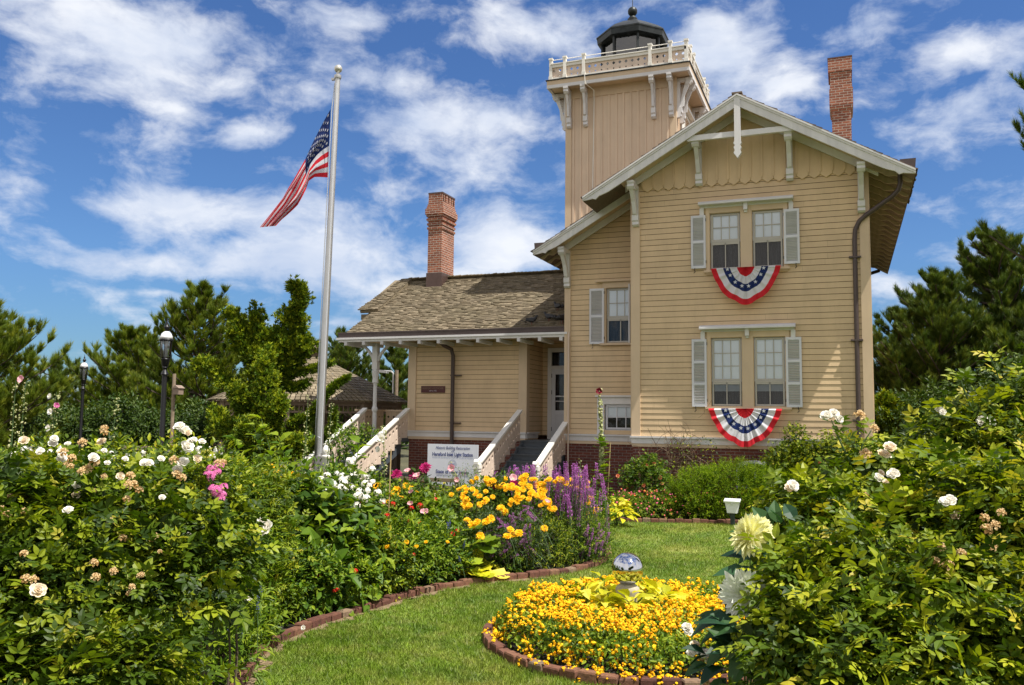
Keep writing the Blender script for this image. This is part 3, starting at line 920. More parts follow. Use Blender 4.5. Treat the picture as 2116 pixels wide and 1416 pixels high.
a = MB(); a.add([(dx0, 24.775, 3.76), (dx1, 24.775, 3.76), (dx1, 24.775, 4.17), (dx0, 24.775, 4.17)], [(0, 1, 2, 3)]); a.build('transom', M_GLASS, fr)
a = MB(); a.box(dx0 - .1, dx1 + .1, 24.95, 24.97, 1.5, 4.3); a.build('dark_hall', M_CURT, H)
# porch post with collar and curved braces
px, py = -13.30, 22.95
a = MB()
a.lathe([(.10, 1.56), (.10, 1.66), (.07, 1.72), (.065, 2.3), (.09, 2.36), (.09, 2.42), (.062, 2.5), (.056, 3.1), (.07, 3.18), (.10, 3.2), (.085, 3.32), (.11, 3.5), (.11, 3.56), (.085, 3.58), (.085, 4.39)], (px, py, 0), 12, a0=.26)
a.box(px - .085, px + .085, py - .085, py + .085, 3.6, 4.39)
for s_ in (-1, 1):
    pts = [(px + s_ * (.08 + .42 * q ** 1.3), py, 3.86 + .52 * q ** .8) for q in np.linspace(0, 1, 7)]
    for p_, q_ in zip(pts[:-1], pts[1:]): a.bar(p_, q_, .07, .07, (0, 1, 0))
a.build('porch_post', M_WHITE, H)
# stairs
def stairs(x0, x1, ytop, n=9, run=.37, ztop=1.56):
    a = MB(); rise = ztop / (n)
    for k in range(n - 1):
        z = ztop - rise * (k + 1); y0 = ytop - run * (k + 1)
        a.box(x0, x1, y0 - .03, y0 + run, z - .04, z)
        a.box(x0, x1, y0 + run - .002, y0 + run + .02, z + .001, z + rise - .041)
    a.box(x0, x1, ytop - .03, ytop + .02, ztop - .04, ztop + .002)
    for xx in (x0 + .01, x1 - .07):
        poly = [(ytop + .02, ztop - .05), (ytop + .02, ztop - .42), (ytop - run * (n - 1), -.05), (ytop - run * (n), -.05)]
        a.prism(poly, (xx, 0, 0), (0, 1, 0), (0, 0, 1), (.06, 0, 0))
    return a.build('stair_flight', M_STEP, H), rise / run
def banister(x, ytop, ztop, ybot, zbot, panel=.72, newel=True):
    """closed panel banister running down towards the lawn at X = x"""
    slope = (ztop - zbot) / (ytop - ybot)
    a = MB(); w = .185; n = int((ytop - ybot) / w); w = (ytop - ybot) / n
    for k in range(n):
        y0 = ytop - w * (k + 1); y1 = y0 + w - .005; ym = (y0 + y1) / 2
        zt0 = ztop - slope * (ytop - y0) - .06; zt1 = ztop - slope * (ytop - y1) - .06
        zb_ = ztop - slope * (ytop - (ytop - w * 2 * (k // 2 + 1) + w)) - .06 - panel
        def cell(za0, za1, zb0, zb1, hc, hr):
            q = [(y0, zb0), (y1, zb1), (y1, za1), (y0, za0)]
            h_ = [(ym, hc - hr * 1.35), (ym + hr, hc), (ym, hc + hr), (ym - hr, hc)]
            vs = [(x, p_[0], p_[1]) for p_ in q + h_]
            vs2 = [(x - .022, p_[0], p_[1]) for p_ in q + h_]
            fs = [(0, 1, 5, 4), (1, 2, 6, 5), (2, 3, 7, 6), (3, 0, 4, 7)]
            a.add(vs + vs2, fs + [tuple(8 + i for i in f_[::-1]) for f_ in fs] + [(4, 5, 13, 12), (5, 6, 14, 13), (6, 7, 15, 14), (7, 4, 12, 15), (0, 3, 11, 8), (1, 9, 10, 2), (0, 8, 9, 1)])
        hz = (zt0 + zt1) / 2 - .22; zmid = hz - .16
        cell(zt0, zt1, zmid, zmid, hz, .060)
        cell(zmid, zmid, zb_, zb_, max(zb_ + .1, zmid - .17), .036)
    b_ = a.build('banister', M_PINK, H)
    a = MB()
    d = np.array([0, ytop - ybot, ztop - zbot]); L_ = np.linalg.norm(d); d /= L_; up = np.array([0, -d[2], d[1]])
    c0 = np.array([x - .01, (ytop + ybot) / 2, (ztop + zbot) / 2])
    a.obox(c0, (.075, 0, 0), d * L_ / 2, up * .022); a.obox(c0 - up * .05, (.04, 0, 0), d * L_ / 2, up * .026)
    a.obox(c0 + np.array([-.045, 0, -panel - .02]), (.02, 0, 0), d * L_ / 2, up * .045)
    if newel:
        y0 = ybot
        a.box(x - .06, x + .05, y0 - .16, y0 - .04, .0, zbot - .14); a.box(x - .09, x + .08, y0 - .19, y0 - .01, zbot - .14, zbot - .03)
        a.box(x - .075, x + .065, y0 - .175, y0 - .025, zbot - .22, zbot - .142)
        a.prism([(-.10, .0), (.10, 0), (.10, .06), (.05, .12), (-.05, .12), (-.10, .06)], (x - .06, y0 - .10, zbot - .03), (0, 1, 0), (0, 0, 1), (.11, 0, 0))
    a.build('handrail', M_CREAM, b_)
stairs(-8.56, -7.08, 22.9)
banister(-8.60, 22.95, 2.40, 20.05, 1.06)
banister(-7.04, 22.28, 2.08, 20.0, 1.05)
stairs(-13.6, -12.35, 22.9)
banister(-12.30, 23.2, 2.42, 20.1, 1.0)
banister(-13.62, 22.95, 2.42, 20.0, 1.0)
a = MB()   # porch side railing behind the post
for k in range(9):
    y0 = 22.98 + k * .185
    ym = y0 + .09
    for (z0_, z1_, hz, hr) in ((1.62, 2.0, 1.9, .02), (2.0, 2.34, 2.17, .042)):
        q = [(y0, z0_), (y0 + .18, z0_), (y0 + .18, z1_), (y0, z1_)]; h_ = [(ym, hz - hr), (ym + hr, hz), (ym, hz + hr), (ym - hr, hz)]
        a.add([(-13.95, p_[0], p_[1]) for p_ in q + h_], [(0, 1, 5, 4), (1, 2, 6, 5), (2, 3, 7, 6), (3, 0, 4, 7)])
a.box(-14.0, -13.9, 22.95, 24.7, 2.34, 2.40)
for k in range(8):
    x0 = -13.9 + k * .2
    for (z0_, z1_, hz, hr) in ((1.62, 2.0, 1.9, .02), (2.0, 2.34, 2.17, .045)):
        q = [(x0, z0_), (x0 + .195, z0_), (x0 + .195, z1_), (x0, z1_)]; xm = x0 + .0975; h_ = [(xm, hz - hr), (xm + hr, hz), (xm, hz + hr), (xm - hr, hz)]
        a.add([(p_[0], 24.7, p_[1]) for p_ in q + h_], [(0, 1, 5, 4), (1, 2, 6, 5), (2, 3, 7, 6), (3, 0, 4, 7)])
a.box(-13.9, -12.32, 24.66, 24.74, 2.34, 2.40)
a.build('porch_railing', M_TRIM, H)

# ---- text
def text_mesh(name, body, size, loc, mat, parent, bold=0.0, shear=0.0, width=None):
    cu = bpy.data.curves.new(name, 'FONT'); cu.body = body; cu.size = size; cu.align_x = 'CENTER'; cu.offset = bold; cu.shear = shear; cu.resolution_u = 3
    t_ = bpy.data.objects.new(name, cu); COL.objects.link(t_)
    dg = bpy.context.evaluated_depsgraph_get()
    me = bpy.data.meshes.new_from_object(t_.evaluated_get(dg))
    COL.objects.unlink(t_); bpy.data.objects.remove(t_)
    xs = [v_.co.x for v_ in me.vertices]; w = max(xs) - min(xs); k = (width / w) if width else 1.0
    for v_ in me.vertices: v_.co = Vector((v_.co.x * k, 0, v_.co.y))
    me.materials.clear(); me.materials.append(mat)
    o = bpy.data.objects.new(name, me); COL.objects.link(o); o.parent = parent
    pl = np.zeros(3); p = parent
    while p is not None: pl = pl + np.array(p.location); p = p.parent
    o.location = np.array(loc) - pl
    return o
a = MB(); a.box(-11.9, -11.12, WY - .05, WY - .02, 2.905, 3.105); pq = a.build('wall_plaque', M_PLAQUE, H)
text_mesh('plaque_lettering', 'HEREFORD LIGHTHOUSE', .085, (-11.51, WY - .053, 3.01), M_PLQT, pq, width=.70)
text_mesh('plaque_year', '1847 to 1938', .06, (-11.51, WY - .053, 2.94), plain('pale_letters', (.5, .45, .5), .5), pq, width=.23)

# ---- tower
TX, TY = -6.11, 26.15
bh, ph = 1.65, 2.14
a = MB()
def tower_face(c0, d, n):
    """c0 corner, d along, n outward"""
    c0 = np.array(c0, float); d = np.array(d, float); n = np.array(n, float); w = 2 * bh
    k = 15; s = w / k
    for i in range(k):
        p = c0 + d * (i * s + .003)
        a.obox(p + d * (s / 2 - .003) + n * .0 + np.array([0, 0, 9.0]), d * (s / 2 - .003), n * .012, (0, 0, 3.2))
        if i: a.obox(c0 + d * i * s + n * .026 + np.array([0, 0, 9.0]), d * .028, n * .013, (0, 0, 3.1))
tower_face((TX - bh, TY - bh, 0), (1, 0, 0), (0, -1, 0))
tower_face((TX + bh, TY - bh, 0), (0, 1, 0), (1, 0, 0))
tower_face((TX - bh, TY + bh, 0), (0, -1, 0), (-1, 0, 0))
tower_face((TX + bh, TY + bh, 0), (-1, 0, 0), (0, 1, 0))
tw = a.build('tower_wall', M_TOWER, H)
a = MB()
a.box(TX - bh - .045, TX + bh + .045, TY - bh - .045, TY + bh + .045, 11.85, 12.14)
a.box(TX - bh - .035, TX - bh + .15, TY - bh - .035, TY - bh + .1, 5.8, 11.849); a.box(TX + bh - .15, TX + bh + .035, TY - bh - .035, TY - bh + .1, 5.8, 11.849)
a.box(TX + bh - .1, TX + bh + .037, TY + bh - .1, TY + bh + .037, 5.8, 11.849)
a.build('tower_frieze', M_TRIM, H)
a = MB()
a.box(TX - ph + .08, TX + ph - .08, TY - ph + .08, TY + ph - .08, 12.14, 12.20, 0)
for (e0, e1, z0, z1, mi) in ((.0, .05, 12.20, 12.33, 0), (-.06, .06, 12.10, 12.199, 1)):
    X0, X1, Y0, Y1 = TX - ph + e0 + (.06 if mi else 0), TX + ph - e0 - (.06 if mi else 0), TY - ph + e0 + (.06 if mi else 0), TY + ph - e0 - (.06 if mi else 0)
    t_ = .07
    a.box(X0, X1, Y0, Y0 + t_, z0, z1, mi); a.box(X0, X1, Y1 - t_, Y1, z0, z1, mi)
    a.box(X0, X0 + t_, Y0 + t_, Y1 - t_, z0, z1, mi); a.box(X1 - t_, X1, Y0 + t_, Y1 - t_, z0, z1, mi)
a.box(TX - ph - .03, TX + ph + .03, TY - ph - .03, TY + ph + .03, 12.331, 12.36, 2)
a.build('gallery_deck', [M_TRIM, M_WHITE, M_ROOFIRON], H)
for bx in (-bh + .10, -bh + .62, bh - .62, bh - .10):
    bracket(TX + bx, 12.10, TY - bh - .03, .42, 1.12, .10)
    bracket(TY + bx, 12.10, TX + bh + .03, .42, 1.12, .10, dirv=(1, 0))
    bracket(TY + bx, 12.10, TX - bh - .03, .42, 1.12, .10, dirv=(-1, 0))
# gallery railing
a = MB(); b2 = MB(); rp = ph - .10
for (cx_, cy_, dx, dy) in ((-rp, -rp, 1, 0), (rp, -rp, 0, 1), (rp, rp, -1, 0), (-rp, rp, 0, -1)):
    L_ = 2 * rp; n = 22; w = L_ / n
    d = np.array([dx, dy, 0.0]); o_ = np.array([TX + cx_, TY + cy_, 0.0]); nn = np.array([dy, -dx, 0.0])
    for k in range(n):
        for (z0_, z1_, hz, hr) in ((12.44, 12.56, 12.50, .028), (12.56, 12.76, 12.66, .052)):
            q = [(k * w, z0_), ((k + 1) * w, z0_), ((k + 1) * w, z1_), (k * w, z1_)]; xm = (k + .5) * w
            h_ = [(xm, hz - hr), (xm + hr, hz), (xm, hz + hr), (xm - hr, hz)]
            for off in (0.0, -.02):
                a.add([o_ + d * p_[0] + nn * off + np.array([0, 0, p_[1]]) for p_ in q + h_], [(0, 1, 5, 4), (1, 2, 6, 5), (2, 3, 7, 6), (3, 0, 4, 7)])
    for (zc, hh, tt) in ((12.405, .035, .05), (12.80, .045, .055), (12.86, .015, .085)):
        b2.obox(o_ + d * L_ / 2 - nn * .01 + np.array([0, 0, zc]), d * (L_ / 2 + (.0 if dx else -.056)), nn * tt, (0, 0, hh))
    for s_ in (0, .11, .255, .745, .89):
        c_ = o_ + d * L_ * s_ + nn * (.03 if s_ else 0)
        b2.obox(c_ + np.array([0, 0, 12.70]), d * .045, nn * .05, (0, 0, .31)); b2.obox(c_ + np.array([0, 0, 13.03]), d * .062, nn * .065, (0, 0, .025))
        b2.obox(c_ + np.array([0, 0, 12.44]), d * .058, nn * .06, (0, 0, .05))
    b2.tube([o_ + np.array([0, 0, 13.0]), o_ + d * L_ + np.array([0, 0, 13.0])], .011, 6)
gr = a.build('gallery_panels', M_PINK, H)
b2.build('gallery_rail', M_CREAM, gr)
# lantern room
a = MB(); a8 = math.pi / 8
a.lathe([(1.0, 12.36), (1.0, 12.95), (1.03, 12.951), (1.03, 13.0), (.96, 13.0)], (TX, TY, 0), 8, a0=a8)
a.lathe([(.96, 14.0), (1.12, 14.02), (1.14, 14.18), (1.16, 14.20), (1.16, 14.24), (.95, 14.40), (.5, 14.66), (.2, 14.76), (.16, 14.80), (.16, 14.9), (.12, 14.93)], (TX, TY, 0), 8, a0=a8)
for k in range(8):
    an = a8 + k * math.pi / 4
    a.bar((TX + .97 * math.cos(an), TY + .97 * math.sin(an), 13.0), (TX + .97 * math.cos(an), TY + .97 * math.sin(an), 14.02), .07, .07, (math.cos(an), math.sin(an), 0))
    a.bar((TX + .97 * math.cos(an), TY + .97 * math.sin(an), 14.24), (TX + .25 * math.cos(an), TY + .25 * math.sin(an), 14.75), .03, .03)
lan = a.build('lantern_room', M_ROOFIRON, H)
a = MB(); a.lathe([(.93, 13.0), (.93, 14.02)], (TX, TY, 0), 8, a0=a8); a.build('lantern_glass', M_LANTGL, lan)
a = MB(); a.lathe([(.3, 12.9), (.34, 13.1), (.34, 13.7), (.3, 13.85), (.1, 13.95)], (TX, TY, 0), 12)
for k in (0, 2, 5): 
    an = a8 + (k + .5) * math.pi / 4
    a.obox((TX + .84 * math.cos(an), TY + .84 * math.sin(an), 13.5), (-.3 * math.sin(an), .3 * math.cos(an), 0), (.01 * math.cos(an), .01 * math.sin(an), 0), (0, 0, .5))
a.build('lens_drum', plain('lens_dark', (.03, .03, .035), .3), lan)
a = MB(); a.lathe([(.14, 14.9), (.10, 14.97), (.07, 15.0)] + [(.155 * math.sin(q) + .0, 15.14 - .155 * math.cos(q)) for q in np.linspace(.4, 3.0, 9)] + [(.012, 15.32), (.008, 16.2)], (TX, TY, 0), 14)
a.build('vent_ball', M_ROOFIRON, lan, smooth=True, sharp=40)
a = MB()   # cable down the tower front and the window on the right side
cab = [(TX - .95, TY - ph - .02, 12.4), (TX - .93, TY - ph - .03, 12.1), (TX - .75, TY - bh - .2, 11.98), (TX - .78, TY - bh - .06, 11.7), (TX - .82, TY - bh - .05, 9), (TX - .83, TY - bh - .05, 6.5)]
a.tube(cab, .014, 6); a.build('cable', M_CREAM, H)
a = MB(); X = TX + bh + .02
a.box(X, X + .05, TY - .5, TY - .42, 9.9, 11.5); a.box(X, X + .05, TY + .42, TY + .5, 9.9, 11.5); a.box(X, X + .05, TY - .42, TY + .42, 11.4, 11.5); a.box(X, X + .05, TY - .42, TY + .42, 10.7, 10.75)
a.box(X, X + .18, TY - .6, TY + .6, 11.52, 11.6); a.box(X, X + .045, TY - .95, TY - .52, 9.9, 11.45)
a.build('tower_window', M_CREAM, H)
# ---- chimneys
def chimney(name, x0, x1, y0, y1, zb, zt, prof, slots=None):
    a = MB()
    def ring(e, z0, z1, mi=0): a.box(x0 - e, x1 + e, y0 - e, y1 + e, z0, z1, mi)
    z = zb
    for e, z1 in prof:
        ring(e, z, z1); z = z1
    if slots:
        for (e0, h) in slots:
            # brick piers with openings between them
            L_ = y1 - y0 + 2 * e0
            ring(e0 - .1, z, z + h, 1)
            for k in range(4):
                yc = y0 - e0 + L_ * (k + .5) / 4
                a.box(x1 + e0 - .16, x1 + e0, yc - L_ * .075, yc + L_ * .075, z, z + h); a.box(x0 - e0, x0 - e0 + .16, yc - L_ * .075, yc + L_ * .075, z, z + h)
            a.box(x0 - e0, x1 + e0, y0 - e0, y0 - e0 + .12, z, z + h); a.box(x0 - e0, x1 + e0, y1 + e0 - .12, y1 + e0, z, z + h)
            z += h
            a.box(x0 - e0 - .01, x1 + e0 + .01, y0 - e0 - .01, y1 + e0 + .01, z, z + .05, 2)
    return a
a = chimney('c', -12.93, -12.42, 25.55, 26.5, 6.95, 9.7, [(.0, 8.42), (.03, 8.50), (.0, 8.56), (.035, 8.63), (.0, 8.68), (.02, 8.72), (.05, 8.79), (.02, 8.85), (.055, 8.92), (.085, 9.0), (.085, 9.12), (.05, 9.2), (.03, 9.28), (.01, 9.36)], [(.005, .26)])
ch = a.build('chimney', [M_BRICKC, M_DARK, M_COPPER], wr)
a = MB(); a.box(-12.96, -12.39, 25.52, 26.53, 6.2, 6.95); a.build('flashing', M_COPPER, ch)
a = chimney('c2', -.22, .30, 26.0, 26.9, 8.0, 12, [(.0, 10.55), (.0, 11.1), (.02, 11.17), (.05, 11.27), (.06, 11.75), (.04, 11.9), (.03, 12.25), (.0, 12.26)], None)
a.box(-.30, .35, 25.94, 26.96, 12.261, 12.66); a.box(-.31, .36, 25.93, 26.97, 12.661, 12.69, 2)
a.build('chimney', [M_BRICKC, M_DARK, M_COPPER], roof)
# ------------------------------------------------------------------ ground, lawn, beds
def mk_ground():
    m, t, b = new_mat('garden_ground')
    v = objco(t)
    n = noise(t, v, .35, 6, .65)
    col = ramp_n(t, n, [(.35, (.045, .045, .02)), (.6, (.08, .075, .035)), (.75, (.12, .095, .06))])
    t.links.new(col, b.inputs['Base Color']); b.inputs['Roughness'].default_value = .95
    return m
def mk_soil():
    m, t, b = new_mat('soil_mulch')
    v = objco(t)
    n = noise(t, v, 30, 6, .7)
    col = ramp_n(t, n, [(.3, (.007, .005, .003)), (.55, (.018, .012, .007)), (.75, (.045, .03, .019))])
    t.links.new(col, b.inputs['Base Color']); b.inputs['Roughness'].default_value = .95
    bump(t, b, n, .9, .04)
    return m
def mk_lawn(name, blades=False):
    m, t, b = new_mat(name)
    v = objco(t)
    n = noise(t, v, .55, 5, .6)
    col = ramp_n(t, n, [(.30, (.10, .19, .010)), (.5, (.17, .26, .018)), (.68, (.27, .30, .045))])
    n2 = noise(t, v, 5.5, 4, .6)
    col = mix_n(t, ramp_n(t, n2, [(.46, 0.0), (.72, .65)]), col, (.32, .30, .09))
    n4 = noise(t, v, 2.1, 3, .6)
    col = mix_n(t, ramp_n(t, n4, [(.50, 0.0), (.68, .55)]), col, (.07, .15, .012))
    if blades:
        r = attr(t)
        col = mix_n(t, 1.0, col, ramp_n(t, r, [(0, .62), (.8, 1.15), (1, 1.6)]), 'MULTIPLY')
        t.links.new(col, b.inputs['Base Color']); b.inputs['Roughness'].default_value = .5
        b.inputs['Specular IOR Level'].default_value = .3
        tr = t.nodes.new('ShaderNodeBsdfTranslucent'); t.links.new(col, tr.inputs[0])
        mx = t.nodes.new('ShaderNodeMixShader'); mx.inputs[0].default_value = .35
        t.links.new(b.outputs[0], mx.inputs[1]); t.links.new(tr.outputs[0], mx.inputs[2])
        t.links.new(mx.outputs[0], t.nodes['Material Output'].inputs['Surface'])
    else:
        n3 = noise(t, v, 60, 3)
        col = mix_n(t, 1.0, col, ramp_n(t, n3, [(.3, .45), (.7, .95)]), 'MULTIPLY')
        t.links.new(col, b.inputs['Base Color']); b.inputs['Roughness'].default_value = .9
    return m
M_GRASS = mk_lawn('grass_blades', True)
def sheet(name, pts, z, mat):
    me = bpy.data.meshes.new(name)
    me.from_pydata([(p[0], p[1], z) for p in pts], [], [tuple(range(len(pts)))])
    me.materials.append(mat); o = bpy.data.objects.new(name, me); COL.objects.link(o)
    return tag(o, kind='structure')
sheet('ground', [(900 * math.cos(q), 900 * math.sin(q)) for q in np.linspace(0, 2 * math.pi, 48, endpoint=False)], -0.02, mk_ground())

def spline(pts, n=12):
    pts = [np.array(p, float) for p in pts]; out = []
    P_ = [2 * pts[0] - pts[1]] + pts + [2 * pts[-1] - pts[-2]]
    for i in range(1, len(P_) - 2):
        p0, p1, p2, p3 = P_[i - 1:i + 3]
        for k in range(n):
            t = k / n
            out.append(.5 * ((2 * p1) + (-p0 + p2) * t + (2 * p0 - 5 * p1 + 4 * p2 - p3) * t * t + (-p0 + 3 * p1 - 3 * p2 + p3) * t ** 3))
    out.append(pts[-1]); return out
EDGE = spline([(-3.6, 3.4), (-4.1, 4.7), (-4.68, 6.0), (-5.12, 6.9), (-5.24, 7.7), (-5.18, 8.5), (-4.96, 9.94), (-4.62, 10.8), (-4.1, 11.45), (-3.72, 12.1), (-3.55, 13.2), (-3.85, 14.5), (-4.5, 15.5), (-5.6, 16.2), (-7.0, 16.6)])
BEDH = spline([(-8.4, 17.6), (-7.0, 17.9), (-5.5, 18.12), (-4.68, 18.31), (-3.2, 18.75), (-1.58, 19.2), (.6, 19.5), (3.0, 19.6)])
RINGC, RINGR = np.array([-1.95, 8.70]), 1.52
lawn_poly = [tuple(p) for p in EDGE] + [(-8.4, 16.9)] + [tuple(p) for p in BEDH] + [(6.0, 19.6), (6.0, 2.4), (-3.0, 2.4)]
sheet('lawn', lawn_poly, 0.0, mk_lawn('lawn_turf'))
M_SOIL = mk_soil()
sheet('bed_soil', [tuple(p) for p in EDGE] + [(-16, 16.6), (-16, 1.0), (-3.6, 1.0)], 0.0, M_SOIL)
sheet('house_bed_soil', [tuple(p) for p in BEDH][::-1] + [(-8.4, 22.2), (3.0, 22.2)], 0.0, M_SOIL)
sheet('round_bed_soil', [tuple(RINGC + RINGR * np.array([math.cos(q), math.sin(q)])) for q in np.linspace(0, 2 * math.pi, 40, endpoint=False)], .012, M_SOIL)
# worn dirt strip along the left edging
E_ = np.array(EDGE)
tn = np.gradient(E_, axis=0); tn /= np.linalg.norm(tn, axis=1)[:, None]
nrm_e = np.stack([tn[:, 1], -tn[:, 0]], 1)
sel = slice(10, 100)
wob = .13 + .05 * np.sin(np.arange(len(E_)) * .9) + .04 * np.sin(np.arange(len(E_)) * 2.3)
strip = [tuple(p) for p in E_[sel]] + [tuple(p) for p in (E_ + nrm_e * wob[:, None])[sel][::-1]]
def mk_dirt():
    m, t, b = new_mat('dry_dirt'); v = objco(t)
    n = noise(t, v, 18, 6, .7)
    t.links.new(ramp_n(t, n, [(.3, (.10, .07, .035)), (.55, (.22, .155, .085)), (.7, (.30, .22, .13))]), b.inputs['Base Color']); b.inputs['Roughness'].default_value = .95
    bump(t, b, n, .6, .02); return m
sheet('dirt_strip', strip, .006, mk_dirt())

# grass blades
def in_poly(pt, poly):
    x, y = pt[:, 0], pt[:, 1]; ins = np.zeros(len(pt), bool); n = len(poly); j = n - 1
    for i in range(n):
        xi, yi = poly[i]; xj, yj = poly[j]
        c = ((yi > y) != (yj > y)) & (x < (xj - xi) * (y - yi) / (yj - yi + 1e-12) + xi)
        ins ^= c; j = i
    return ins
def fast_mesh(name, V, sizes, loops, mats, rnd=None, mi=None, parent=None, loc=None, smooth=True):
    me = bpy.data.meshes.new(name)
    me.vertices.add(len(V)); me.vertices.foreach_set('co', np.ascontiguousarray(V, np.float32).ravel())
    me.loops.add(len(loops)); me.loops.foreach_set('vertex_index', np.ascontiguousarray(loops, np.int32))
    me.polygons.add(len(sizes))
    st = np.concatenate([[0], np.cumsum(sizes)[:-1]]).astype(np.int32)
    me.polygons.foreach_set('loop_start', st)
    me.polygons.foreach_set('loop_total', np.ascontiguousarray(sizes, np.int32))
    if not isinstance(mats, (list, tuple)): mats = [mats]
    for m in mats: me.materials.append(m)
    if mi is not None: me.polygons.foreach_set('material_index', np.ascontiguousarray(mi, np.int32))
    me.polygons.foreach_set('use_smooth', np.full(len(sizes), smooth))
    if rnd is not None:
        at = me.attributes.new('rnd', 'FLOAT', 'POINT'); at.data.foreach_set('value', np.ascontiguousarray(rnd, np.float32))
    me.update(calc_edges=True); me.validate()
    o = bpy.data.objects.new(name, me); COL.objects.link(o)
    if parent is not None: o.parent = parent
    if loc is not None: o.location = loc
    return o
pts_all = []
for (y0, y1, dens_) in ((5.6, 8.0, 5200), (8.0, 11.0, 3400), (11.0, 14.5, 1900), (14.5, 19.7, 1100)):
    x0, x1 = -7.2, 1.2
    nn = int((x1 - x0) * (y1 - y0) * dens_)
    q = np.stack([RNG.uniform(x0, x1, nn), RNG.uniform(y0, y1, nn)], 1)
    q = q[in_poly(q, lawn_poly)]
    q = q[np.linalg.norm(q - RINGC, axis=1) > RINGR + .035]
    q = q[~in_poly(q, strip) | (RNG.random(len(q)) < .06)]
    # keep what the picture can plausibly see, with a margin either side
    ang = np.arctan2(q[:, 0], q[:, 1]); q = q[(ang < R(12)) & (ang > R(-50))]
    pts_all.append(q)
q = np.concatenate(pts_all); n = len(q)
h = RNG.uniform(.022, .05, n) * (1 + .25 * np.sin(q[:, 0] * 3) * np.sin(q[:, 1] * 2.3)); w = RNG.uniform(.0025, .0048, n) * (1 + .05 * q[:, 1]); th = RNG.uniform(0, 2 * np.pi, n)
lean = RNG.normal(0, .022, (n, 2))
V = np.zeros((n, 3, 3))
V[:, 0, :2] = q + np.stack([np.cos(th), np.sin(th)], 1) * w[:, None]; V[:, 1, :2] = q - np.stack([np.cos(th), np.sin(th)], 1) * w[:, None]
V[:, 2, :2] = q + lean; V[:, 2, 2] = h
gs = fast_mesh('grass', V.reshape(-1, 3), np.full(n, 3), np.arange(3 * n), M_GRASS, np.repeat(RNG.random(n), 3))
tag(gs, 'short bright green mown grass of the lawn', 'grass', kind='stuff')

# brick edging
M_EDGE = []
def mk_edgebrick():
    m, t, b = new_mat('edging_brick'); v = objco(t); r = attr(t)
    n = noise(t, v, 25, 5, .65)
    col = ramp_n(t, r, [(0, (.09, .032, .022)), (.4, (.15, .06, .036)), (.8, (.21, .10, .055)), (1, (.21, .145, .09))])
    col = mix_n(t, 1.0, col, ramp_n(t, n, [(.3, .55), (.7, 1.25)]), 'MULTIPLY')
    t.links.new(col, b.inputs['Base Color']); b.inputs['Roughness'].default_value = .9; bump(t, b, n, .6, .01); return m
M_EDGE = mk_edgebrick()
def edging(path, label, hgt=.080, L=.175, closed=False):
    a = MB(); path = [np.array(p) for p in path]
    acc = 0.0; i = 0; cur = path[0].copy()
    seg = 0
    d_all = [np.linalg.norm(path[k + 1] - path[k]) for k in range(len(path) - 1)]
    tot = sum(d_all); cum = np.concatenate([[0], np.cumsum(d_all)])
    s_ = L / 2
    while s_ < tot:
        k = min(np.searchsorted(cum, s_) - 1, len(d_all) - 1); f_ = (s_ - cum[k]) / d_all[k]
        p = path[k] * (1 - f_) + path[k + 1] * f_; d = (path[k + 1] - path[k]) / d_all[k]
        ja = random.uniform(-.07, .07); d = np.array([d[0] * math.cos(ja) - d[1] * math.sin(ja), d[0] * math.sin(ja) + d[1] * math.cos(ja)])
        tilt = random.uniform(-.10, .10); hz = hgt + random.uniform(-.018, .012)
        ax = np.array([d[0], d[1], tilt * .3]) * (L / 2 - .006); ay = np.array([-d[1], d[0], tilt * .6]) * .05
        o_ = random.uniform(-.012, .012)
        c = np.array([p[0] - d[1] * o_, p[1] + d[0] * o_, hz / 2 - .01])
        # brick with worn chamfered top
        az_ = np.array([0, 0, hz / 2 + .01]); b_ = len(a.v); r_ = random.random()
        vs = []
        for kz, sx in ((-1, 1.0), (.72, 1.0), (1, .88)):
            for jy, ix in ((-1, -1), (-1, 1), (1, 1), (1, -1)):
                vs.append(c + ax * ix * (sx if kz == 1 else 1) + ay * jy * (sx if kz == 1 else 1) + az_ * kz)
        fs = []
        for lv in (0, 4):
            for q_ in range(4): fs.append((lv + q_, lv + (q_ + 1) % 4, lv + 4 + (q_ + 1) % 4, lv + 4 + q_))
        fs.append((8, 9, 10, 11)); a.add(vs, fs, 0, r_)
        s_ += L
    o = a.build('brick_edging', M_EDGE); return tag(o, label, 'edging')
edging(EDGE, 'brick edging curving along the flower border at the left of the lawn')
edging([RINGC + RINGR * np.array([math.cos(q), math.sin(q)]) for q in np.linspace(0, 2 * math.pi, 80)], 'brick ring around the round yellow flower bed', .09, .17)
edging(BEDH, 'straight brick edging in front of the bed beside the house', .09)

# ------------------------------------------------------------------ mirror ball
a = MB(); a.lathe([(.17, .0), (.17, .05), (.12, .09), (.10, .26), (.10, .38), (.125, .44), (.12, .47), (.09, .50), (.07, .51)], (0, 0, 0), 20)
gb = empty('gazing_ball', (-2.14, 8.90, 0), 'mirrored silver gazing ball on a short stone pedestal in the round flower bed', 'garden ornament')
a.build('pedestal', plain('cast_stone', (.38, .345, .27), .85, 0, .15, 20), gb, smooth=True, local=True, sharp=50)
mm, tt, bb = new_mat('mirror_steel'); bb.inputs['Base Color'].default_value = (.62, .64, .70, 1); bb.inputs['Metallic'].default_value = 1; bb.inputs['Roughness'].default_value = .03
a = MB(); a.lathe([(.163 * math.sin(q), .660 - .163 * math.cos(q)) for q in np.linspace(.02, math.pi - .02, 40)], (0, 0, 0), 48)
a.build('mirror_sphere', mm, gb, smooth=True, local=True)

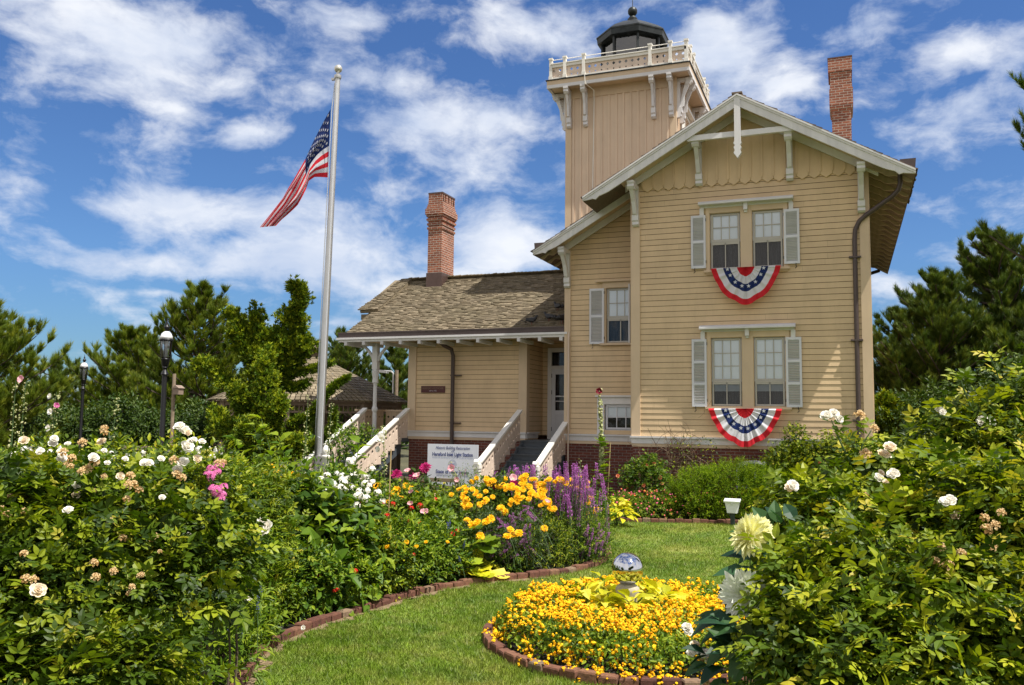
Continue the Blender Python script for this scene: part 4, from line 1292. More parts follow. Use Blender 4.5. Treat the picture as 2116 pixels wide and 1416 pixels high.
# ------------------------------------------------------------------ flagpole and flag
fb, ft = PY(657, 960, 17), PY(698, 163, 17)
ax_ = (ft - fb) / (ft[2] - fb[2]); p0 = fb - ax_ * fb[2]
fp = empty('flagpole', p0, 'tall silver flagpole with a ball finial standing behind the flower border', 'flagpole')
a = MB(); n = 22; hh = ft[2]
pts = [p0 + ax_ * hh * i / n for i in range(n + 1)]
a.tube(pts, [.100 - .040 * i / n for i in range(n + 1)], 20); a.build('pole', M_STEEL, fp, smooth=True, sharp=40)
a = MB(); a.lathe([(.078, 0), (.085, .02), (.085, .08), (.04, .1), (.035, .15)], p0 + ax_ * hh, 14); a.box(p0[0] + ax_[0] * hh - .16, p0[0] + ax_[0] * hh - .07, 16.97, 17.03, hh - .02, hh + .03)
a.build('truck', M_STEEL, fp, smooth=True, sharp=40)
a = MB(); c = p0 + ax_ * (hh + .24); a.lathe([(.095 * math.sin(q), -.095 * math.cos(q)) for q in np.linspace(.05, 3.09, 14)], c, 16)
a.build('ball_finial', plain('dull_gold_ball', (.62, .60, .52), .35, .6), fp, smooth=True)
rope = [PY(692, 172, 16.97), PY(686, 222, 16.96), PY(678, 368, 16.96), PY(668, 560, 16.95), PY(659, 740, 16.95), PY(652, 900, 16.95), PY(662, 905, 16.85)]
a = MB(); a.tube(rope, .011, 6); a.tube([PY(696, 172, 16.87), PY(663, 936, 16.86)], .008, 6); a.build('halyard', M_CLOTHW, fp)
a = MB(); a.box(p0[0] + .10, p0[0] + .36, 16.78, 16.95, .9, 1.28); a.build('cleat_box', plain('grey_box', (.34, .32, .31), .6), fp)
# flag: hangs from the halyard, mostly limp, fly end blown to the left
def interp(pl, t):
    x = t * (len(pl) - 1); i = min(int(x), len(pl) - 2); f_ = x - i
    return np.array(pl[i], float) * (1 - f_) + np.array(pl[i + 1], float) * f_
Tc = [(683, 226), (670, 249), (657, 274), (644, 300), (631, 329), (619, 350), (607, 371), (596, 389), (585, 409), (561, 440), (537, 470)]
Bc = [(677, 367), (663, 366), (650, 366), (638, 374), (632, 392), (624, 408), (615, 424), (605, 434), (594, 444), (582, 454), (570, 467)]
NU, NV = 60, 52
V = np.zeros((NU + 1, NV + 1, 3))
for i in range(NU + 1):
    u_ = i / NU; T_ = interp(Tc, u_); B_ = interp(Bc, u_)
    for j in range(NV + 1):
        v_ = j / NV
        s_ = v_ + .09 * math.sin(v_ * 9.5 + u_ * 4) * min(1, u_ * 2.2) * (1 - abs(2 * v_ - 1) ** 3)
        px = T_ * (1 - s_) + B_ * s_
        d_ = 17.0 - .02 + min(1, u_ * 1.8) * (.13 * math.sin(v_ * 12.5 + u_ * 3 + 1.2) + .10 * math.sin(u_ * 9)) - .35 * u_
        V[i, j] = PY(px[0], px[1], d_)
idx = lambda i, j: i * (NV + 1) + j
loops = []; mi = []
for i in range(NU):
    for j in range(NV):
        loops += [idx(i, j), idx(i + 1, j), idx(i + 1, j + 1), idx(i, j + 1)]
        s_ = j // 4
        mi.append(2 if (i < NU * .4 and s_ < 7) else (0 if s_ % 2 == 0 else 1))
fl_o = V[0, 0].copy()
flag = fast_mesh('flag', V.reshape(-1, 3) - fl_o, np.full(NU * NV, 4), loops, [M_CLOTHR, M_CLOTHW, M_CLOTHB], None, mi, loc=fl_o)
tag(flag, 'red white and blue stars and stripes flag hanging half limp from the flagpole', 'flag')
def star(c, U, W, r):
    return [np.array(c) + U * (r if k % 2 == 0 else r * .42) * math.sin(k * math.pi / 5) + W * (r if k % 2 == 0 else r * .42) * math.cos(k * math.pi / 5) for k in range(10)]
a = MB()
for rr in range(9):
    for cc in range(6 if rr % 2 == 0 else 5):
        u_ = .4 * (.09 + .165 * (cc + (0 if rr % 2 == 0 else .5))); v_ = (7 / 13) * (.10 + .10 * rr)
        i, j = min(int(u_ * NU), NU - 2), min(int(v_ * NV), NV - 2)
        c = V[i, j]; U = V[i + 1, j] - V[i, j]; W = V[i, j + 1] - V[i, j]; nn = np.cross(U, W); nn /= np.linalg.norm(nn)
        for sg in (-1, 1):
            a.add(star(c + nn * .008 * sg, U / np.linalg.norm(U), W / np.linalg.norm(W), .042), [tuple(range(10))])
a.build('stars', M_CLOTHW, flag)

# ------------------------------------------------------------------ bunting
def bunting(cx, zt, hw, dep, label):
    NA, NR = 96, 25
    V = np.zeros((NA + 1, NR + 1, 3)); mi = []; loops = []
    for i in range(NA + 1):
        th_ = math.pi * i / NA
        for j in range(NR + 1):
            r_ = j / NR
            sag = 1 + .03 * math.sin(th_ * 9)
            x_ = cx - hw * math.cos(th_) * r_ ** .97; z_ = zt - dep * (math.sin(th_) ** 1.5) * r_ ** .97 * sag - .02 * math.sin(th_) * abs(math.sin(th_ * 10)) * r_
            y_ = FY - .17 - .06 * r_ * abs(math.sin(th_ * 10)) - .05 * r_ * math.sin(th_) + .012 * math.sin(th_ * 37)
            if zt - z_ < .02: y_ = min(y_, FY - .15)
            V[i, j] = (x_, y_, z_)
    for i in range(NA):
        for j in range(NR):
            loops += [i * (NR + 1) + j, i * (NR + 1) + j + 1, (i + 1) * (NR + 1) + j + 1, (i + 1) * (NR + 1) + j]
            r_ = (j + .5) / NR
            mi.append(0 if r_ < .25 else 1 if r_ < .45 else 2 if r_ < .63 else 1 if r_ < .83 else 0)
    o_ = np.array([cx, FY - .15, zt - dep])
    o = fast_mesh('bunting', V.reshape(-1, 3) - o_, np.full(NA * NR, 4), loops, [M_CLOTHR, M_CLOTHW, M_CLOTHB], None, mi, loc=o_)
    tag(o, label, 'bunting', 'patriotic bunting below the double windows')
    a = MB()
    for k in range(8):
        i = int(NA * (.07 + .86 * k / 7)); j = int(NR * .54)
        c = V[i, j] + np.array([0, -.03, 0])
        a.add(star(c, np.array([1., 0, 0]), np.array([0, 0, 1.]), .052), [tuple(range(10))])
    a.build('stars', M_CLOTHW, o)
bunting(-2.155, 5.80, .80, .88, 'red white and blue bunting hung under the upper double window')
bunting(-2.215, 2.46, .83, .86, 'red white and blue bunting hung under the lower double window')

# ------------------------------------------------------------------ restoration sign and rail
sy = 22.0
s0, s1 = PY(884, 916, sy), PY(988, 921, sy)
sg = empty('information_sign', ((s0[0] + s1[0]) / 2, sy, 0), 'white restoration sign with blue lettering and a round seal in front of the brick base', 'sign')
sx0, sx1, st = s0[0], s1[0], (s0[2] + s1[2]) / 2
a = MB(); a.box(sx0, sx1, sy, sy + .03, .05, st); a.build('sign_board', M_SIGN, sg)
sw = sx1 - sx0; sc_ = (sx0 + sx1) / 2
def sl(v): return PY(935, v, sy)[2]
ly = sy - .004
text_mesh('sign_line', 'Historic Building Restoration', .12, (sc_, ly, sl(929)), M_INK, sg, .0015, .35, sw * .68)
text_mesh('sign_line', 'of', .11, (sc_, ly, sl(935)), M_INK, sg, .001, .35)
text_mesh('sign_line', 'Hereford Inlet Light Station', .145, (sc_, ly, sl(943)), M_INK, sg, .004, 0, sw * .80)
text_mesh('sign_line', 'Phase III funding by TEA-21 Federal Grant', .05, (sc_, ly, sl(947.5)), M_INKL, sg, 0, 0, sw * .80)
text_mesh('sign_line', 'State of New Jersey', .145, (sc_, ly, sl(979)), M_INK, sg, .004, 0, sw * .66)
text_mesh('sign_line', 'DEPARTMENT OF TRANSPORTATION', .06, (sc_, ly, sl(985)), M_INK, sg, 0, 0, sw * .62)
a = MB(); cz = sl(960); rr = .125
for r0, r1 in ((rr - .012, rr), (rr - .035, rr - .030)):
    for k in range(36):
        q0, q1 = 2 * math.pi * k / 36, 2 * math.pi * (k + 1) / 36
        a.add([(sc_ + r_ * math.cos(q_), ly, cz + r_ * math.sin(q_)) for r_, q_ in ((r0, q0), (r1, q0), (r1, q1), (r0, q1))], [(0, 1, 2, 3)])
a.prism([(-.035, .03), (.035, .03), (.035, -.02), (0, -.05), (-.035, -.02)], (sc_, ly, cz), (1, 0, 0), (0, 0, 1), (0, .002, 0))
for s_ in (-1, 1): a.prism([(s_ * .05, .045), (s_ * .068, .03), (s_ * .062, -.045), (s_ * .048, -.045)], (sc_, ly, cz), (1, 0, 0), (0, 0, 1), (0, .002, 0))
a.box(sc_ - .06, sc_ + .06, ly, ly + .002, cz - .068, cz - .056)
a.build('round_seal', M_INKL, sg)
a = MB(); ry = 21.3; q0, q1 = PY(815, 990, ry), PY(948, 992, ry)
a.box(q0[0], q1[0], ry, ry + .05, q0[2] - .03, q0[2] + .07); a.box(q0[0] - .0, q1[0] + .1, ry, ry + .05, q0[2] - .26, q0[2] - .12)
for xx in (q0[0] + .15, (q0[0] + q1[0]) / 2, q1[0] - .15): a.box(xx, xx + .1, ry + .051, ry + .14, 0, q0[2] + .02)
tag(a.build('wooden_rail', M_WOODW), 'low weathered wooden rail in front of the white sign', 'rail')
# small white box on a post in the house bed
bx = PZ(1514, 1086, 0)
bo = empty('box_post', bx, 'small white metal box on a dark post at the edge of the house bed', 'box')
a = MB(); a.box(-.045, .045, -.03, .03, 0, .30); a.build('post', plain('dark_green_post', (.02, .035, .035), .5), bo, local=True)
a = MB(); a.prism([(-.10, .26), (.10, .26), (.145, .49), (-.145, .49)], (0, -.09, 0), (1, 0, 0), (0, 0, 1), (0, .16, 0)); a.build('box_body', plain('white_metal', (.74, .76, .78), .35), bo, local=True)
a = MB(); a.obox((0, -.02, .515), (.165, 0, 0), (0, .11, .02), (0, -.004, .014)); a.box(-.012, .012, -.125, -.09, .44, .50); a.build('lid', plain('white_metal_lid', (.74, .76, .78), .35), bo, local=True)

# ------------------------------------------------------------------ street lamps
def lamp(loc, label, k=1.0):
    L_ = empty('garden_lamp', loc, label, 'lamp', 'black post lamps around the garden')
    a = MB(); a.lathe([(.12, 0), (.12, .25), (.085, .35), (.075, .5), (.052, .55), (.048, 2.95), (.075, 2.97), (0.060, 3.0), (0.032, 3.06), (0.049, 3.1), (0.035, 3.14)], (0, 0, 0), 14)
    for s_ in (-1, 1): a.tube([(s_ * .05, 0, 3.1), (s_ * .08, 0, 3.18), (s_ * .10, 0, 3.28)], .012, 6)
    a.build('post', M_IRON, L_, smooth=True, local=True, sharp=40)
    a = MB(); a.lathe([(0.035, 3.12), (0.063, 3.16), (0.077, 3.24), (0.091, 3.27), (0.084, 3.28)], (0, 0, 0), 16); a.build('lamp_holder', M_IRON, L_, smooth=True, local=True, sharp=40)
    a = MB(); a.lathe([(0.070, 3.28), (0.095, 3.32), (0.101, 3.62), (0.098, 3.64)], (0, 0, 0), 18); a.build('glass_cylinder', M_LGLASS, L_, smooth=True, local=True)
    a = MB(); a.lathe([(0.021, 3.28), (0.038, 3.32), (0.042, 3.42), (0.025, 3.52), (0.014, 3.58)], (0, 0, 0), 12); a.build('bulb', plain('pale_bulb', (.6, .57, .58), .4), L_, smooth=True, local=True)
    a = MB(); a.lathe([(0.133, 3.63), (0.136, 3.655), (0.126, 3.67)], (0, 0, 0), 18)
    for q in range(4): a.tube([(.10 * math.cos(q * 1.571 + .5), .10 * math.sin(q * 1.571 + .5), 3.27), (.108 * math.cos(q * 1.571 + .5), .108 * math.sin(q * 1.571 + .5), 3.64)], .007, 5)
    a.build('rim', M_IRON, L_, local=True)
    a = MB(); a.lathe([(0.126, 3.665), (0.115, 3.72), (0.091, 3.775), (0.056, 3.81), (0.035, 3.82)], (0, 0, 0), 20); a.build('domed_cap', plain('polished_cap', (.85, .85, .86), .25, .25), L_, smooth=True, local=True)
    a = MB(); a.lathe([(0.035, 3.815), (0.032, 3.86), (0.056, 3.89), (0.049, 3.92), (0.021, 3.94), (0.025, 3.98), (0.008, 4.02), (0.006, 4.08)], (0, 0, 0), 12); a.build('finial', M_IRON, L_, smooth=True, local=True, sharp=60)
    return L_
lamp(G(337, 17.0), 'largest black post lamp, in front of the tall pine left of the flagpole')
lamp(G(169, 28.0), 'smaller black post lamp standing alone against the sky at the left')
lamp(G(665, 26.7), 'black post lamp half hidden behind the flagpole in front of the gazebo roof')

# ------------------------------------------------------------------ gazebo
gz = G(636, 30.0)
ga = empty('gazebo', gz, 'octagonal wooden gazebo with a grey shingle roof and small cupola behind the trees', 'gazebo')
a = MB(); ne = 3.55; prof = []
rows = 17
for i in range(rows):
    r0 = ne - (ne - .38) * i / rows; z0 = 2.66 + 1.55 * (i / rows) ** 1.0
    prof += [(r0, z0), (r0 - .004, z0 + .028)]
prof += [(.38, 4.22)]
for k in range(8):
    t0, t1 = a8 + k * math.pi / 4, a8 + (k + 1) * math.pi / 4
    for i in range(rows):
        r0 = ne - (ne - .38) * i / rows; r1 = ne - (ne - .38) * (i + 1) / rows; z0 = 2.66 + 1.55 * i / rows; z1 = 2.66 + 1.55 * (i + 1) / rows
        A_, B_ = np.array([r0 * math.cos(t0), r0 * math.sin(t0), z0]), np.array([r0 * math.cos(t1), r0 * math.sin(t1), z0])
        C_, D_ = np.array([r1 * math.cos(t1), r1 * math.sin(t1), z1]), np.array([r1 * math.cos(t0), r1 * math.sin(t0), z1])
        m_ = max(1, int(np.linalg.norm(B_ - A_) / .16))
        for q in range(m_):
            f0, f1 = q / m_, (q + 1) / m_ - .01
            j = random.uniform(.016, .034)
            a.add([A_ + (B_ - A_) * f0, A_ + (B_ - A_) * f1, A_ + (B_ - A_) * f1 + (0, 0, j), A_ + (B_ - A_) * f0 + (0, 0, j), D_ + (C_ - D_) * f1 + (0, 0, .004), D_ + (C_ - D_) * f0 + (0, 0, .004)], [(0, 1, 2, 3), (3, 2, 4, 5)])
a.build('roof', M_SHING, ga, local=True)
a = MB(); a.lathe([(.36, 4.15), (.36, 4.45), (.30, 4.46)], (0, 0, 0), 8, a0=a8); a.lathe([(.52, 4.44), (.50, 4.48), (.05, 4.70), (.03, 4.8)], (0, 0, 0), 8, a0=a8); a.build('cupola', M_SHING, ga, local=True)
a = MB(); M_GW = paint('gazebo_wood', (.27, .20, .15), .75, .15, dirt=.2)
pr_ = 3.15
for k in range(8):
    t0, t1 = a8 + k * math.pi / 4, a8 + (k + 1) * math.pi / 4
    A_, B_ = np.array([pr_ * math.cos(t0), pr_ * math.sin(t0), 0]), np.array([pr_ * math.cos(t1), pr_ * math.sin(t1), 0])
    U = (B_ - A_); Ls = np.linalg.norm(U); U /= Ls; up = np.array([0, 0, 1.0])
    a.bar(A_ + up * 0, A_ + up * 2.62, .15, .15, U)
    a.bar(A_ + up * 2.56, B_ + up * 2.56, .06, .12); a.bar(A_ + up * 2.30, B_ + up * 2.30, .05, .06); a.bar(A_ + up * 2.63, B_ + up * 2.63, .5, .03)
    for q in range(int(Ls / .14)): a.bar(A_ + U * (q * .14 + .1) + up * 2.32, A_ + U * (q * .14 + .1) + up * 2.52, .03, .03, U)
    a.bar(A_ + U * .08 + up * 1.9, A_ + U * .45 + up * 2.28, .05, .05, U + up); a.bar(B_ - U * .08 + up * 1.9, B_ - U * .45 + up * 2.28, .05, .05, U + up)
    if k != 5:
        a.bar(A_ + up * 1.15, B_ + up * 1.15, .06, .06); a.bar(A_ + up * .4, B_ + up * .4, .05, .05)
        for q in range(int(Ls / .13)): a.bar(A_ + U * (q * .13 + .1) + up * .4, A_ + U * (q * .13 + .1) + up * 1.15, .04, .03, U)
a.lathe([(3.3, 0), (3.3, .25), (3.2, .26)], (0, 0, 0), 8, a0=a8)
a.build('frame', M_GW, ga, local=True)

# far posts
ap = G(812, 33)
po = empty('utility_pole', ap, 'thin wooden utility pole with a small lamp head beyond the porch', 'pole')
a = MB(); a.tube([(.13, 0, 0), (.13, 0, 3.95)], .065, 10); a.build('timber_pole', M_WOODW, po, local=True)
a = MB(); a.tube([(-.02, 0, 1.5), (-.02, 0, 3.82), (-.1, 0, 3.9), (-.42, 0, 3.92)], .035, 8); a.obox((-.45, 0, 3.9), (.17, 0, -.02), (0, .08, 0), (0, 0, .05)); a.build('lamp_arm', plain('grey_metal', (.4, .4, .4), .5), po, local=True)
ap = G(357, 25)
po = empty('bird_house_post', ap, 'thin grey post with a small bird house behind the large lamp', 'post')
a = MB(); a.tube([(0, 0, 0), (0, 0, 3.35)], .05, 8); a.build('post', M_WOODW, po, local=True)
a = MB(); a.box(.06, .27, -.10, .10, 2.75, 2.93); a.prism([(.03, 2.931), (.30, 2.931), (.165, 3.02)], (0, -.13, 0), (1, 0, 0), (0, 0, 1), (0, .26, 0)); a.build('bird_house', M_GW, po, local=True)
# white picket fence piece at the back of the left garden
pf = G(412, 13.0)
po = empty('picket_fence', pf, 'short run of white picket fence behind the rose bush', 'fence')
a = MB()
for k in range(9):
    x_ = -.42 + k * .105; a.prism([(-.03, .2), (.03, .2), (.03, 1.66), (0, 1.72), (-.03, 1.66)], (x_, 0, 0), (1, 0, 0), (0, 0, 1), (0, .02, 0))
a.box(-.46, .46, .021, .05, .6, .68); a.box(-.46, .46, .021, .05, 1.45, 1.53); a.build('pickets', M_CREAM, po, local=True)
pf = G(676, 15.0)
po = empty('fence_post', pf, 'white turned garden post with a ball top beside the flagpole', 'post')
a = MB(); a.lathe([(.06, 0), (.06, 1.45), (.075, 1.47), (.075, 1.5), (.05, 1.52), (.065, 1.56), (.06, 1.62), (.03, 1.67), (.01, 1.68)], (0, 0, 0), 14); a.build('turned_post', M_CREAM, po, local=True, smooth=True, sharp=40)
a = MB()
for k in range(7): 
    p_ = G(248 + 16 * k, 15); a.obox(p_ + np.array([0, 0, 1.45 - .0]), (.14, .05, 0), (0, .01, 0), (0, 0, .04))
p_, q_ = G(245, 15), G(352, 15)
a.bar(p_ + (0, 0, 1.6), q_ + (0, 0, 1.6), .05, .07); a.bar(p_ + (0, 0, 1.5), p_ + (0, 0, 0), .07, .07, (0, 1, 0)); a.bar(q_ + (0, 0, 1.5), q_ + (0, 0, 0), .07, .07, (0, 1, 0))
tag(a.build('bench_back', M_WOODW), 'grey weathered bench back behind the left rose bush', 'bench')
# pigeons on the wing roof
def wing_z(y): return EZ + (y - EY) * (RZ - EZ) / (RYD - EY)
def pigeon(u, v, face, label, k=1.0):
    lo, hi_ = 0.0, 1.0
    y = 22.6
    for it in range(60):
        p = PY(u, v, y)
        if p[2] <= wing_z(y) + .05: break
        y += .03
    p = PY(u, v, y)
    o = empty('pigeon', (p[0], p[1], wing_z(p[1]) + .03), label, 'bird', 'pigeons resting on the wing roof', face)
    a = MB(); n = 12; prof = [(-.17, .13, .018), (-.12, .14, .035), (-.05, .145, .06), (.02, .15, .072), (.08, .165, .062), (.115, .20, .04), (.13, .235, .03), (.145, .26, .034), (.165, .262, .028), (.18, .255, .012), (.205, .248, .003)]
    a.tube([(x_, 0, z_) for x_, z_, r_ in prof], [r_ for _, _, r_ in prof], 12)
    a.obox((-.22, 0, .11), (.09, 0, -.03), (0, .035, 0), (.002, 0, .006))
    a.build('body', plain('pigeon_slate', (.028, .028, .032), .6), o, smooth=True, local=True)
    for s_ in (-1, 1):
        a = MB(); a.obox((-.05, s_ * .062, .15), (.11, 0, -.012), (0, .012, 0), (0, 0, .035)); a.build('wing', plain('pigeon_wing', (.03, .03, .036), .6), o, local=True)
        a = MB(); a.tube([(.0, s_ * .03, .09), (.01, s_ * .03, 0)], .006, 5); a.build('leg', plain('pigeon_leg', (.2, .05, .04), .6), o, local=True)
    o.scale = (k, k, k)
pigeon(1153, 642, 2.6, 'uppermost dark pigeon on the shaded part of the wing roof')
pigeon(1135, 664, 2.9, 'dark pigeon in the middle of the shaded wing roof')
pigeon(1098, 684, .4, 'leftmost dark pigeon just above the wing gutter')
pigeon(1160, 680, 1.2, 'dark pigeon at the gutter beside the main house wall', 1.25)
# ------------------------------------------------------------------ foliage tools
def leafmat(name, c1, c2, c3=None, trans=0.35, rough=0.5, spec=0.28, nscale=1.2, young=None):
    """c1..c3 leaf colours spread leaf by leaf; trans = share of light passing through"""
    m = bpy.data.materials.new(name); m.use_nodes = True
    t = m.node_tree; b = t.nodes['Principled BSDF']
    r = attr(t)
    c3 = c3 or mul(c2, 1.25)
    col = ramp_n(t, r, [(0, c1), (.50, c2), (.86, c3), (1, young or c3)])
    n = noise(t, objco(t), nscale, 3)
    col = mix_n(t, 1.0, col, ramp_n(t, n, [(.3, .80), (.7, 1.18)]), 'MULTIPLY')
    t.links.new(col, b.inputs['Base Color'])
    b.inputs['Roughness'].default_value = rough
    b.inputs['Specular IOR Level'].default_value = spec
    if trans:
        tr = t.nodes.new('ShaderNodeBsdfTranslucent')
        tcn = mix_n(t, 1.0, col, (1.25, 1.35, .55), 'MULTIPLY')
        t.links.new(tcn, tr.inputs[0])
        mx = t.nodes.new('ShaderNodeMixShader'); mx.inputs[0].default_value = trans
        t.links.new(b.outputs[0], mx.inputs[1]); t.links.new(tr.outputs[0], mx.inputs[2])
        t.links.new(mx.outputs[0], t.nodes['Material Output'].inputs['Surface'])
    return m
def petalmat(name, c1, c2, trans=.3, rough=.6):
    return leafmat(name, c1, c2, trans=0, rough=rough, spec=.2, nscale=12) if not trans else _petal(name, c1, c2, trans, rough)
def _petal(name, c1, c2, trans, rough):
    m = bpy.data.materials.new(name); m.use_nodes = True
    t = m.node_tree; b = t.nodes['Principled BSDF']
    col = ramp_n(t, attr(t), [(0, c1), (1, c2)])
    t.links.new(col, b.inputs['Base Color']); b.inputs['Roughness'].default_value = rough; b.inputs['Specular IOR Level'].default_value = .2
    tr = t.nodes.new('ShaderNodeBsdfTranslucent'); t.links.new(col, tr.inputs[0])
    mx = t.nodes.new('ShaderNodeMixShader'); mx.inputs[0].default_value = trans
    t.links.new(b.outputs[0], mx.inputs[1]); t.links.new(tr.outputs[0], mx.inputs[2])
    t.links.new(mx.outputs[0], t.nodes['Material Output'].inputs['Surface'])
    return m
# templates: (V nx3, faces) with the leaf running along +Y, face up +Z, unit length
def T_leaf(w=.42, fold=.07, droop=.10, wid=.40):
    V = [(0, 0, 0), (-w * .38, wid * .55, fold * .8), (w * .38, wid * .55, fold * .8), (-w * .5, wid * 1.15, fold), (w * .5, wid * 1.15, fold), (-w * .30, .76, fold * .4 - droop * .4), (w * .30, .76, fold * .4 - droop * .4), (0, 1, -droop), (0, .45, -.01)]
    F = [(0, 8, 1), (0, 2, 8), (1, 8, 3), (2, 4, 8), (3, 8, 5), (4, 6, 8), (5, 8, 7), (6, 7, 8)]
    return np.array(V, float), F
def T_leaf4(w=.5, fold=.08, droop=.08):
    V = [(0, 0, 0), (-w / 2, .45, fold), (w / 2, .45, fold), (0, 1, -droop)]
    return np.array(V, float), [(0, 3, 1), (0, 2, 3)]
def T_compound(n=2, w=.30, leaflen=.42, base=T_leaf):
    Vs = []; Fs = []; off = 0
    L, LF = base(w / .42 * .42 if base is T_leaf else .5)
    L = L * leaflen; L[:, 0] *= 1.75
    items = [((0, 1 - leaflen, -.02), 0)]
    for k in range(n):
        y_ = .22 + k * (.58 - .12) / max(1, n - .4)
        items += [((.02, y_, 0), -62), ((-.02, y_, 0), 62)]
    for (o, a_) in items:
        c, s_ = math.cos(R(a_)), math.sin(R(a_))
        Q = L.copy(); Q[:, 0], Q[:, 1] = L[:, 0] * c - L[:, 1] * s_, L[:, 0] * s_ + L[:, 1] * c
        Q = Q + np.array(o); Q[:, 2] -= .12 * Q[:, 0] ** 2
        Vs.append(Q); Fs += [tuple(off + i for i in f_) for f_ in LF]; off += len(Q)
    return np.concatenate(Vs), Fs
def T_tuft(n=22, spread=.55, w=.035, L=1.0, rng=None, back=.4):
    rng = np.random.default_rng(3); V = []; F = []
    for i in range(n):
        t = rng.random() * back; a_ = rng.uniform(0, 2 * np.pi); sp = spread * (1 - .45 * t / back if back else 1) * rng.uniform(.7, 1.1)
        d = np.array([math.cos(a_) * sp, 1.0, math.sin(a_) * sp]); d /= np.linalg.norm(d); l_ = rng.uniform(.5, .75) * L
        s_ = np.cross(d, rng.normal(size=3)); s_ /= np.linalg.norm(s_); o = np.array([0, t, 0])
        k = len(V); V += [o - s_ * w / 2, o + s_ * w / 2, o + d * l_]; F.append((k, k + 1, k + 2))
    return np.array(V), F
def T_palm(n=7, w=1.0, cup=.12):      # rounded lobed leaf (hollyhock, geranium)
    V = [(0, .1, 0)]; F = []; m_ = n * 2 + 1
    for i in range(m_):
        a_ = R(-60 + 300 * i / (m_ - 1) - 90 + 60 - 60); r_ = .52 if i % 2 else .43
        V.append((r_ * math.cos(a_ + R(60)), .45 + r_ * math.sin(a_ + R(60)), cup * (1 if i % 2 else .4)))
    for i in range(1, m_): F.append((0, i, i + 1))
    return np.array(V, float), F
def T_grass(n=1):
    V = [(-.03, 0, 0), (.03, 0, 0), (-.025, .5, .03), (.025, .5, .03), (0, 1, -.08)]
    return np.array(V, float), [(0, 1, 3, 2), (2, 3, 4)]
def frames(fwd, nrm):
    f_ = fwd / (np.linalg.norm(fwd, axis=1)[:, None] + 1e-9)
    x_ = np.cross(f_, nrm); l_ = np.linalg.norm(x_, axis=1)[:, None]; x_ = np.where(l_ < 1e-3, np.array([1., 0, 0]), x_ / (l_ + 1e-9))
    z_ = np.cross(x_, f_)
    return x_, f_, z_
class Cloud:
    """collects instanced templates, then becomes one mesh"""
    def __init__(s): s.V = []; s.S = []; s.L = []; s.r = []; s.m = []; s.n = 0
    def put(s, T, pos, fwd, nrm, scale, rnd=None, mi=0):
        TV, TF = T; N_ = len(pos)
        if N_ == 0: return
        pos = np.asarray(pos, float); fwd = np.asarray(fwd, float); nrm = np.asarray(nrm, float)
        scale = np.broadcast_to(np.asarray(scale, float), (N_,)) if np.ndim(scale) < 2 else np.asarray(scale)
        x_, y_, z_ = frames(fwd, nrm)
        q = TV[None] * (scale[:, None, None] if scale.ndim == 1 else scale[:, None, :])
        V = pos[:, None] + q[..., 0:1] * x_[:, None] + q[..., 1:2] * y_[:, None] + q[..., 2:3] * z_[:, None]
        k = len(TV); s.V.append(V.reshape(-1, 3))
        lo = np.concatenate([np.array(f_) for f_ in TF]); sz = np.array([len(f_) for f_ in TF])
        s.L.append((lo[None] + (np.arange(N_) * k)[:, None] + s.n).ravel()); s.S.append(np.tile(sz, N_)); s.n += N_ * k
        rnd = RNG.random(N_) if rnd is None else rnd
        s.r.append(np.repeat(rnd, k)); s.m.append(np.full(N_ * len(sz), mi))
    def raw(s, mb, mi=0):
        V = np.array(mb.v, float); s.V.append(V); s.L.append(np.concatenate([np.array(f_) for f_ in mb.f]) + s.n); s.S.append(np.array([len(f_) for f_ in mb.f]))
        s.n += len(V); s.r.append(np.array(mb.a)); s.m.append(np.full(len(mb.f), mi))
    def build(s, name, mats, parent=None, smooth=False):
        V = np.concatenate(s.V)
        if parent is None:
            lo, hi_ = V.min(0), V.max(0); o_ = np.array([(lo[0] + hi_[0]) / 2, (lo[1] + hi_[1]) / 2, lo[2]])
        else: o_ = np.array(parent.location)
        return fast_mesh(name, V - o_, np.concatenate(s.S), np.concatenate(s.L), mats, np.concatenate(s.r), np.concatenate(s.m), parent, None if parent is not None else o_, smooth)
def unit(a): return a / (np.linalg.norm(a, axis=-1, keepdims=True) + 1e-9)
def rnd_dirs(n, up=0.0):
    d = RNG.normal(size=(n, 3)); d[:, 2] += up; return unit(d)
def sample_blobs(blobs, n, depth=.25, lump=.12, zmin=.03, up=.25):
    """points near the outer skin of a union of ellipsoids, with outward normals"""
    bl = [(np.array(c, float), np.array(r_, float)) for c, r_ in blobs]
    ar = np.array([(r_[0] * r_[1] + r_[0] * r_[2] + r_[1] * r_[2]) for _, r_ in bl]); ar /= ar.sum()
    out_p = []; out_n = []; got = 0
    while got < n:
        k = RNG.choice(len(bl), 4 * n, p=ar)
        C_ = np.array([bl[i][0] for i in range(len(bl))])[k]; R_ = np.array([bl[i][1] for i in range(len(bl))])[k]
        d = rnd_dirs(4 * n, up)
        ph_ = np.sin(d[:, 0] * 7.3 + C_[:, 0] * 5) * np.sin(d[:, 1] * 6.1 + C_[:, 1] * 3) * np.sin(d[:, 2] * 8 + 1)
        ph2 = np.sin(d[:, 0] * 17 + 2) * np.sin(d[:, 1] * 15 + k) * np.sin(d[:, 2] * 13)
        rad = 1 - depth * RNG.random(4 * n) ** 1.6 + lump * ph_ + lump * .6 * ph2
        p = C_ + R_ * d * rad[:, None]
        ok = p[:, 2] > zmin
        for i, (c, r_) in enumerate(bl):
            e = np.linalg.norm((p - c) / r_, axis=1)
            ok &= ~((e < .80) & (k != i))
        p, nn = p[ok], unit(d[ok] / R_[ok])
        out_p.append(p); out_n.append(nn); got += len(p)
    return np.concatenate(out_p)[:n], np.concatenate(out_n)[:n]
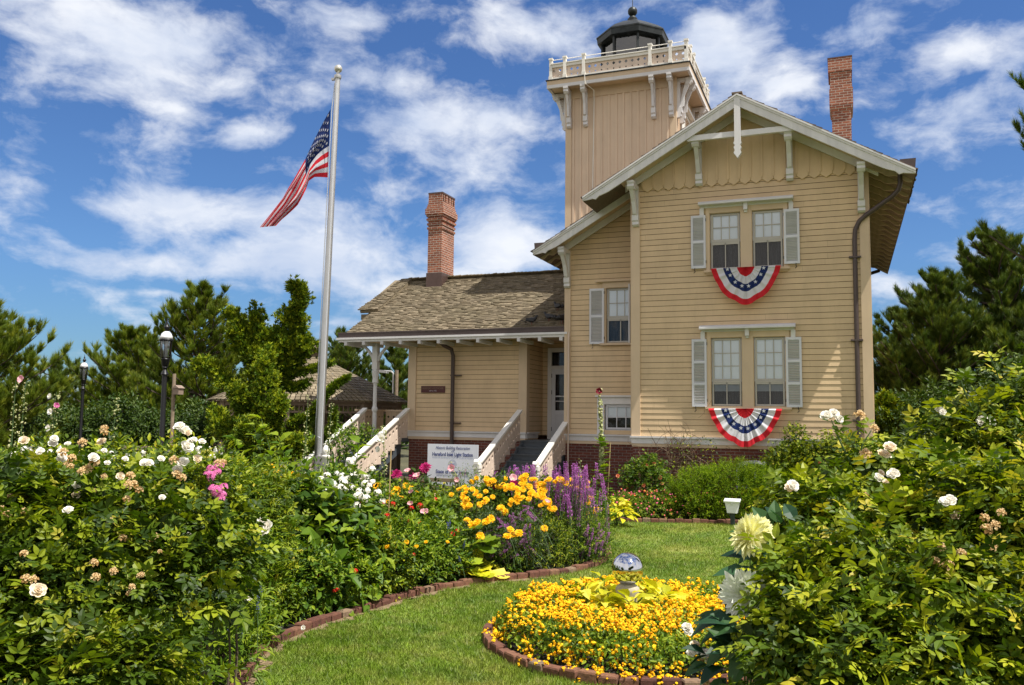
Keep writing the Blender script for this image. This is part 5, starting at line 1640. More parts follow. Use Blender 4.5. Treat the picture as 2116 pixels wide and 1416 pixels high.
def shoots(cl, T, pts, nrm, L=.25, k=6, leaf=.09, up=.55, pitch=55, mi=0, tipmul=.7, stem=True, stem_r=.0025, jit=.35, youngtip=True):
    """leafy shoots growing out from pts"""
    n = len(pts)
    if n == 0: return None
    d = unit(nrm + np.array([0, 0, up]) + RNG.normal(0, jit, (n, 3)))
    Ls = L * RNG.uniform(.55, 1.25, n)
    bend = RNG.normal(0, .25, (n, 3)) + np.array([0, 0, -.15])
    ga_ = R(137.5); a0 = RNG.uniform(0, 6.28, n)
    ref = np.where(np.abs(d[:, 2:3]) > .9, np.array([1., 0, 0]), np.array([0, 0, 1.]))
    x_ = unit(np.cross(d, ref)); y_ = np.cross(d, x_)
    for i in range(k):
        t = (i + .6) / k
        p = pts + d * (Ls * t)[:, None] + bend * (Ls * t * t)[:, None] * .5
        ax = unit(d + bend * t)
        a_ = a0 + ga_ * i
        side = x_ * np.cos(a_)[:, None] + y_ * np.sin(a_)[:, None]
        pt = R(pitch) * (1 - .35 * t)
        f_ = unit(ax * math.cos(pt) + side * math.sin(pt) + np.array([0, 0, -.12]) + RNG.normal(0, .12, (n, 3)))
        nr_ = unit(ax + np.array([0, 0, .9]) + RNG.normal(0, .3, (n, 3)))
        s_ = leaf * np.clip(RNG.lognormal(-.08, .28, n), .45, 1.6) * (1 - (1 - tipmul) * t)
        r_ = RNG.random(n) * .92
        if youngtip and i == k - 1: r_ = np.where(RNG.random(n) < .10, 1.0, r_)
        cl.put(T, p, f_, nr_, s_, r_, mi)
    return d, Ls
TL = T_leaf(); TL4 = T_leaf4(); TROSE = T_compound(2); TROSE_F = T_compound(2, base=T_leaf4); TPALM = T_palm(); TGR = T_grass()
T_BROAD = T_leaf(w=.62, fold=.09, droop=.22); T_NARROW = T_leaf(w=.22, fold=.05, droop=.15)
T_FLOW5 = (lambda: (np.array([(0, 0, 0)] + [(.5 * math.cos(R(36 * i)) * (1 if i % 2 == 0 else .55), .5 * math.sin(R(36 * i)) * (1 if i % 2 == 0 else .55), .10 if i % 2 == 0 else .03) for i in range(10)]), [(0, 1 + i, 1 + (i + 1) % 10) for i in range(10)]))()
def T_knob(n=6):
    V = [(0, 0, .5)]; 
    for i in range(n): V.append((.5 * math.cos(2 * math.pi * i / n), .5 * math.sin(2 * math.pi * i / n), .18))
    for i in range(n): V.append((.34 * math.cos(2 * math.pi * i / n + .5), .34 * math.sin(2 * math.pi * i / n + .5), -.12))
    F = [(0, 1 + i, 1 + (i + 1) % n) for i in range(n)] + [(1 + i, 1 + n + i, 1 + n + (i + 1) % n, 1 + (i + 1) % n) for i in range(n)]
    return np.array(V), F
TKNOB = T_knob()
# in these round templates +Z is the face of the flower, so fwd is any tangent and nrm is the facing

# ---- materials
L_ROSE = leafmat('rose_leaf', (.014, .036, .003), (.080, .136, .005), (.26, .31, .012), .28, young=(.34, .32, .03))
L_ROSE2 = leafmat('yellow_green_rose_leaf', (.017, .042, .003), (.100, .158, .005), (.34, .37, .014), .29, young=(.42, .36, .03))
L_MID = leafmat('mid_green_leaf', (.022, .060, .005), (.085, .165, .008), (.22, .29, .015), .28)
L_BRIGHT = leafmat('bright_green_leaf', (.05, .11, .006), (.14, .22, .010), (.29, .36, .022), .34)
L_DARK = leafmat('dark_green_leaf', (.018, .045, .006), (.045, .085, .010), (.09, .13, .015), .22)
L_BLUE = leafmat('grey_green_leaf', (.05, .09, .035), (.09, .14, .05), (.14, .19, .08), .3)
L_YEW = leafmat('yew_needle', (.06, .12, .006), (.15, .24, .008), (.28, .36, .012), .34, spec=.12)
L_LIME = leafmat('lime_leaf', (.36, .38, .015), (.62, .56, .02), (.80, .68, .09), .35, rough=.5)
L_DAHL = leafmat('dahlia_leaf', (.012, .045, .022), (.025, .075, .032), (.05, .12, .03), .18)
L_PINE = leafmat('pine_needle', (.04, .075, .014), (.095, .145, .020), (.19, .22, .028), .18, rough=.5, nscale=.7)
L_PINE2 = leafmat('yellowish_pine_needle', (.055, .095, .010), (.14, .195, .016), (.28, .30, .028), .2, rough=.5, nscale=.7)
L_JUNI = leafmat('juniper_scale', (.03, .07, .005), (.10, .165, .007), (.32, .36, .014), .2, rough=.6, nscale=.9)
L_DRY = leafmat('dry_stem', (.10, .06, .04), (.17, .11, .07), (.24, .17, .10), 0)
L_BUD = leafmat('bud_green', (.25, .30, .10), (.42, .44, .20), (.55, .52, .28), .2)
M_STEM = plain('green_stem', (.06, .11, .03), .6)
M_CANE = plain('brown_cane', (.07, .05, .03), .8)
M_BARK = plain('pine_bark', (.075, .055, .04), .9, 0, .4, 12)
M_STAKE = plain('bamboo_stake', (.45, .32, .16), .6)
P_WHITE = _petal('white_petal', (.90, .86, .76), (.96, .95, .90), .25, .6)
P_CREAM = _petal('cream_petal', (.85, .66, .40), (.90, .84, .72), .25, .6)
P_BROWN = _petal('spent_brown_petal', (.48, .29, .11), (.76, .58, .32), .2, .8)
P_YELL = _petal('golden_petal', (.86, .42, .005), (.93, .58, .010), .2, .6)
P_LEM = _petal('lemon_dahlia_petal', (.80, .78, .30), (.92, .90, .55), .3, .6)
P_WDAH = _petal('white_dahlia_petal', (.72, .76, .60), (.88, .88, .80), .3, .6)
P_PURP = _petal('purple_petal', (.32, .09, .34), (.56, .21, .53), .2, .7)
P_PINK = _petal('pink_petal', (.75, .32, .38), (.88, .55, .58), .3, .6)
P_MAG = _petal('magenta_petal', (.32, .008, .09), (.50, .02, .16), .15, .6)
P_HOT = _petal('hot_pink_petal', (.62, .10, .34), (.78, .28, .50), .25, .6)
P_RED = _petal('red_petal', (.48, .012, .01), (.70, .03, .015), .15, .6)
P_BLUE = _petal('blue_petal', (.08, .09, .36), (.18, .18, .55), .2, .6)
P_ORNG = _petal('salmon_petal', (.80, .24, .08), (.85, .38, .25), .2, .6)
P_BROWNC = plain('flower_eye', (.10, .04, .01), .9)
P_DMAR = _petal('dark_maroon_petal', (.10, .006, .012), (.20, .012, .025), .1, .6)

# ---- flower meshes (local, unit-ish, facing +Z), shared by copies
def mesh_of(cl, name, mats):
    o = cl.build(name, mats); me = o.data
    me.transform(Matrix.Translation(o.location)); bpy.data.objects.remove(o); me.name = name
    return me
def petal_T(w=.6, cup=.25, tipz=.1, pt=.0):
    V = [(0, 0, 0), (-w * .3, .4, cup * .3), (0, .45, -.02), (w * .3, .4, cup * .3), (-w * .5, .78, cup), (0, .85, cup * .35), (w * .5, .78, cup), (-w * .22, 1.0, cup * .6 + tipz), (0, 1.0 + pt, cup * .4 + tipz), (w * .22, 1.0, cup * .6 + tipz)]
    F = [(0, 2, 1), (0, 3, 2), (1, 2, 5, 4), (2, 3, 6, 5), (4, 5, 8, 7), (5, 6, 9, 8)]
    return np.array(V, float), F
def rosette(name, mat, rings, pet, extra=None):
    """rings: (count, start radius, pitch above the horizon, length)"""
    cl = Cloud()
    for (c, r0, el_, ln) in rings:
        a_ = np.arange(c) * 2 * math.pi / c + RNG.uniform(0, 1) + RNG.normal(0, .07, c); e_ = R(el_) + RNG.normal(0, .10, c)
        rad = np.stack([np.cos(a_), np.sin(a_), 0 * a_], 1); upv = np.array([0, 0, 1.])
        f_ = rad * np.cos(e_)[:, None] + upv * np.sin(e_)[:, None]; nn = -rad * np.sin(e_)[:, None] + upv * np.cos(e_)[:, None]
        cl.put(pet, rad * r0, f_, nn, ln * RNG.uniform(.88, 1.1, c))
    if extra: extra(cl)
    return mesh_of(cl, name, [mat])
PT_R = petal_T(.95, .30, -.02); PT_D = petal_T(.34, .10, .0, .12); PT_Y = petal_T(.45, .06, -.04, .03)
MESH_ROSE = [rosette('rose', mt, [(6, .02, 12, .5), (6, .02, 35, .46), (6, .02, 58, .40), (5, .015, 74, .34), (4, .01, 84, .28)], PT_R) for mt in (P_WHITE, P_CREAM, P_BROWN, P_ORNG)]
MESH_ROSEB = MESH_ROSE[0]
MESH_SPENT = rosette('spent_rose', P_BROWN, [(7, .03, -20, .40), (6, .02, 30, .36), (6, .01, 65, .30)], petal_T(.6, .45, -.2))
MESH_DAHL_Y = rosette('dahlia_bloom', P_LEM, [(18, .04, -22, .52), (18, .05, -5, .52), (18, .05, 12, .50), (16, .05, 28, .46), (14, .04, 44, .40), (11, .03, 60, .33), (8, .02, 76, .26)], PT_D)
MESH_DAHL_W = rosette('dahlia_bloom_white', P_WDAH, [(18, .04, -18, .54), (18, .05, 0, .54), (18, .05, 16, .50), (14, .05, 34, .44), (12, .04, 52, .36), (8, .03, 72, .26)], PT_D)
MESH_DAHL_M = rosette('magenta_dahlia', P_MAG, [(14, .05, -10, .46), (14, .05, 10, .44), (12, .05, 32, .38), (9, .03, 58, .28)], PT_D)
def eye(mi=1):
    def f_(cl):
        cl.put(TKNOB, np.array([[0, 0, .03]]), np.array([[1., 0, 0]]), np.array([[0, 0, 1.]]), np.array([.30]), mi=mi)
    return f_
def rosette2(name, mats, rings, pet):
    cl = Cloud()
    for (c, r0, el_, ln) in rings:
        a_ = np.arange(c) * 2 * math.pi / c + RNG.uniform(0, 1) + RNG.normal(0, .06, c); e_ = R(el_) + RNG.normal(0, .08, c)
        rad = np.stack([np.cos(a_), np.sin(a_), 0 * a_], 1); upv = np.array([0, 0, 1.])
        cl.put(pet, rad * r0, rad * np.cos(e_)[:, None] + upv * np.sin(e_)[:, None], -rad * np.sin(e_)[:, None] + upv * np.cos(e_)[:, None], ln * RNG.uniform(.9, 1.1, c))
    cl.put(TKNOB, np.array([[0, 0, .03]]), np.array([[1., 0, 0]]), np.array([[0, 0, 1.]]), np.array([.22]), mi=1)
    return mesh_of(cl, name, mats)
MESH_GOLD = rosette2('golden_daisy', [P_YELL, P_YELL], [(13, .04, 2, .5), (12, .04, 22, .44), (9, .03, 48, .30)], PT_Y)
MESH_ZINR = rosette2('red_zinnia', [P_RED, P_YELL], [(12, .04, 2, .5), (10, .04, 22, .42)], PT_Y)
MESH_HOLW = rosette2('white_hollyhock_flower', [P_WHITE, P_LEM], [(6, .02, 28, .55), (5, .02, 50, .45)], PT_R)
MESH_HOLP = rosette2('pink_hollyhock_flower', [P_PINK, P_LEM], [(6, .02, 25, .55)], PT_R)
MESH_HOLM = rosette2('maroon_hollyhock_flower', [P_DMAR, P_LEM], [(6, .02, 22, .55)], PT_R)
MESH_HOTP = rosette2('hot_pink_flower', [P_HOT, P_WHITE], [(5, .02, 18, .5), (5, .02, 40, .4)], PT_R)
def cluster_mesh(name, mat, n=34, fl=.30, seed=0):
    cl = Cloud(); d = rnd_dirs(n, .9); d = d[d[:, 2] > -.1]
    cl.put(T_FLOW5, d * .42 * np.array([1, 1, .7]), unit(np.cross(d, rnd_dirs(len(d)))), d, fl * RNG.uniform(.8, 1.2, len(d)))
    return mesh_of(cl, name, [mat])
MESH_PHLOX = cluster_mesh('white_flower_head', P_WHITE); MESH_PHLOXP = cluster_mesh('pink_flower_head', P_HOT)
MESH_REDC = cluster_mesh('red_flower_head', P_RED, 22, .3)
def spike_mesh(name, mat, n=130, rad=.055, h=1.0, fl=.05, taper=True):
    """upright flower spike of unit height"""
    cl = Cloud(); z = RNG.random(n) ** .9; a_ = RNG.uniform(0, 6.28, n); r_ = rad * (1 - .75 * z if taper else 1 - 0 * z) * RNG.uniform(.6, 1.1, n)
    p = np.stack([np.cos(a_) * r_, np.sin(a_) * r_, .02 + z * h], 1); d = np.stack([np.cos(a_), np.sin(a_), .5 + 0 * a_], 1)
    cl.put(TL4, p, d + RNG.normal(0, .2, (n, 3)), rnd_dirs(n), fl * RNG.uniform(.7, 1.2, n))
    return mesh_of(cl, name, [mat])
MESH_SPP = [spike_mesh('purple_spike', P_PURP, 150, .10, 1, .10), spike_mesh('purple_spike_b', P_PURP, 120, .08, 1, .09)]
MESH_SPB = spike_mesh('blue_spike', P_BLUE, 70, .12, 1, .13)

def blossom(name, me, parent, p, d, size, roll=None):
    o = bpy.data.objects.new(name, me); COL.objects.link(o); o.parent = parent
    q = Vector(d).to_track_quat('Z', 'Y')
    o.rotation_euler = (q @ __import__('mathutils').Quaternion((0, 0, 1), random.uniform(0, 6.28) if roll is None else roll)).to_euler()
    o.location = np.array(p) - np.array(parent.location); o.scale = (size, size, size)
    return o
def canes(parent, base, tops, r0=.012, mat=None, name='stems', wob=.08):
    a = MB()
    for tp in tops:
        tp = np.array(tp); b_ = np.array(base) + np.array([random.uniform(-.12, .12), random.uniform(-.12, .12), 0])
        pts = [b_ + (tp - b_) * q + np.array([math.sin(q * 5 + tp[0] * 9), math.cos(q * 4 + tp[1] * 7), 0]) * wob * q * (1 - q) * 2 + np.array([0, 0, .35 * q * (1 - q)]) for q in np.linspace(0, 1, 7)]
        a.tube(pts, [r0 * (1 - .7 * q) for q in np.linspace(0, 1, 7)], 5)
    return a.build(name, mat or M_CANE, parent)
def rayhit(u, v, blobs):
    d = ray(u, v); best = None
    for c, r_ in blobs:
        o = (EYE - np.array(c)) / np.array(r_); dd = d / np.array(r_)
        A = dd @ dd; B = 2 * o @ dd; C_ = o @ o - 1; D = B * B - 4 * A * C_
        if D > 0:
            t = (-B - math.sqrt(D)) / (2 * A)
            if t > 0 and (best is None or t < best): best = t
    return best
def on_bush(u, v, blobs, out=.05, w=None):
    t = rayhit(u, v, blobs)
    if t is None: t = w if w else np.mean([CM[2] @ (np.array(c) - EYE) for c, _ in blobs])
    return EYE + ray(u, v) * (t - out)
# ------------------------------------------------------------------ conifers
def pine(loc, Ht, Rad, label, mat=None, seed=1, t0=.12, nbr=6, tuft=.33, lean=0.0, name='pine_tree', dense=1.0, top_r=.07):
    rg = np.random.default_rng(seed); loc = np.array(loc, float)
    o = empty(name, loc, label, 'tree', 'pines around the garden')
    a = MB(); tp = loc + np.array([lean, lean * .3, Ht * .97])
    a.tube([loc + (tp - loc) * q + np.array([math.sin(q * 6 + seed), math.cos(q * 5 + seed), 0]) * .06 for q in np.linspace(0, 1, 9)], [.14 * (Ht / 7) * (1 - .9 * q) + .01 for q in np.linspace(0, 1, 9)], 8)
    pos = []; dr = []; sz = []
    nl = int(Ht / .36)
    for i in range(nl):
        t = t0 + (1 - t0) * (i + rg.uniform(0, .7)) / nl
        if t > .985: continue
        L0 = Rad * ((1 - t) ** .88 + top_r) * min(1, .62 + t * 1.6)
        for k in range(nbr + rg.integers(0, 2)):
            a_ = rg.uniform(0, 2 * np.pi); L = L0 * rg.uniform(.62, 1.18)
            up = rg.uniform(.10, .42) + .45 * t
            hd = np.array([math.cos(a_), math.sin(a_), 0]); c = loc + (tp - loc) * t
            n = max(3, int(L / .28)); pts = []
            for q in np.linspace(0, 1, n + 1):
                pts.append(c + hd * L * q + np.array([0, 0, L * (up * q * q + .05 * q)]) + np.array([-hd[1], hd[0], 0]) * L * .12 * math.sin(q * 3 + k))
            if L > .5: a.tube(pts, [.035 * (Ht / 7) * (1 - .8 * q) + .006 for q in np.linspace(0, 1, n + 1)], 5)
            for j in range(1, n + 1):
                q = j / n
                if q < .2: continue
                d0 = unit(pts[j] - pts[j - 1])
                m_ = int(4.2 * dense + (2 if q > .6 else 0))
                for s_ in range(m_):
                    sd = unit(np.cross(d0, [0, 0, 1.])) * rg.choice([-1, 1])
                    dv = unit(d0 * rg.uniform(.3, 1.0) + sd * rg.uniform(.1, 1.0) + np.array([0, 0, rg.uniform(.1, .9)]))
                    ln = rg.uniform(.05, .55) * (1.1 - .4 * q) * min(1, L / 1.2)
                    for z_ in np.arange(.3, 1.01, .35):
                        pos.append(pts[j] + dv * ln * z_); dr.append(dv + np.array([0, 0, .55])); sz.append(tuft * rg.uniform(.75, 1.2))
            pos.append(pts[-1]); dr.append(unit(pts[-1] - pts[-2]) + np.array([0, 0, .5])); sz.append(tuft * 1.15)
    for z_ in np.linspace(.86, 1.0, 7):
        for k in range(3):
            pos.append(loc + (tp - loc) * z_); dr.append(np.array([rg.normal(0, .4), rg.normal(0, .4), 1.0])); sz.append(tuft)
    a.build('trunk', M_BARK, o)
    cl = Cloud(); pos = np.array(pos); dr = unit(np.array(dr)); n = len(pos)
    cl.put(T_PT, pos, dr, rnd_dirs(n), np.array(sz), np.clip(rg.normal(.45, .25, n) + .0, 0, 1))
    cl.build('crown', mat or L_PINE, o)
    return o
T_PT = T_tuft(22, .75, .052, 1.0)
pine(G(410, 33), 7.3, 3.0, 'tallest pine of the group left of the flagpole', L_PINE2, 3, .10, 6)
pine(G(270, 36), 5.6, 3.4, 'broad pine behind the large black lamp, left of the tallest one', L_PINE2, 5, .10, 7)
pine(G(-30, 27), 5.5, 3.0, 'tall bright pine cut off by the left edge of the picture', L_PINE2, 7, .05, 6)
pine(G(100, 46), 4.9, 3.3, 'low pine between the left edge pine and the small lamp', L_PINE, 9, .05, 4)
pine(G(712, 45), 6.6, 3.0, 'pine rising behind the gazebo roof right of the flagpole', L_PINE, 12, .1, 5)
pine(G(640, 48), 6.3, 3.4, 'pine behind the gazebo, mostly hidden by the juniper', L_PINE, 14, .1, 5)
pine(G(815, 47), 5.9, 3.0, 'pine seen between the porch post and the wing wall', L_PINE, 17, .1, 5)
pine(G(2062, 30), 8.9, 3.5, 'tallest dark pine at the right behind the rose bush', L_PINE, 21, .04, 7, .32, dense=1.5)
pine(G(1940, 28), 7.0, 3.1, 'dark pine between the house corner and the tallest right pine', L_PINE, 23, .04, 7, .30, dense=1.5)
pine(G(1855, 31), 6.2, 2.5, 'smaller pine next to the right corner of the house', L_PINE, 29, .04, 6, .28, dense=1.3)
pine(G(2200, 26), 6.6, 3.2, 'dark pine at the right edge of the picture', L_PINE, 31, .04, 7, dense=1.4)
# branch reaching in at the top right corner: a tall pine standing outside the picture
pine(G(2346, 15), 10.4, 3.2, 'nearer pine outside the right edge with one branch reaching in', L_PINE, 37, .45, 5, .22)

def juniper(loc, arms, label, tuft=.17, seed=4, rr=.34, name='juniper_tree'):
    """arms: list of (points, radius) polylines relative to loc, covered with scaly plumes"""
    rg = np.random.default_rng(seed); loc = np.array(loc, float)
    o = empty(name, loc, label, 'tree')
    a = MB(); pos = []; dr = []; sz = []; rn = []
    for (pts, r_) in arms:
        sp = spline(pts, 6); m_ = len(sp)
        a.tube([loc + p for p in sp], [.07 * (1 - .85 * i / m_) + .008 for i in range(m_)], 6)
        for i in range(2, m_):
            q = i / m_; rad = .85 * r_ * (1 - .72 * q ** 1.5); d0 = unit(sp[min(i + 1, m_ - 1)] - sp[i - 1])
            for k in range(int(95 * rad / .34) + 16):
                v_ = rg.normal(size=3); v_ = unit(v_ - d0 * v_.dot(d0) * .5)
                rr_ = rad * (.55 + .5 * rg.random()) * (1 + .35 * math.sin(i * 1.9 + v_[0] * 4) * math.sin(v_[2] * 5 + i))
                pos.append(loc + sp[i] + v_ * rr_ + d0 * rg.uniform(-.1, .15)); dr.append(unit(v_ * .8 + d0 * .6 + np.array([0, 0, .35]))); sz.append(tuft * rg.uniform(.6, 1.25))
                rn.append(np.clip(.25 + .45 * rr_ / max(rad, .05) * rg.random() + .35 * (v_[2] > .2) * rg.random(), 0, 1))  # lighter tufts on top and outside: light painted into the leaf colour
        for i in range(3, m_ if r_ > .2 else 0):
            q = i / m_; rad = r_ * (1 - .72 * q ** 1.5); d0 = unit(sp[min(i + 1, m_ - 1)] - sp[i - 1])
            for z_ in range(2):
                v_ = rg.normal(size=3) + np.array([0, 0, .5]); v_ = unit(v_ - d0 * v_.dot(d0) * .6 + d0 * .5); L_ = rg.uniform(.20, .42) * (.30 + rad / .5)
                if (loc + sp[i] + v_ * L_)[0] > loc[0] + .75 and sp[i][2] < 3.6: L_ *= .3
                nk = 22
                for k in range(nk):
                    f_ = k / nk; w_ = rg.normal(size=3) * .085 * (1 - .75 * f_)
                    pos.append(loc + sp[i] + v_ * (rad * .6 + L_ * f_) + w_); dr.append(unit(v_ + w_ * 4 + np.array([0, 0, .3]))); sz.append(tuft * rg.uniform(.7, 1.2)); rn.append(rg.uniform(.25, 1))
    a.build('trunk', M_BARK, o)
    cl = Cloud(); n = len(pos)
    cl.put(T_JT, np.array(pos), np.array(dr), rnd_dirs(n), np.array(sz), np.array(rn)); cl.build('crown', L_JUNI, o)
    return o
def T_scale(n=9):
    rg = np.random.default_rng(8); V = []; F = []
    for i in range(n):
        d = unit(np.array([rg.normal(0, .38), 1, rg.normal(0, .38)])); s_ = unit(np.cross(d, rg.normal(size=3))); L = rg.uniform(.5, 1.0); o = np.array([0, rg.uniform(0, .2), 0]); k = len(V)
        V += [o, o + d * L * .45 + s_ * .13, o + d * L, o + d * L * .45 - s_ * .13]; F.append((k, k + 1, k + 2, k + 3))
    return np.array(V), F
T_JT = T_scale()
jl = G(560, 21.0)
def JP(u, v, w=21.0): return P(u, v, w) - jl
def jarm(l, r_): return ([JP(*q) for q in l], r_)
juniper(jl, [
    jarm([(548, 960), (545, 820), (560, 740), (590, 680), (612, 645), (622, 615), (607, 594)], .32), jarm([(560, 800), (575, 740), (612, 700), (616, 655)], .30), jarm([(580, 770), (612, 745), (630, 722), (625, 705)], .22),
    jarm([(545, 850), (530, 770), (513, 710), (497, 675), (474, 650)], .28), jarm([(540, 800), (543, 730), (537, 690), (525, 645)], .26), jarm([(525, 760), (505, 715), (488, 690)], .28),
    jarm([(545, 900), (510, 840), (470, 790), (440, 765), (415, 756)], .26), jarm([(545, 840), (580, 800), (610, 800), (632, 792)], .16), jarm([(560, 800), (600, 775), (640, 765), (680, 752)], .13),
    jarm([(570, 940), (640, 860), (675, 815), (700, 792), (712, 784)], .12), jarm([(570, 900), (610, 872), (640, 862), (655, 850)], .13), jarm([(590, 950), (640, 925), (680, 890), (690, 855)], .13),
    jarm([(545, 900, 20.3), (520, 860, 20), (500, 830, 19.7), (488, 810, 19.5)], .32), jarm([(545, 930, 20.3), (560, 880, 19.8), (572, 850, 19.6), (578, 830, 19.6)], .26),
    jarm([(545, 930, 20.2), (550, 860, 19.8), (548, 790, 19.8), (545, 740, 20)], .40), jarm([(545, 950, 20), (490, 910, 19.8), (460, 880, 20), (445, 862, 20.2)], .32),
    jarm([(550, 950, 20), (530, 900, 19.2), (505, 890, 19)], .36), jarm([(560, 950, 20), (590, 930, 19.3), (615, 912, 19.2)], .34), jarm([(570, 780), (572, 740), (556, 700)], .32), jarm([(545, 960), (545, 880), (545, 780), (540, 720)], .42)],
    'bright green twisted juniper beside the flagpole in front of the gazebo', .105)
jl = G(1838, 24.0)
juniper(jl, [jarm([(1838, 930, 24), (1838, 870, 24), (1834, 845, 24), (1830, 828, 24)], .36), jarm([(1850, 930, 24), (1856, 890, 24), (1858, 876, 24)], .26)], 'small cone shaped conifer at the right corner of the house', .15, 6)

# ------------------------------------------------------------------ distant hedges and shrubs
def shrub(name, label, cat, blobs, n, T, leaf, mat, k=5, L=.22, core=None, group=None, cleaf=None, up=.5, depth=.3, lump=.14, pitch=55, zmin=.03, base=None, canes_n=6, jit=.35, only=None, youngtip=True):
    c0 = np.mean([np.array(c) for c, _ in blobs], 0); base = np.array([c0[0], c0[1], 0]) if base is None else np.array(base)
    o = empty(name, base, label, cat, group)
    cl = Cloud(); p, nn = sample_blobs(blobs, n, depth, lump, zmin)
    if only is not None:
        s_ = only(p); p, nn = p[s_], nn[s_]
    shoots(cl, T, p, nn, L, k, leaf, up, pitch, jit=jit, youngtip=youngtip)
    if core:
        p2, n2 = sample_blobs([(c, np.array(r_) * .80) for c, r_ in blobs], int(n * core), .35, .1, zmin)
        if only is not None:
            s_ = only(p2); p2, n2 = p2[s_], n2[s_]
        cl.put(TL, p2, rnd_dirs(len(p2)), n2, (cleaf or leaf * 1.3) * RNG.uniform(.7, 1.2, len(p2)), RNG.random(len(p2)) * .3)  # core leaves take only the darkest colours: shade painted inside the bush
    cl.build('foliage', mat, o)
    if canes_n:
        sel_ = RNG.choice(len(p), min(canes_n, len(p)), replace=False)
        canes(o, base, [p[i] - nn[i] * .05 for i in sel_])
    return o
def B(u, v, w, rx, ry=None, rz=None):
    """blob centre seen at pixel (u, v), distance w"""
    return (P(u, v, w), (rx, ry or rx, rz or rx))
hed = [B(60, 910, 30, 2.2, 2, 1.2), B(170, 912, 30, 1.3, 1.3, .9), B(250, 905, 30, 1.5, 1.4, 1.25), B(330, 915, 30, 1.4, 1.4, .85), B(430, 905, 30, 1.7, 1.5, 1.15), B(-40, 900, 30, 1.9, 1.6, 1.4)]
for i, (bb_, lb) in enumerate(zip(hed, ('rounded green shrub under the left edge pine', 'rounded green shrub behind the small lamp', 'rounded green shrub between the two left lamps', 'rounded green shrub behind the large lamp post', 'rounded green shrub left of the juniper', 'rounded green shrub outside the left edge'))):
    shrub('background_shrub', lb, 'shrub', [bb_], 900, TL4, .16, L_DARK, 5, .35, .8, 'shrubs along the back of the garden')
shrub('background_shrub', 'low green shrub behind the porch stairs below the gazebo', 'shrub', [B(690, 925, 24, .7, .8, .4), B(740, 915, 25, .6, .8, .4)], 320, TL4, .12, L_MID, 5, .25, .6, 'shrubs along the back of the garden')
shrub('background_shrub', 'dark shrub mass under the pines at the right', 'shrub', [B(1880, 920, 24, 1.6, 1.2, 1.3), B(1990, 900, 23, 1.6, 1.2, 1.4), B(2120, 880, 22, 1.8, 1.2, 1.5)], 2000, TL4, .15, L_DARK, 5, .3, .8, 'shrubs along the back of the garden')
# far tree belt that closes the view between the pines
fb_ = Cloud(); p_, n_ = sample_blobs([B(u_, 878, 62, 7.5, 5, 1.3 + .7 * abs(math.sin(u_))) for u_ in range(-500, 2900, 190)], 15000, .4, .25, .0)
fb_.put(TL4, p_, rnd_dirs(len(p_)), n_, .75 * RNG.uniform(.6, 1.3, len(p_)))
tag(fb_.build('far_trees', L_DARK), 'distant belt of low dark trees along the horizon', 'woodland', kind='stuff')

# ------------------------------------------------------------------ bed beside the house
def BP(u, v, w, ru, rv, rd=None):
    rx = ru * w / F_PX
    return (P(u, v, w), (rx, (rd or ru) * w / F_PX, rv * w / F_PX))
def zz(u, v, w): return float(P(u, v, w)[2])
# yew hedge
yb = [B(1450, 1026, 19.2, .72, .5, .52), B(1520, 1018, 19.1, .80, .5, .58), B(1600, 1022, 19.0, .75, .5, .55), B(1430, 1042, 19.1, .55, .4, .36), B(1560, 1042, 18.9, .8, .4, .36), B(1670, 1026, 18.8, .7, .5, .5)]
shrub('yew_bush', 'wide feathery dark green yew in front of the basement window', 'bush', yb, 3600, T_NARROW, .07, L_YEW, 9, .24, .8, up=.7, pitch=50, depth=.25, lump=.18, jit=.25)
def rosebush_far(label, blobs, n, mat, fl, leaf=.10, core=.5, flmesh=3, cat='bush', stems=6, T=TROSE_F, size=.10):
    o = shrub('rose_bush', label, cat, blobs, n, T, leaf, mat, 5, .22, core, canes_n=stems)
    for (u, v) in fl:
        p = on_bush(u, v, blobs, .06); blossom('rose', MESH_ROSE[flmesh], o, p, (random.uniform(-.4, .4), -1, random.uniform(.2, 1)), size * random.uniform(.8, 1.25))
    return o
rosebush_far('small rose bush with salmon flowers against the brick base', [B(1335, 1000, 19.6, .42, .4, .42), B(1320, 985, 19.7, .3, .3, .25), B(1345, 975, 19.7, .24, .24, .3), B(1350, 1030, 19.5, .3, .3, .3)], 620, L_MID,
             [(1325, 957), (1338, 962), (1277, 984), (1364, 988), (1368, 1000), (1330, 1004), (1325, 1015), (1297, 1012), (1290, 1018), (1351, 958)], .085)
rosebush_far('loose rose shrub climbing to the water table at the right of the facade', [B(1700, 955, 18.9, .8, .3, .36), B(1630, 955, 19.2, .45, .3, .26), B(1745, 935, 18.8, .45, .3, .26), B(1645, 905, 19.3, .22, .12, .14), B(1775, 965, 18.6, .4, .3, .36)], 1500, L_ROSE2,
             [(1695, 957), (1750, 948)], .085, size=.09)
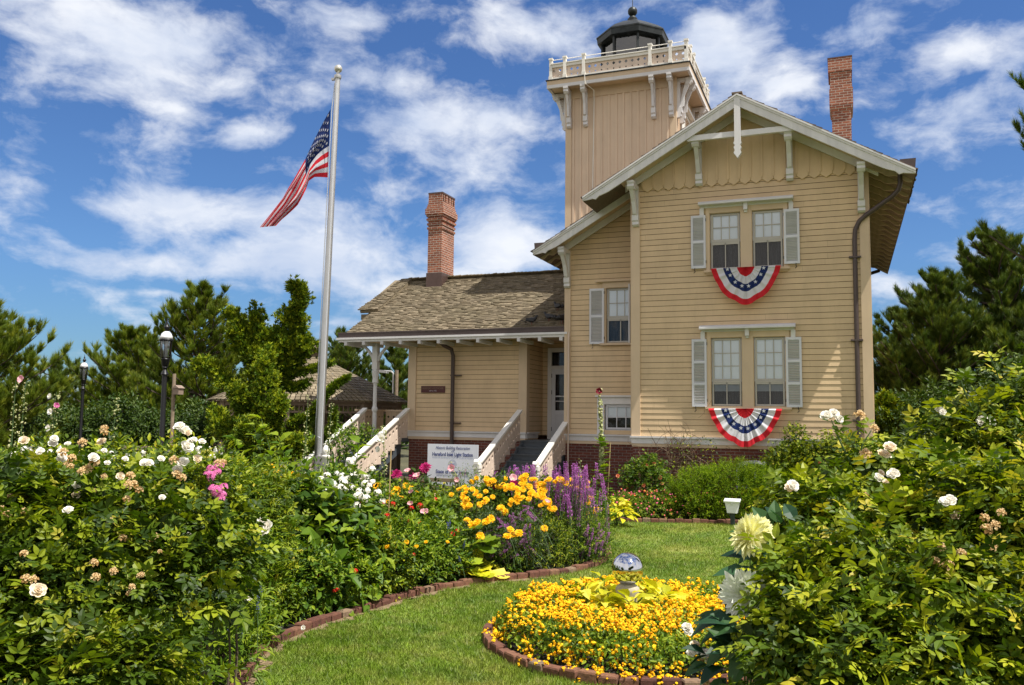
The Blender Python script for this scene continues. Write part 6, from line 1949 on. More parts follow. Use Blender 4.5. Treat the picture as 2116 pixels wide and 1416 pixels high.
# dry climber
a = MB(); rg = np.random.default_rng(5)
for k in range(190):
    s0 = PY(1400 + rg.normal(0, 32), 960 + rg.normal(0, 30), 20.82); pts = [s0]
    d = np.array([rg.normal(), rg.normal(0, .15), rg.normal()])
    for j in range(6):
        d = d + np.array([rg.normal(0, .8), rg.normal(0, .15), rg.normal(0, .8)]); pts.append(pts[-1] + unit(d) * .09)
        pts[-1][1] = min(max(pts[-1][1], 20.6), 20.9)
    a.tube(pts, [.005] * 7, 3, cap=False)
cv = empty('climbing_plant', (-3.6, 20.8, 0), 'tangled brown leafless climber on the brick base between the rose bush and the yew', 'climber')
a.build('stems', L_DRY, cv)
cl = Cloud(); p_ = np.array([PY(rg.uniform(1385, 1480), rg.uniform(900, 1010), 20.6 + rg.uniform(-.1, .15)) for _ in range(230)])
cl.put(TL, p_, rnd_dirs(230), rnd_dirs(230, .5) + np.array([0, -1, 0]), .06 * RNG.uniform(.6, 1.3, 230)); cl.build('foliage', L_ROSE2, cv)
# pink and orange lantana row along the edging: separate mounds
lan_u = [(1282, 1058), (1322, 1052), (1362, 1055), (1402, 1062), (1442, 1066), (1482, 1070), (1548, 1070), (1590, 1075), (1635, 1078)]
names = ['first', 'second', 'third', 'fourth', 'fifth', 'sixth', 'seventh', 'eighth', 'ninth']
M_LANTP = leafmat('lantana_pink_orange', (.80, .22, .05), (.78, .16, .16), (.60, .10, .22), 0, .7)
for i, (u, v) in enumerate(lan_u):
    c = P(u, v + 6, 19.0 + .06 * i); c[2] = .22
    bl = [(c, (.34, .34, .30)), (c + np.array([.15, .1, -.02]), (.28, .3, .26))]
    o = shrub('lantana', '%s low pink and orange lantana mound from the left along the house bed edging' % names[i], 'flowers', bl, 300, TL, .055, L_BRIGHT, 5, .12, .5, 'lantana mounds along the house bed', canes_n=3)
    p, nn = sample_blobs(bl, 60, .05, .12)
    cl = Cloud(); cl.put(TKNOB, p + nn * .07 + np.array([0, 0, .05]), rnd_dirs(60), nn + np.array([0, 0, .6]), .045 * RNG.uniform(.7, 1.2, 60)); cl.build('flower_heads', M_LANTP, o)
# lime hosta by the hollyhock, near the stairs
def hosta(label, c, R_, n, leaf, mat=L_LIME, Hh=.35, group=None, T=T_BROAD, name='hosta'):
    c = np.array(c, float); o = empty(name, c, label, 'plant', group); cl = Cloud()
    a_ = RNG.uniform(0, 6.28, n); q = RNG.random(n) ** .6; r_ = R_ * q
    z = Hh * (1 - .55 * q) * RNG.uniform(.7, 1.1, n)
    p = c + np.stack([np.cos(a_) * r_ * .6, np.sin(a_) * r_ * .6, z], 1)
    f_ = np.stack([np.cos(a_), np.sin(a_), .55 - .9 * q + RNG.normal(0, .22, n)], 1) + RNG.normal(0, .25, (n, 3)) * np.array([1, 1, .4])
    cl.put(T, p, f_, np.array([0, 0, 1.]) + RNG.normal(0, .25, (n, 3)), leaf * RNG.uniform(.7, 1.2, n)); cl.build('foliage', mat, o)
    a = MB()
    for i in range(0, n, 3): a.tube([c + np.array([0, 0, .0]), (c + p[i]) / 2 + np.array([0, 0, .02]), p[i]], .004, 4, cap=False)
    a.build('stems', M_STEM, o)
    return o
hosta('yellow green broad leaved plant left of the house bed lantana', P(1275, 1045, 17.8) * np.array([1, 1, 0]), .5, 90, .20, L_LIME, .55)
# ------------------------------------------------------------------ hollyhocks and tall stems
def hollyhock(label, base, h, flowers=(), lean=(0, 0), buds=60, leafn=26, stake=None, leaf=.17, mat=L_BRIGHT, name='hollyhock', group='hollyhock stems', bud=.035, leaf_h=.4):
    base = np.array(base, float); o = empty(name, base, label, 'flower', group)
    top = base + np.array([lean[0], lean[1], h]); a = MB()
    cv_ = [base + (top - base) * q + np.array([math.sin(q * 3.1 + base[0]) * .04, 0, 0]) * q for q in np.linspace(0, 1, 9)]
    a.tube(cv_, [.014 * (1 - .75 * q) for q in np.linspace(0, 1, 9)], 6); a.build('stem', M_STEM, o)
    def pt(q): x = q * 8; i = min(int(x), 7); return cv_[i] * (1 - (x - i)) + cv_[i + 1] * (x - i)
    cl = Cloud()
    q = RNG.uniform(.40, 1.0, buds); p = np.array([pt(x) for x in q]); d = rnd_dirs(buds, .1)
    cl.put(TKNOB, p + d * .035, rnd_dirs(buds), d, bud * (1.25 - .6 * q) * RNG.uniform(.7, 1.3, buds)); cl.build('buds', L_BUD, o)['kind'] = 'stuff'
    if leafn:
        cl = Cloud(); q = RNG.uniform(.03, leaf_h + .25, leafn) ; p = np.array([pt(x) for x in q]); d = rnd_dirs(leafn) * np.array([1, 1, .3])
        cl.put(TPALM, p + d * .06, d + np.array([0, 0, .2]), np.array([0, 0, 1.]) + d * .5, leaf * (1.3 - q) * RNG.uniform(.7, 1.2, leafn))
        cl.build('foliage', mat, o)
    for (me, fr_, sz_, dv) in flowers:
        blossom('flower', me, o, pt(fr_) + np.array(dv) * .06, dv, sz_)
    if stake:
        a = MB(); a.tube([base + np.array([.08, -.02, 0]), base + np.array([stake[0], 0, stake[1]])], .009, 6); a.build('stake', M_STAKE, o)
    return o
b_ = P(1245, 1080, 17.2); 
hollyhock('tall hollyhock with one dark maroon flower at its tip in front of the recessed wall', (b_[0], b_[1], 0), zz(1243, 806, 17.2), [(MESH_HOLM, .985, .13, (.1, -1, .3))], (-.02, 0), 230, 60, (.16, 1.72), .20, bud=.062)
b_ = P(792, 1050, 11.8); hollyhock('hollyhock stem with a large white flower in front of the porch stairs', (b_[0], b_[1], 0), zz(789, 880, 11.8), [(MESH_HOLW, .91, .15, (.1, -1, .2)), (MESH_HOLW, .84, .10, (-.5, -1, .1)), (MESH_HOLW, .5, .10, (.3, -1, .2)), (MESH_HOLW, .42, .09, (-.3, -1, .2))], (-.02, 0), 110, 16, (.10, 1.75), .12)
b_ = P(628, 960, 13.5); hollyhock('yellowish budded stem just left of the flagpole', (b_[0], b_[1], 0), zz(626, 815, 13.5), [], (0, 0), 90, 10)
b_ = P(672, 960, 13.8); hollyhock('thin budded stem just right of the flagpole', (b_[0], b_[1], 0), zz(676, 830, 13.8), [], (.05, 0), 70, 8)
b_ = P(40, 940, 10.5); hollyhock('leftmost hollyhock stem with a pink flower at its tip', (b_[0], b_[1], 0), zz(48, 788, 10.5), [(MESH_HOLP, 1.0, .10, (.1, -1, .3))], (.04, 0), 120, 14)
b_ = P(26, 940, 10.9); hollyhock('thin seed stem left of the pink tipped hollyhock', (b_[0], b_[1], 0), zz(28, 785, 10.9), [], (0, 0), 90, 12)
b_ = P(106, 950, 10.2); hollyhock('hollyhock with cream and mauve flowers near the small lamp', (b_[0], b_[1], 0), zz(106, 810, 10.2), [(MESH_HOLW, .97, .08, (-.2, -1, .3)), (MESH_HOLW, .9, .08, (.2, -1, .2)), (MESH_HOTP, .93, .07, (1, -.6, .2)), (MESH_HOLW, .82, .08, (.1, -1, .2))], (0, 0), 100, 26)
b_ = P(200, 940, 10.0); hollyhock('leaning dry seed stem bending to the right above the left rose bush', (b_[0], b_[1], 0), zz(238, 822, 10.0), [], (.24, 0), 80, 6)
b_ = P(985, 1060, 14.0); hollyhock('pale flower stem with a small pink bloom in front of the sign', (b_[0], b_[1], 0), zz(918, 958, 14.0), [(MESH_HOLP, .93, .13, (.1, -1, .3)), (MESH_HOLP, .80, .09, (.4, -1, .3))], (-.45, 0), 90, 6)
b_ = P(1200, 1050, 13.2); hollyhock('short budded stem right of the purple flower spikes', (b_[0], b_[1], 0), zz(1190, 950, 13.2), [], (.02, 0), 60, 0)
a = MB(); a.tube([PZ(872, 1190, .1), P(899, 1020, 12.3)], .010, 6); tag(a.build('garden_stake', M_STAKE), 'slanting pale bamboo stake in the middle of the flower border', 'stake')

# ------------------------------------------------------------------ front left: white rose bush
def rose_big(label, blobs, n, mat, whites, spent, leaf=.155, L=.24, k=6, size=.060, dep=.42, core=1.0, only=None, nst=34):
    o = shrub('rose_bush', label, 'bush', blobs, n, TROSE, leaf, mat, k, L, core * 1.8, cleaf=.11, depth=dep, lump=.24, canes_n=nst, only=only)
    for lst, ms in ((whites, (0, 1)), (spent, (9,))):
        for it in lst:
            u, v = it[0], it[1]; k_ = it[2] if len(it) > 2 else 1.0; cnt = min(it[3], 3) if len(it) > 3 else 1
            p = on_bush(u, v, blobs, .27)
            for c in range(cnt):
                pp = p + RNG.normal(0, .040 * k_ * (cnt > 1), 3)
                d = unit(EYE - pp) * .5 + np.array([random.uniform(-.2, .8), random.uniform(-.3, .1), random.uniform(.5, 1.1)])
                me = MESH_SPENT if ms[0] == 9 else MESH_ROSE[1 if random.random() < .25 else 0]
                blossom('spent_rose' if ms[0] == 9 else 'rose', me, o, pp, d, size * k_ * random.uniform(.85, 1.15))
    return o
LB = [BP(60, 1125, 5.2, 190, 92), BP(230, 1110, 5.6, 190, 82), BP(370, 1112, 5.9, 85, 80), BP(90, 1225, 4.9, 190, 95), BP(350, 1190, 5.3, 120, 80), BP(-160, 1130, 5.0, 200, 120), BP(400, 1165, 5.7, 65, 80), BP(120, 1385, 4.6, 220, 50)]
LW = [(363, 897, 1.3, 4), (352, 962, 1.2, 2), (297, 952, 1.0, 2), (248, 985, .9, 1), (308, 1030, 1.1, 2), (158, 1004, 1.0, 1), (142, 1030, 1.0, 2), (141, 1058, 1.1, 1), (78, 1222, 1.2, 1), (105, 925, 1.0, 3), (140, 932, .9, 2), (188, 928, 1.0, 2), (120, 920, .8, 2), (50, 912, .9, 1), (258, 950, .8, 1), (335, 1030, .7, 1), (386, 1056, .6, 1), (390, 1105, .5, 1), (410, 905, .8, 3), (425, 925, .8, 2), (350, 1056, .6, 1), (215, 945, .7, 2), (332, 950, .7, 1)]
LS = [(156, 955, 1.1, 3), (178, 962, 1.1, 3), (380, 972, 1.1, 3), (265, 996, 1.1, 4), (277, 1002, 1., 2), (320, 1040, .8, 2), (15, 1042, .9, 2), (42, 1050, .8, 2), (205, 1192, 1.0, 3), (262, 1213, .8, 2), (240, 1092, .9, 2), (314, 1107, .8, 2), (30, 1170, .9, 2), (58, 1215, .9, 2), (330, 1140, .7, 1), (210, 915, .9, 2), (465, 957, .9, 2), (200, 1000, .7, 2), (300, 1175, .7, 2), (145, 968, .8, 2)]
rose_big('big white rose bush with many spent brown blooms filling the lower left', LB, 3500, L_ROSE, LW, LS)
# right rose bush
RB = [BP(1740, 1190, 4.6, 100, 100), BP(1890, 1110, 4.9, 160, 130), BP(2060, 1010, 5.2, 150, 130), BP(1690, 1330, 4.0, 80, 100), BP(1800, 1300, 4.0, 170, 130), BP(2060, 1200, 4.3, 190, 170), BP(1990, 1370, 3.8, 220, 130), BP(2200, 940, 5.4, 120, 130), BP(1690, 1110, 4.8, 60, 70), BP(1760, 1400, 3.7, 150, 90)]
RW = [(1843, 925, 1.2, 2), (1842, 958, 1.2, 2), (1818, 997, 1.1, 2), (1820, 978, .6, 1), (1976, 1042, 1.3, 2), (1636, 990, 1.2, 2), (1432, 1318, 1.0, 3), (1452, 1350, 1.0, 3), (1425, 1345, .9, 2)]
RS = [(1800, 922, 1.3, 3), (1790, 1022, .7, 1), (1955, 1160, 1.1, 3), (1940, 1165, .9, 2), (2045, 1085, 1.1, 3), (2070, 1080, .9, 2), (1566, 1232, 1.3, 4), (1590, 1243, 1.0, 2), (1565, 1210, .8, 1), (1440, 1395, 1., 3), (1835, 1120, .8, 2)]
rb = rose_big('big rose bush with yellow green new leaves filling the lower right', RB, 3900, L_ROSE2, RW, RS, .140, .22, 6, .056)
def cane_shoot(parent, pts, n, leaf, name='shoot', mat=L_ROSE2, T=TROSE):
    sp = spline(pts, 8); a = MB(); m_ = len(sp); a.tube(sp, [.007 * (1 - .6 * i / m_) for i in range(m_)], 5); st_ = a.build(name, M_STEM, parent)
    cl = Cloud(); ii = np.linspace(1, m_ - 1, n).astype(int); p = np.array(sp)[ii]; ax = unit(np.array([sp[min(i + 1, m_ - 1)] - sp[i - 1] for i in ii]))
    a_ = np.arange(n) * 2.4; x_ = unit(np.cross(ax, [0, 1., 0.2])); y_ = np.cross(ax, x_)
    f_ = ax * .5 + x_ * np.cos(a_)[:, None] + y_ * np.sin(a_)[:, None] * .6
    cl.put(T, p, f_, np.array([0, -.2, 1.]) + RNG.normal(0, .2, (n, 3)), leaf * RNG.uniform(.75, 1.15, n)); cl.build(name + '_leaves', mat, parent)
for l_, n_ in (([(2090, 900, 5.2), (2070, 820, 5.2), (2060, 770, 5.2), (2045, 735, 5.2)], 16), ([(2040, 900, 5.0), (2000, 870, 5.0), (1950, 860, 5.0), (1925, 850, 5.0)], 12), ([(1960, 920, 5.0), (1920, 890, 5.0), (1890, 880, 5.0)], 10), ([(1760, 960, 5.0), (1735, 910, 5.0), (1718, 868, 5.0)], 9),
              ([(1790, 1000, 5.0), (1780, 930, 5.0), (1800, 890, 5.0)], 8), ([(1700, 1040, 4.8), (1665, 1005, 4.8), (1640, 992, 4.8)], 9), ([(2110, 860, 5.2), (2100, 800, 5.2), (2112, 770, 5.2)], 9), ([(1850, 980, 5.0), (1850, 940, 5.0), (1848, 925, 5.0)], 7), ([(2020, 900, 5.1), (2030, 880, 5.1), (2036, 872, 5.1)], 8), ([(2010, 850, 5.1), (1990, 800, 5.1), (1985, 780, 5.1)], 8)):
    cane_shoot(rb, [P(*q) for q in l_], n_ + 3, .125)
for (u, v, w_, k_) in ((1708, 862, 4.95, 1.2), (1722, 857, 4.97, 1.1), (1733, 868, 4.95, .9), (2030, 874, 5.02, 1.3), (2044, 872, 5.04, 1.1), (2036, 884, 5.0, 1.0), (1940, 848, 4.97, .8), (1948, 853, 4.95, .7)):
    blossom('rose', MESH_ROSE[0], rb, P(u, v, w_), (random.uniform(-.1, .5), -.7, random.uniform(.4, .9)), .062 * k_)
# dahlia in front of it
dl = G(1560, 4.4); da = empty('dahlia', dl, 'dahlia with one large lemon and one large white bloom beside the right rose bush', 'flower')
DB = [B(1610, 1160, 4.5, .16, .2, .22), B(1570, 1310, 4.2, .20, .22, .20), B(1545, 1360, 4.1, .20, .2, .16)]
cl = Cloud(); p, nn = sample_blobs(DB, 150, .4, .1); cl.put(T_BROAD, p, nn + np.array([-.3, 0, -.1]) + RNG.normal(0, .3, (150, 3)), np.array([0, -.3, 1.]) + RNG.normal(0, .3, (150, 3)), .13 * RNG.uniform(.7, 1.2, 150))
pp = np.array([P(1560, 1190, 4.2), P(1545, 1185, 4.25), P(1610, 1200, 4.2), P(1540, 1300, 4.0), P(1530, 1330, 4.0), P(1560, 1350, 3.95), P(1520, 1290, 4.05), P(1500, 1280, 4.1), P(1640, 1180, 4.2), P(1660, 1120, 4.3)])
cl.put(T_BROAD, pp, np.array([(-1, -.2, .15), (-.8, .1, -.4), (.8, -.4, -.2), (-1, -.2, -.1), (-1, -.3, -.5), (-.6, -.5, -.6), (-1, 0, .1), (-.8, 0, -.3), (.3, -.8, 0), (.3, -.7, .3)]), np.tile([0, -.3, 1.], (10, 1)), .20)
cl.build('foliage', L_DAHL, da)
canes(da, dl, [P(1550, 1110, 4.3), P(1540, 1230, 4.15), P(1645, 1120, 4.35), P(1575, 1180, 4.2), P(1630, 1175, 4.2)], .009, M_STEM, 'stems', .03)
blossom('bloom', MESH_DAHL_Y, da, P(1548, 1108, 4.28), (-.75, -.55, .35), .19); blossom('bloom', MESH_DAHL_Y, da, P(1566, 1096, 4.34), (.2, -.7, .65), .14)
blossom('bloom', MESH_DAHL_W, da, P(1536, 1230, 4.1), (-.35, -.85, .1), .20)
a = MB()
for (u, v, w_, r_) in ((1648, 1123, 4.2, .024), (1577, 1178, 4.12, .026), (1643, 1172, 4.15, .030)): a.lathe([(r_ * math.sin(q), -r_ * math.cos(q) * .9) for q in np.linspace(.05, 3.1, 9)], P(u, v, w_), 12)
a.build('buds', plain('yellow_green_bud', (.42, .44, .03), .5), da, smooth=True)

# ------------------------------------------------------------------ round bed: yellow lantana and lime leaves around the ball
rc = np.array([RINGC[0], RINGC[1], 0]); n = 17000
q_ = RINGR * .95 * np.sqrt(RNG.random(n)); a_ = RNG.uniform(0, 6.28, n); p = rc + np.stack([q_ * np.cos(a_), q_ * np.sin(a_), 0 * q_], 1)
def moundz(p): 
    r_ = np.linalg.norm(p[:, :2] - rc[:2], axis=1) / RINGR
    return (.37 + .03 * np.sin(p[:, 0] * 5) * np.sin(p[:, 1] * 4.3) + .03 * np.sin(p[:, 0] * 11 + 1) * np.sin(p[:, 1] * 9)) * np.clip((1.04 - r_) * 6.0, .30, 1)
p[:, 2] = moundz(p) * RNG.uniform(.35, 1.0, n)
gp = np.array([gb.location[0], gb.location[1]]); ok = np.linalg.norm(p[:, :2] - (gp + np.array([0.0, -.05])), axis=1) > .50
p = p[ok]; cl = Cloud(); nn = RNG.normal(0, .5, (len(p), 3)) + np.array([0, 0, 1.]); rad = p - rc; rad[:, 2] = 0; nn += rad * .5
cl.put(TL, p, rnd_dirs(len(p), .1), nn, .055 * RNG.uniform(.7, 1.3, len(p)), mi=0)
n = 3000; q_ = RINGR * 1.03 * np.sqrt(RNG.random(n)); a_ = RNG.uniform(0, 6.28, n); p = rc + np.stack([q_ * np.cos(a_), q_ * np.sin(a_), 0 * q_], 1); p[:, 2] = moundz(p) + RNG.uniform(-.05, .05, n)
edge_ = np.linalg.norm(p[:, :2] - rc[:2], axis=1) / RINGR > .82; p[:, 2] = np.where(edge_, moundz(p) * RNG.uniform(.25, 1.05, n), p[:, 2])
ok = np.linalg.norm(p[:, :2] - (gp + np.array([0.0, -.05])), axis=1) > .52; dens_n = np.sin(p[:, 0] * 4 + 1) * np.sin(p[:, 1] * 3.1) > -.85; p = p[ok & dens_n]; m_ = len(p)
heads = []
for i in range(5): pass
d = RNG.normal(0, .3, (m_, 3)) + np.array([0, -.12, 1.])
cl2 = Cloud(); cl2.put(TKNOB, p, rnd_dirs(m_), d, .038 * RNG.uniform(.7, 1.2, m_))
off = RNG.normal(0, .014, (m_, 3, 3))
for k in range(3): cl2.put(TKNOB, p + off[:, k], rnd_dirs(m_), d + RNG.normal(0, .4, (m_, 3)), .021 * RNG.uniform(.8, 1.2, m_))
lt = cl.build('yellow_lantana', L_BRIGHT); tag(lt, 'low carpet of yellow lantana filling the round brick bed', 'flowers', kind='stuff')
P_LANT = _petal('lantana_yellow', (.86, .40, .004), (.95, .62, .012), .1, .7)
fo = cl2.build('flower_heads', P_LANT); fo.parent = lt; fo.location = np.array(fo.location) - np.array(lt.location); fo['kind'] = 'stuff'
fo.parent = lt
lime_pos = [(-.34, .20, 'behind the ball pedestal on the left'), (-.42, -.12, 'left of the ball pedestal'), (-.18, -.34, 'in front of the ball pedestal on the left'), (.12, -.38, 'straight in front of the ball pedestal'), (.38, -.22, 'in front of the ball pedestal on the right'), (.36, .12, 'right of the ball pedestal'), (.08, .40, 'right behind the ball pedestal'), (.62, -.12, 'farthest right of the lime plants')]
for (dx, dy, lb) in lime_pos:
    hosta('lime yellow leafy plant ' + lb, (gp[0] + dx, gp[1] + dy, 0.04), .34, 62, .17, L_LIME, .45, 'lime yellow plants around the mirror ball', name='lime_plant')

# ------------------------------------------------------------------ flower border, left of the lawn
GB = 'plants of the flower border'
def mound(label, c, r_, hgt, n, T, leaf, mat, k=6, L=.2, name='border_plant', cat='plant', core=.5, blobs=None, **kw):
    c = np.array(c, float); bl = blobs or [(c + np.array([0, 0, hgt * .45]), (r_, r_, hgt * .55))]
    return shrub(name, label, cat, bl, n, T, leaf, mat, k, L, core, GB, **kw), bl
# A: large leaved dark shrub in the middle
AB = [BP(625, 1130, 10.3, 75, 85), BP(700, 1165, 10.5, 65, 75), BP(570, 1110, 10.3, 50, 75), BP(650, 1210, 10.2, 85, 60)]
oA, _ = mound('tall broad leaved dark green bush at the middle of the border below the flagpole', None or AB[0][0], 0, 0, 330, T_BROAD, .235, L_MID, 6, .36, 'border_plant', 'plant', 1.2, AB, up=.7, pitch=70)
for (l_, n_) in (([(560, 1000, 10.3), (540, 940, 10.3), (525, 880, 10.3)], 14), ([(600, 1000, 10.4), (590, 950, 10.4), (575, 900, 10.4)], 14), ([(720, 1020, 10.6), (735, 960, 10.6), (742, 915, 10.6)], 14), ([(520, 1040, 10.2), (500, 960, 10.2), (490, 910, 10.2)], 12), ([(650, 1020, 10.4), (640, 980, 10.3), (628, 960, 10.3)], 10), ([(540, 1000, 10.3), (560, 950, 10.3), (540, 865, 10.3)], 12), ([(600, 1180, 9.4), (595, 1140, 9.4), (598, 1125, 9.4)], 12)):
    cane_shoot(oA, [P(*q) for q in l_], n_, .17, 'tall_shoot', L_BRIGHT, T_BROAD)
for i_, (u0, u1, lb) in enumerate(((20, 150, 'white flowers at the back of the left rose bush near the picture edge'), (170, 300, 'small white flowers behind the left rose bush below the large lamp'), (310, 440, 'small white flowers behind the left rose bush beside the picket fence'))):
    bl = [BP((u0 + u1) / 2, 985, 7.2, (u1 - u0) / 2, 46, 60)]
    o_ = mound(lb, None, 0, 0, 260, TL, .07, L_ROSE2, 6, .20, 'flowering_plant', 'flowers', blobs=bl)[0]
    for k_ in range(16):
        p_ = on_bush(random.uniform(u0, u1), random.uniform(925, 965), bl, .12); blossom('flower', MESH_PHLOX, o_, p_, (random.uniform(-.2, .6), -.6, .8), random.uniform(.04, .075))
# white phlox patch
def flower_patch(label, spots, me, size, mat, blobs, n=260, leaf=.07, T=TL, name='flowering_plant', fname='flower', face=.5, spread=0, count=1, kf=5, out=.14, Lk=.18, core=.4, up=.8):
    o, bl = mound(label, blobs[0][0], 0, 0, n, T, leaf, mat, kf, Lk, name, 'flowers', core, blobs, up=up)
    for it in spots:
        u, v = it[0], it[1]
        for c in range(count):
            uu, vv = u + random.gauss(0, spread), v + random.gauss(0, spread * .8)
            p = on_bush(uu, vv, bl, out); 
            blossom(fname, me if not isinstance(me, list) else random.choice(me), o, p, unit(EYE - p) * face + np.array([random.uniform(-.4, .6), random.uniform(-.5, .2), random.uniform(.3, 1.0)]), size * random.uniform(.8, 1.25))
    return o
flower_patch('white phlox clump between the flagpole base and the white hollyhock', [(670, 985), (690, 995), (705, 985), (720, 1000), (745, 985), (760, 992), (735, 1010), (752, 1018), (715, 1020), (700, 1030), (675, 1005), (770, 1010), (785, 1030), (690, 1040), (740, 1035), (725, 982), (664, 1012), (706, 1002), (745, 1026), (762, 976)], MESH_PHLOX, .105, L_MID,
             [B(710, 1025, 11.6, .55, .45, .30), B(760, 1035, 11.8, .35, .35, .30), B(700, 1080, 11.4, .5, .4, .4)], 340, .08, count=2, spread=9)
YS = [(985, 1000), (1000, 992), (960, 1010), (965, 1030), (975, 1045), (1010, 1005), (1025, 1010), (1040, 1000), (1050, 1015), (1062, 1005), (1075, 1000), (1090, 1005), (1100, 995), (1110, 1010), (1120, 1000), (1095, 1020), (1080, 1030), (1065, 1025), (1105, 1028), (1120, 1032), (1130, 1038), (1115, 1045), (1140, 1045), (1050, 1035), (1035, 1045), (1135, 1010), (990, 1020), (1000, 1035), (1145, 992), (1160, 1000), (955, 1022), (1088, 988)]
flower_patch('big golden yellow daisy clump in front of the porch stairs', YS, MESH_GOLD, .088, L_MID, [B(990, 1060, 13.0, .35, .35, .42), B(1060, 1050, 13.2, .48, .4, .45), B(1115, 1050, 13.3, .4, .35, .42), B(1040, 1100, 12.9, .5, .4, .4)], 560, .075, fname='daisy', count=3, spread=9)
flower_patch('golden daisies to the right of the purple spikes', [(1175, 990), (1190, 1000), (1205, 992), (1215, 1010), (1210, 1030), (1212, 1045), (1218, 1060), (1195, 1012), (1222, 1055), (1180, 1004), (1200, 1040)], MESH_GOLD, .085, L_MID, [B(1200, 1050, 14.3, .38, .35, .45)], 160, .07, fname='daisy', count=2, spread=6)
flower_patch('small golden flower group low in the middle of the border', [(965, 1075), (975, 1085), (985, 1080), (1005, 1078), (1015, 1072), (992, 1108), (1055, 1095), (1062, 1105), (1072, 1102), (1048, 1108), (1036, 1050), (1125, 1092)], MESH_GOLD, .105, L_BLUE, [B(1010, 1110, 12.3, .42, .35, .32), B(1080, 1110, 12.4, .35, .35, .32)], 300, .06, T=T_NARROW, fname='daisy')
flower_patch('yellow and orange flower clump beside the grey box of the flagpole', [(560, 965), (570, 975), (555, 972), (580, 968), (545, 985), (575, 985), (600, 978), (520, 980), (610, 990), (585, 955), (555, 1010), (565, 1030), (545, 1045), (530, 1000)], MESH_GOLD, .07, L_BRIGHT, [B(565, 1010, 11.5, .5, .4, .36)], 240, .07, fname='daisy')
flower_patch('row of mixed orange and yellow zinnias left of the sign', [(860, 1020), (868, 1028), (800, 1040), (830, 1030), (780, 1005), (850, 1010), (820, 1012), (855, 1025), (805, 1044), (840, 1005), (770, 1000), (815, 1020)], MESH_GOLD, .10, L_MID, [B(830, 1060, 12.6, .55, .4, .32)], 300, .08, fname='zinnia')
flower_patch('red zinnias and salvia in the middle of the border', [(745, 1038), (740, 1065), (790, 1040), (800, 1066), (850, 1050), (865, 1080), (770, 1092), (905, 1100), (935, 1105), (945, 1098), (855, 1146), (900, 1032), (830, 1075), (690, 1222), (720, 1060), (812, 1042), (868, 1045), (843, 1078)], MESH_REDC, .085, L_MID, [B(800, 1095, 12.0, .6, .4, .34), B(900, 1110, 12.2, .5, .4, .32), B(740, 1100, 11.6, .4, .4, .4)], 520, .075, fname='flower', out=.24)
flower_patch('pale pink mallow flowers on the left part of the border front', [(848, 1042), (877, 1060), (850, 1018), (862, 985), (770, 1000), (842, 975), (1060, 990), (1130, 1038)], MESH_HOLP, .10, L_BRIGHT, [B(860, 1085, 12.2, .35, .35, .40)], 160, .09, T=TPALM)
o_ = flower_patch('magenta dahlias rising in front of the sign', [(879, 967), (856, 985), (819, 980), (1022, 1003), (1062, 1000)], MESH_DAHL_M, .15, L_DARK, [B(875, 1040, 12.9, .22, .2, .42), B(1025, 1040, 13.1, .2, .2, .3)], 110, .10, fname='bloom', out=.0)
# purple spikes
def spikes(label, spots, base_bl, mat, me, h, w_, lean=.12, name='flowering_plant', leafn=700, leaf=.05, rad=1.0):
    o, bl = mound(label, base_bl[0][0], 0, 0, leafn, T_NARROW, leaf, mat, 6, .22, name, 'flowers', .6, base_bl, up=1.0)
    a = MB()
    for (u, v, *rest) in spots:
        w1 = w_ + random.uniform(-.35, .35); hh_ = h * random.uniform(.75, 1.25)
        tp = P(u, v, w1); d = np.array([random.gauss(0, lean), random.gauss(0, lean), 1.0]); d = unit(d)
        if rest: d = unit(np.array([rest[0], -.2, rest[1]]))
        b0 = tp - d * hh_
        ob = blossom('flower_spike', random.choice(me) if isinstance(me, list) else me, o, b0, d, hh_)
        ob.scale = (hh_ * rad, hh_ * rad, hh_)
        g_ = np.array([b0[0] - d[0] * .3, b0[1], max(.1, b0[2] - .5)]); a.tube([g_, (g_ + b0) / 2 + (0, .0, .03), b0 + d * hh_ * .5], .004, 4, cap=False)
    a.build('stems', M_STEM, o)
    return o
rg_ = random.Random(3)
sp1 = [(rg_.gauss(1180, 32), 955 + 100 * rg_.random() ** 1.2) for _ in range(96)]
spikes('dense tall purple spike clump in front of the right porch stairs', sp1, [B(1170, 1080, 13.6, .5, .4, .42), B(1210, 1100, 13.5, .4, .35, .4), B(1130, 1110, 13.2, .4, .35, .36)], L_MID, MESH_SPP, .30, 13.2, .10, rad=.85)
sp2 = [(rg_.gauss(1075, 26), rg_.uniform(960, 990)) for _ in range(40)]
spikes('purple spikes in front of the lower porch steps', sp2, [B(1080, 1040, 14.6, .45, .3, .4)], L_MID, MESH_SPP, .28, 13.9, .2, leafn=200, rad=.85)
sp3 = [(rg_.uniform(1010, 1100), rg_.uniform(1040, 1150), rg_.uniform(-1, 1), rg_.uniform(.1, 1.0)) for _ in range(48)]
spikes('sprawling purple spikes tumbling over grey green leaves', sp3, [B(1050, 1140, 12.7, .45, .35, .35), B(1020, 1110, 12.8, .3, .3, .35)], L_BLUE, MESH_SPP, .16, 12.3, .5, leaf=.055)
sp4 = [(rg_.uniform(1205, 1262), rg_.uniform(1070, 1150), rg_.uniform(-.2, .9), 1.0) for _ in range(26)]
spikes('purple spikes leaning out over the lawn at the tip of the border', sp4, [B(1215, 1135, 13.3, .38, .35, .36)], L_MID, MESH_SPP, .17, 13.0, .3)
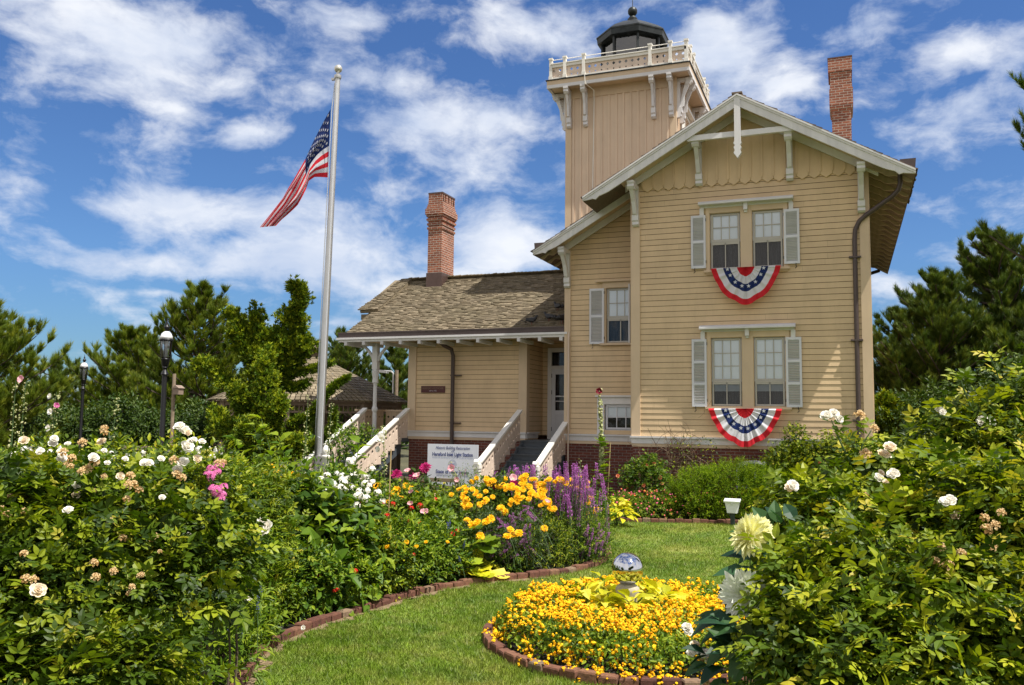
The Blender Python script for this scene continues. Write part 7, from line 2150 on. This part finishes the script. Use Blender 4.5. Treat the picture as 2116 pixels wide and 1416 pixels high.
spikes('small blue salvia spikes at the front left of the lawn edging', [(500, 1212), (505, 1200), (480, 1218), (535, 1222), (533, 1245), (492, 1305), (487, 1325), (475, 1290), (498, 1300), (478, 1230), (538, 1212)], [B(475, 1290, 7.6, .26, .26, .28), B(440, 1360, 7.0, .34, .3, .24)], L_BRIGHT, MESH_SPB, .09, 7.3, .2, leafn=330, leaf=.10)
spikes('thin pink spikes in front of the lower right corner of the sign', [(938, 962), (950, 975), (962, 970), (975, 985), (985, 978), (995, 990)], [B(965, 1020, 14.2, .35, .3, .3)], L_BRIGHT, [spike_mesh('pink_spike', P_HOT, 60, .08, 1, .09)], .11, 14.2, .2, leafn=160, rad=.8)
spikes('blue salvia between the marigolds in the border', [(838, 1130), (850, 1138), (948, 1150), (960, 1120), (958, 1140), (925, 1080), (930, 1075)], [B(900, 1150, 11.9, .5, .35, .25)], L_BRIGHT, MESH_SPB, .08, 11.6, .2, leafn=300, leaf=.07)
# green front row
fr = [(530, 1270, 8.9, .30, .28, 'leafy green clump at the front where the edging bends'), (620, 1250, 9.4, .38, .34, 'leafy green clump under the dark broad leaved bush'), (700, 1215, 9.9, .36, .30, 'second leafy clump along the edging'), (770, 1190, 10.4, .42, .36, 'full leafy clump in the middle of the edging'), (840, 1165, 11.0, .40, .40, 'leafy clump left of the large yellow green leaves'), (900, 1165, 11.4, .36, .34, 'leafy clump in front of the bamboo stake'),
      (470, 1345, 7.9, .26, .24, 'bright leafy clump at the lower end of the edging'), (1120, 1150, 12.5, .50, .36, 'feathery green mass below the golden daisies'), (1200, 1150, 12.9, .46, .38, 'feathery green mass at the tip of the border'), (1060, 1175, 12.2, .32, .25, 'low dark green clump at the edging near the border tip')]
for i, (u, v, w_, r_, h_, lb) in enumerate(fr):
    c = P(u, v, w_); c = np.array([c[0] - .16, c[1] + .14, 0]); r_ *= .86
    mt = [L_BRIGHT, L_MID, L_BRIGHT, L_ROSE2][i % 4]
    mound(lb, c, r_, h_ * 1.7, 420, TL if i < 7 else T_NARROW, .085 if i < 7 else .06, mt, 7, .22, blobs=[(c + np.array([0, 0, h_]), (r_, r_, h_)), (c + np.array([.15, .12, h_ * .8]), (r_ * .8, r_ * .8, h_ * .8))])
# feathery tall greens around pink flowers
flower_patch('hot pink phlox beside the left rose bush', [(435, 968), (448, 975), (452, 962), (440, 985), (448, 1015), (458, 1022), (440, 1010), (463, 1008), (455, 1030), (430, 980)], MESH_PHLOXP, .075, L_ROSE2, [BP(445, 1010, 5.75, 34, 58), BP(470, 1080, 6.1, 34, 60)], 170, .055, out=.18)
mound('yellowish green feathery plant between the rose bush and the dark bush', None, 0, 0, 620, T_NARROW, .10, L_BRIGHT, 8, .34, blobs=[B(490, 1120, 8.6, .34, .34, .66), B(500, 1180, 8.4, .28, .3, .45), B(450, 1190, 7.8, .30, .3, .45)], up=1.2)
o_ = mound('leafy plant with a cream rose and a pale spike left of the dark bush', None, 0, 0, 260, TROSE, .12, L_ROSE2, 6, .28, blobs=[B(500, 1060, 9.0, .36, .34, .4), B(540, 1130, 8.9, .22, .2, .5)])[0]
for (u, v, s_) in ((552, 1092, .16), (541, 1078, .09), (517, 1233, .12), (628, 1298, .05)): blossom('rose', MESH_ROSE[0], o_, P(u, v, 7.5), (-.1, -1, .5), s_)
flower_patch('scattered red and white small flowers along the front of the border', [(690, 1222), (697, 1218), (855, 1146), (770, 1150), (660, 1190), (720, 1140), (810, 1110), (735, 1180)], MESH_REDC, .06, L_BRIGHT, [BP(720, 1185, 9.9, 70, 40), BP(820, 1150, 10.8, 70, 40)], 170, .07, out=.2)
flower_patch('pale yellow seed heads and marigolds above the front greens', [(860, 1130), (760, 1120), (880, 1120), (800, 1130), (700, 1110), (925, 1120), (750, 1160), (840, 1120)], MESH_GOLD, .055, L_MID, [BP(800, 1150, 10.9, 90, 36)], 150, .07, fname='daisy', out=.2)
# big yellow green leaves
for (u, v, w_, lb, mt, n_) in ((965, 1085, 12.0, 'large round pale green leaves beside the red flowers', L_BRIGHT, 16), (985, 1165, 11.9, 'large yellowing lobed leaves hanging over the edging', L_LIME, 14), (940, 1150, 11.8, 'large round green leaves behind the yellowing ones', L_BRIGHT, 14), (905, 1060, 12.4, 'broad pale leaves under the hollyhock stems', L_BRIGHT, 12)):
    c = P(u, v, w_); hosta(lb, (c[0], c[1], 0), .42, n_, .30, mt, max(.2, c[2] * 1.3), GB, TPALM, 'border_plant')
# back of the border fill
bk = [(560, 1000, 13.2, .8, .55, 'tall leafy green plants behind the yellow flowers at the flagpole'), (450, 955, 13.0, .9, .60, 'green shrub at the foot of the juniper'), (690, 985, 15.0, .5, .55, 'green filling plants in front of the left stairs'), (330, 960, 12.0, .9, .62, 'green shrub behind the left rose bush near the large lamp'), (180, 955, 12.0, 1.0, .62, 'green shrub behind the left rose bush near the small lamp'), (30, 950, 12.0, 1.0, .66, 'green shrub behind the left rose bush at the picture edge'), (800, 1030, 15.0, .6, .38, 'green plants under the wooden rail'), (930, 1030, 15.0, .6, .36, 'low green plants in front of the sign'), (1060, 1040, 15.5, .6, .40, 'green plants at the foot of the right stairs')]
for i, (u, v, w_, r_, h_, lb) in enumerate(bk):
    c = P(u, v, w_); c = np.array([c[0], c[1], 0]); h_ = max(h_, .3)
    mound(lb, c, r_, 0, 520, TL, .11, [L_BRIGHT, L_ROSE2, L_MID][i % 3], 6, .30, blobs=[(c + np.array([0, 0, h_]), (r_, r_ * .8, h_ * 1.15)), (c + np.array([-.4, .2, h_ * .8]), (r_ * .7, r_ * .7, h_))], up=.9)
# flowering stalks scattered over the left back: seed heads
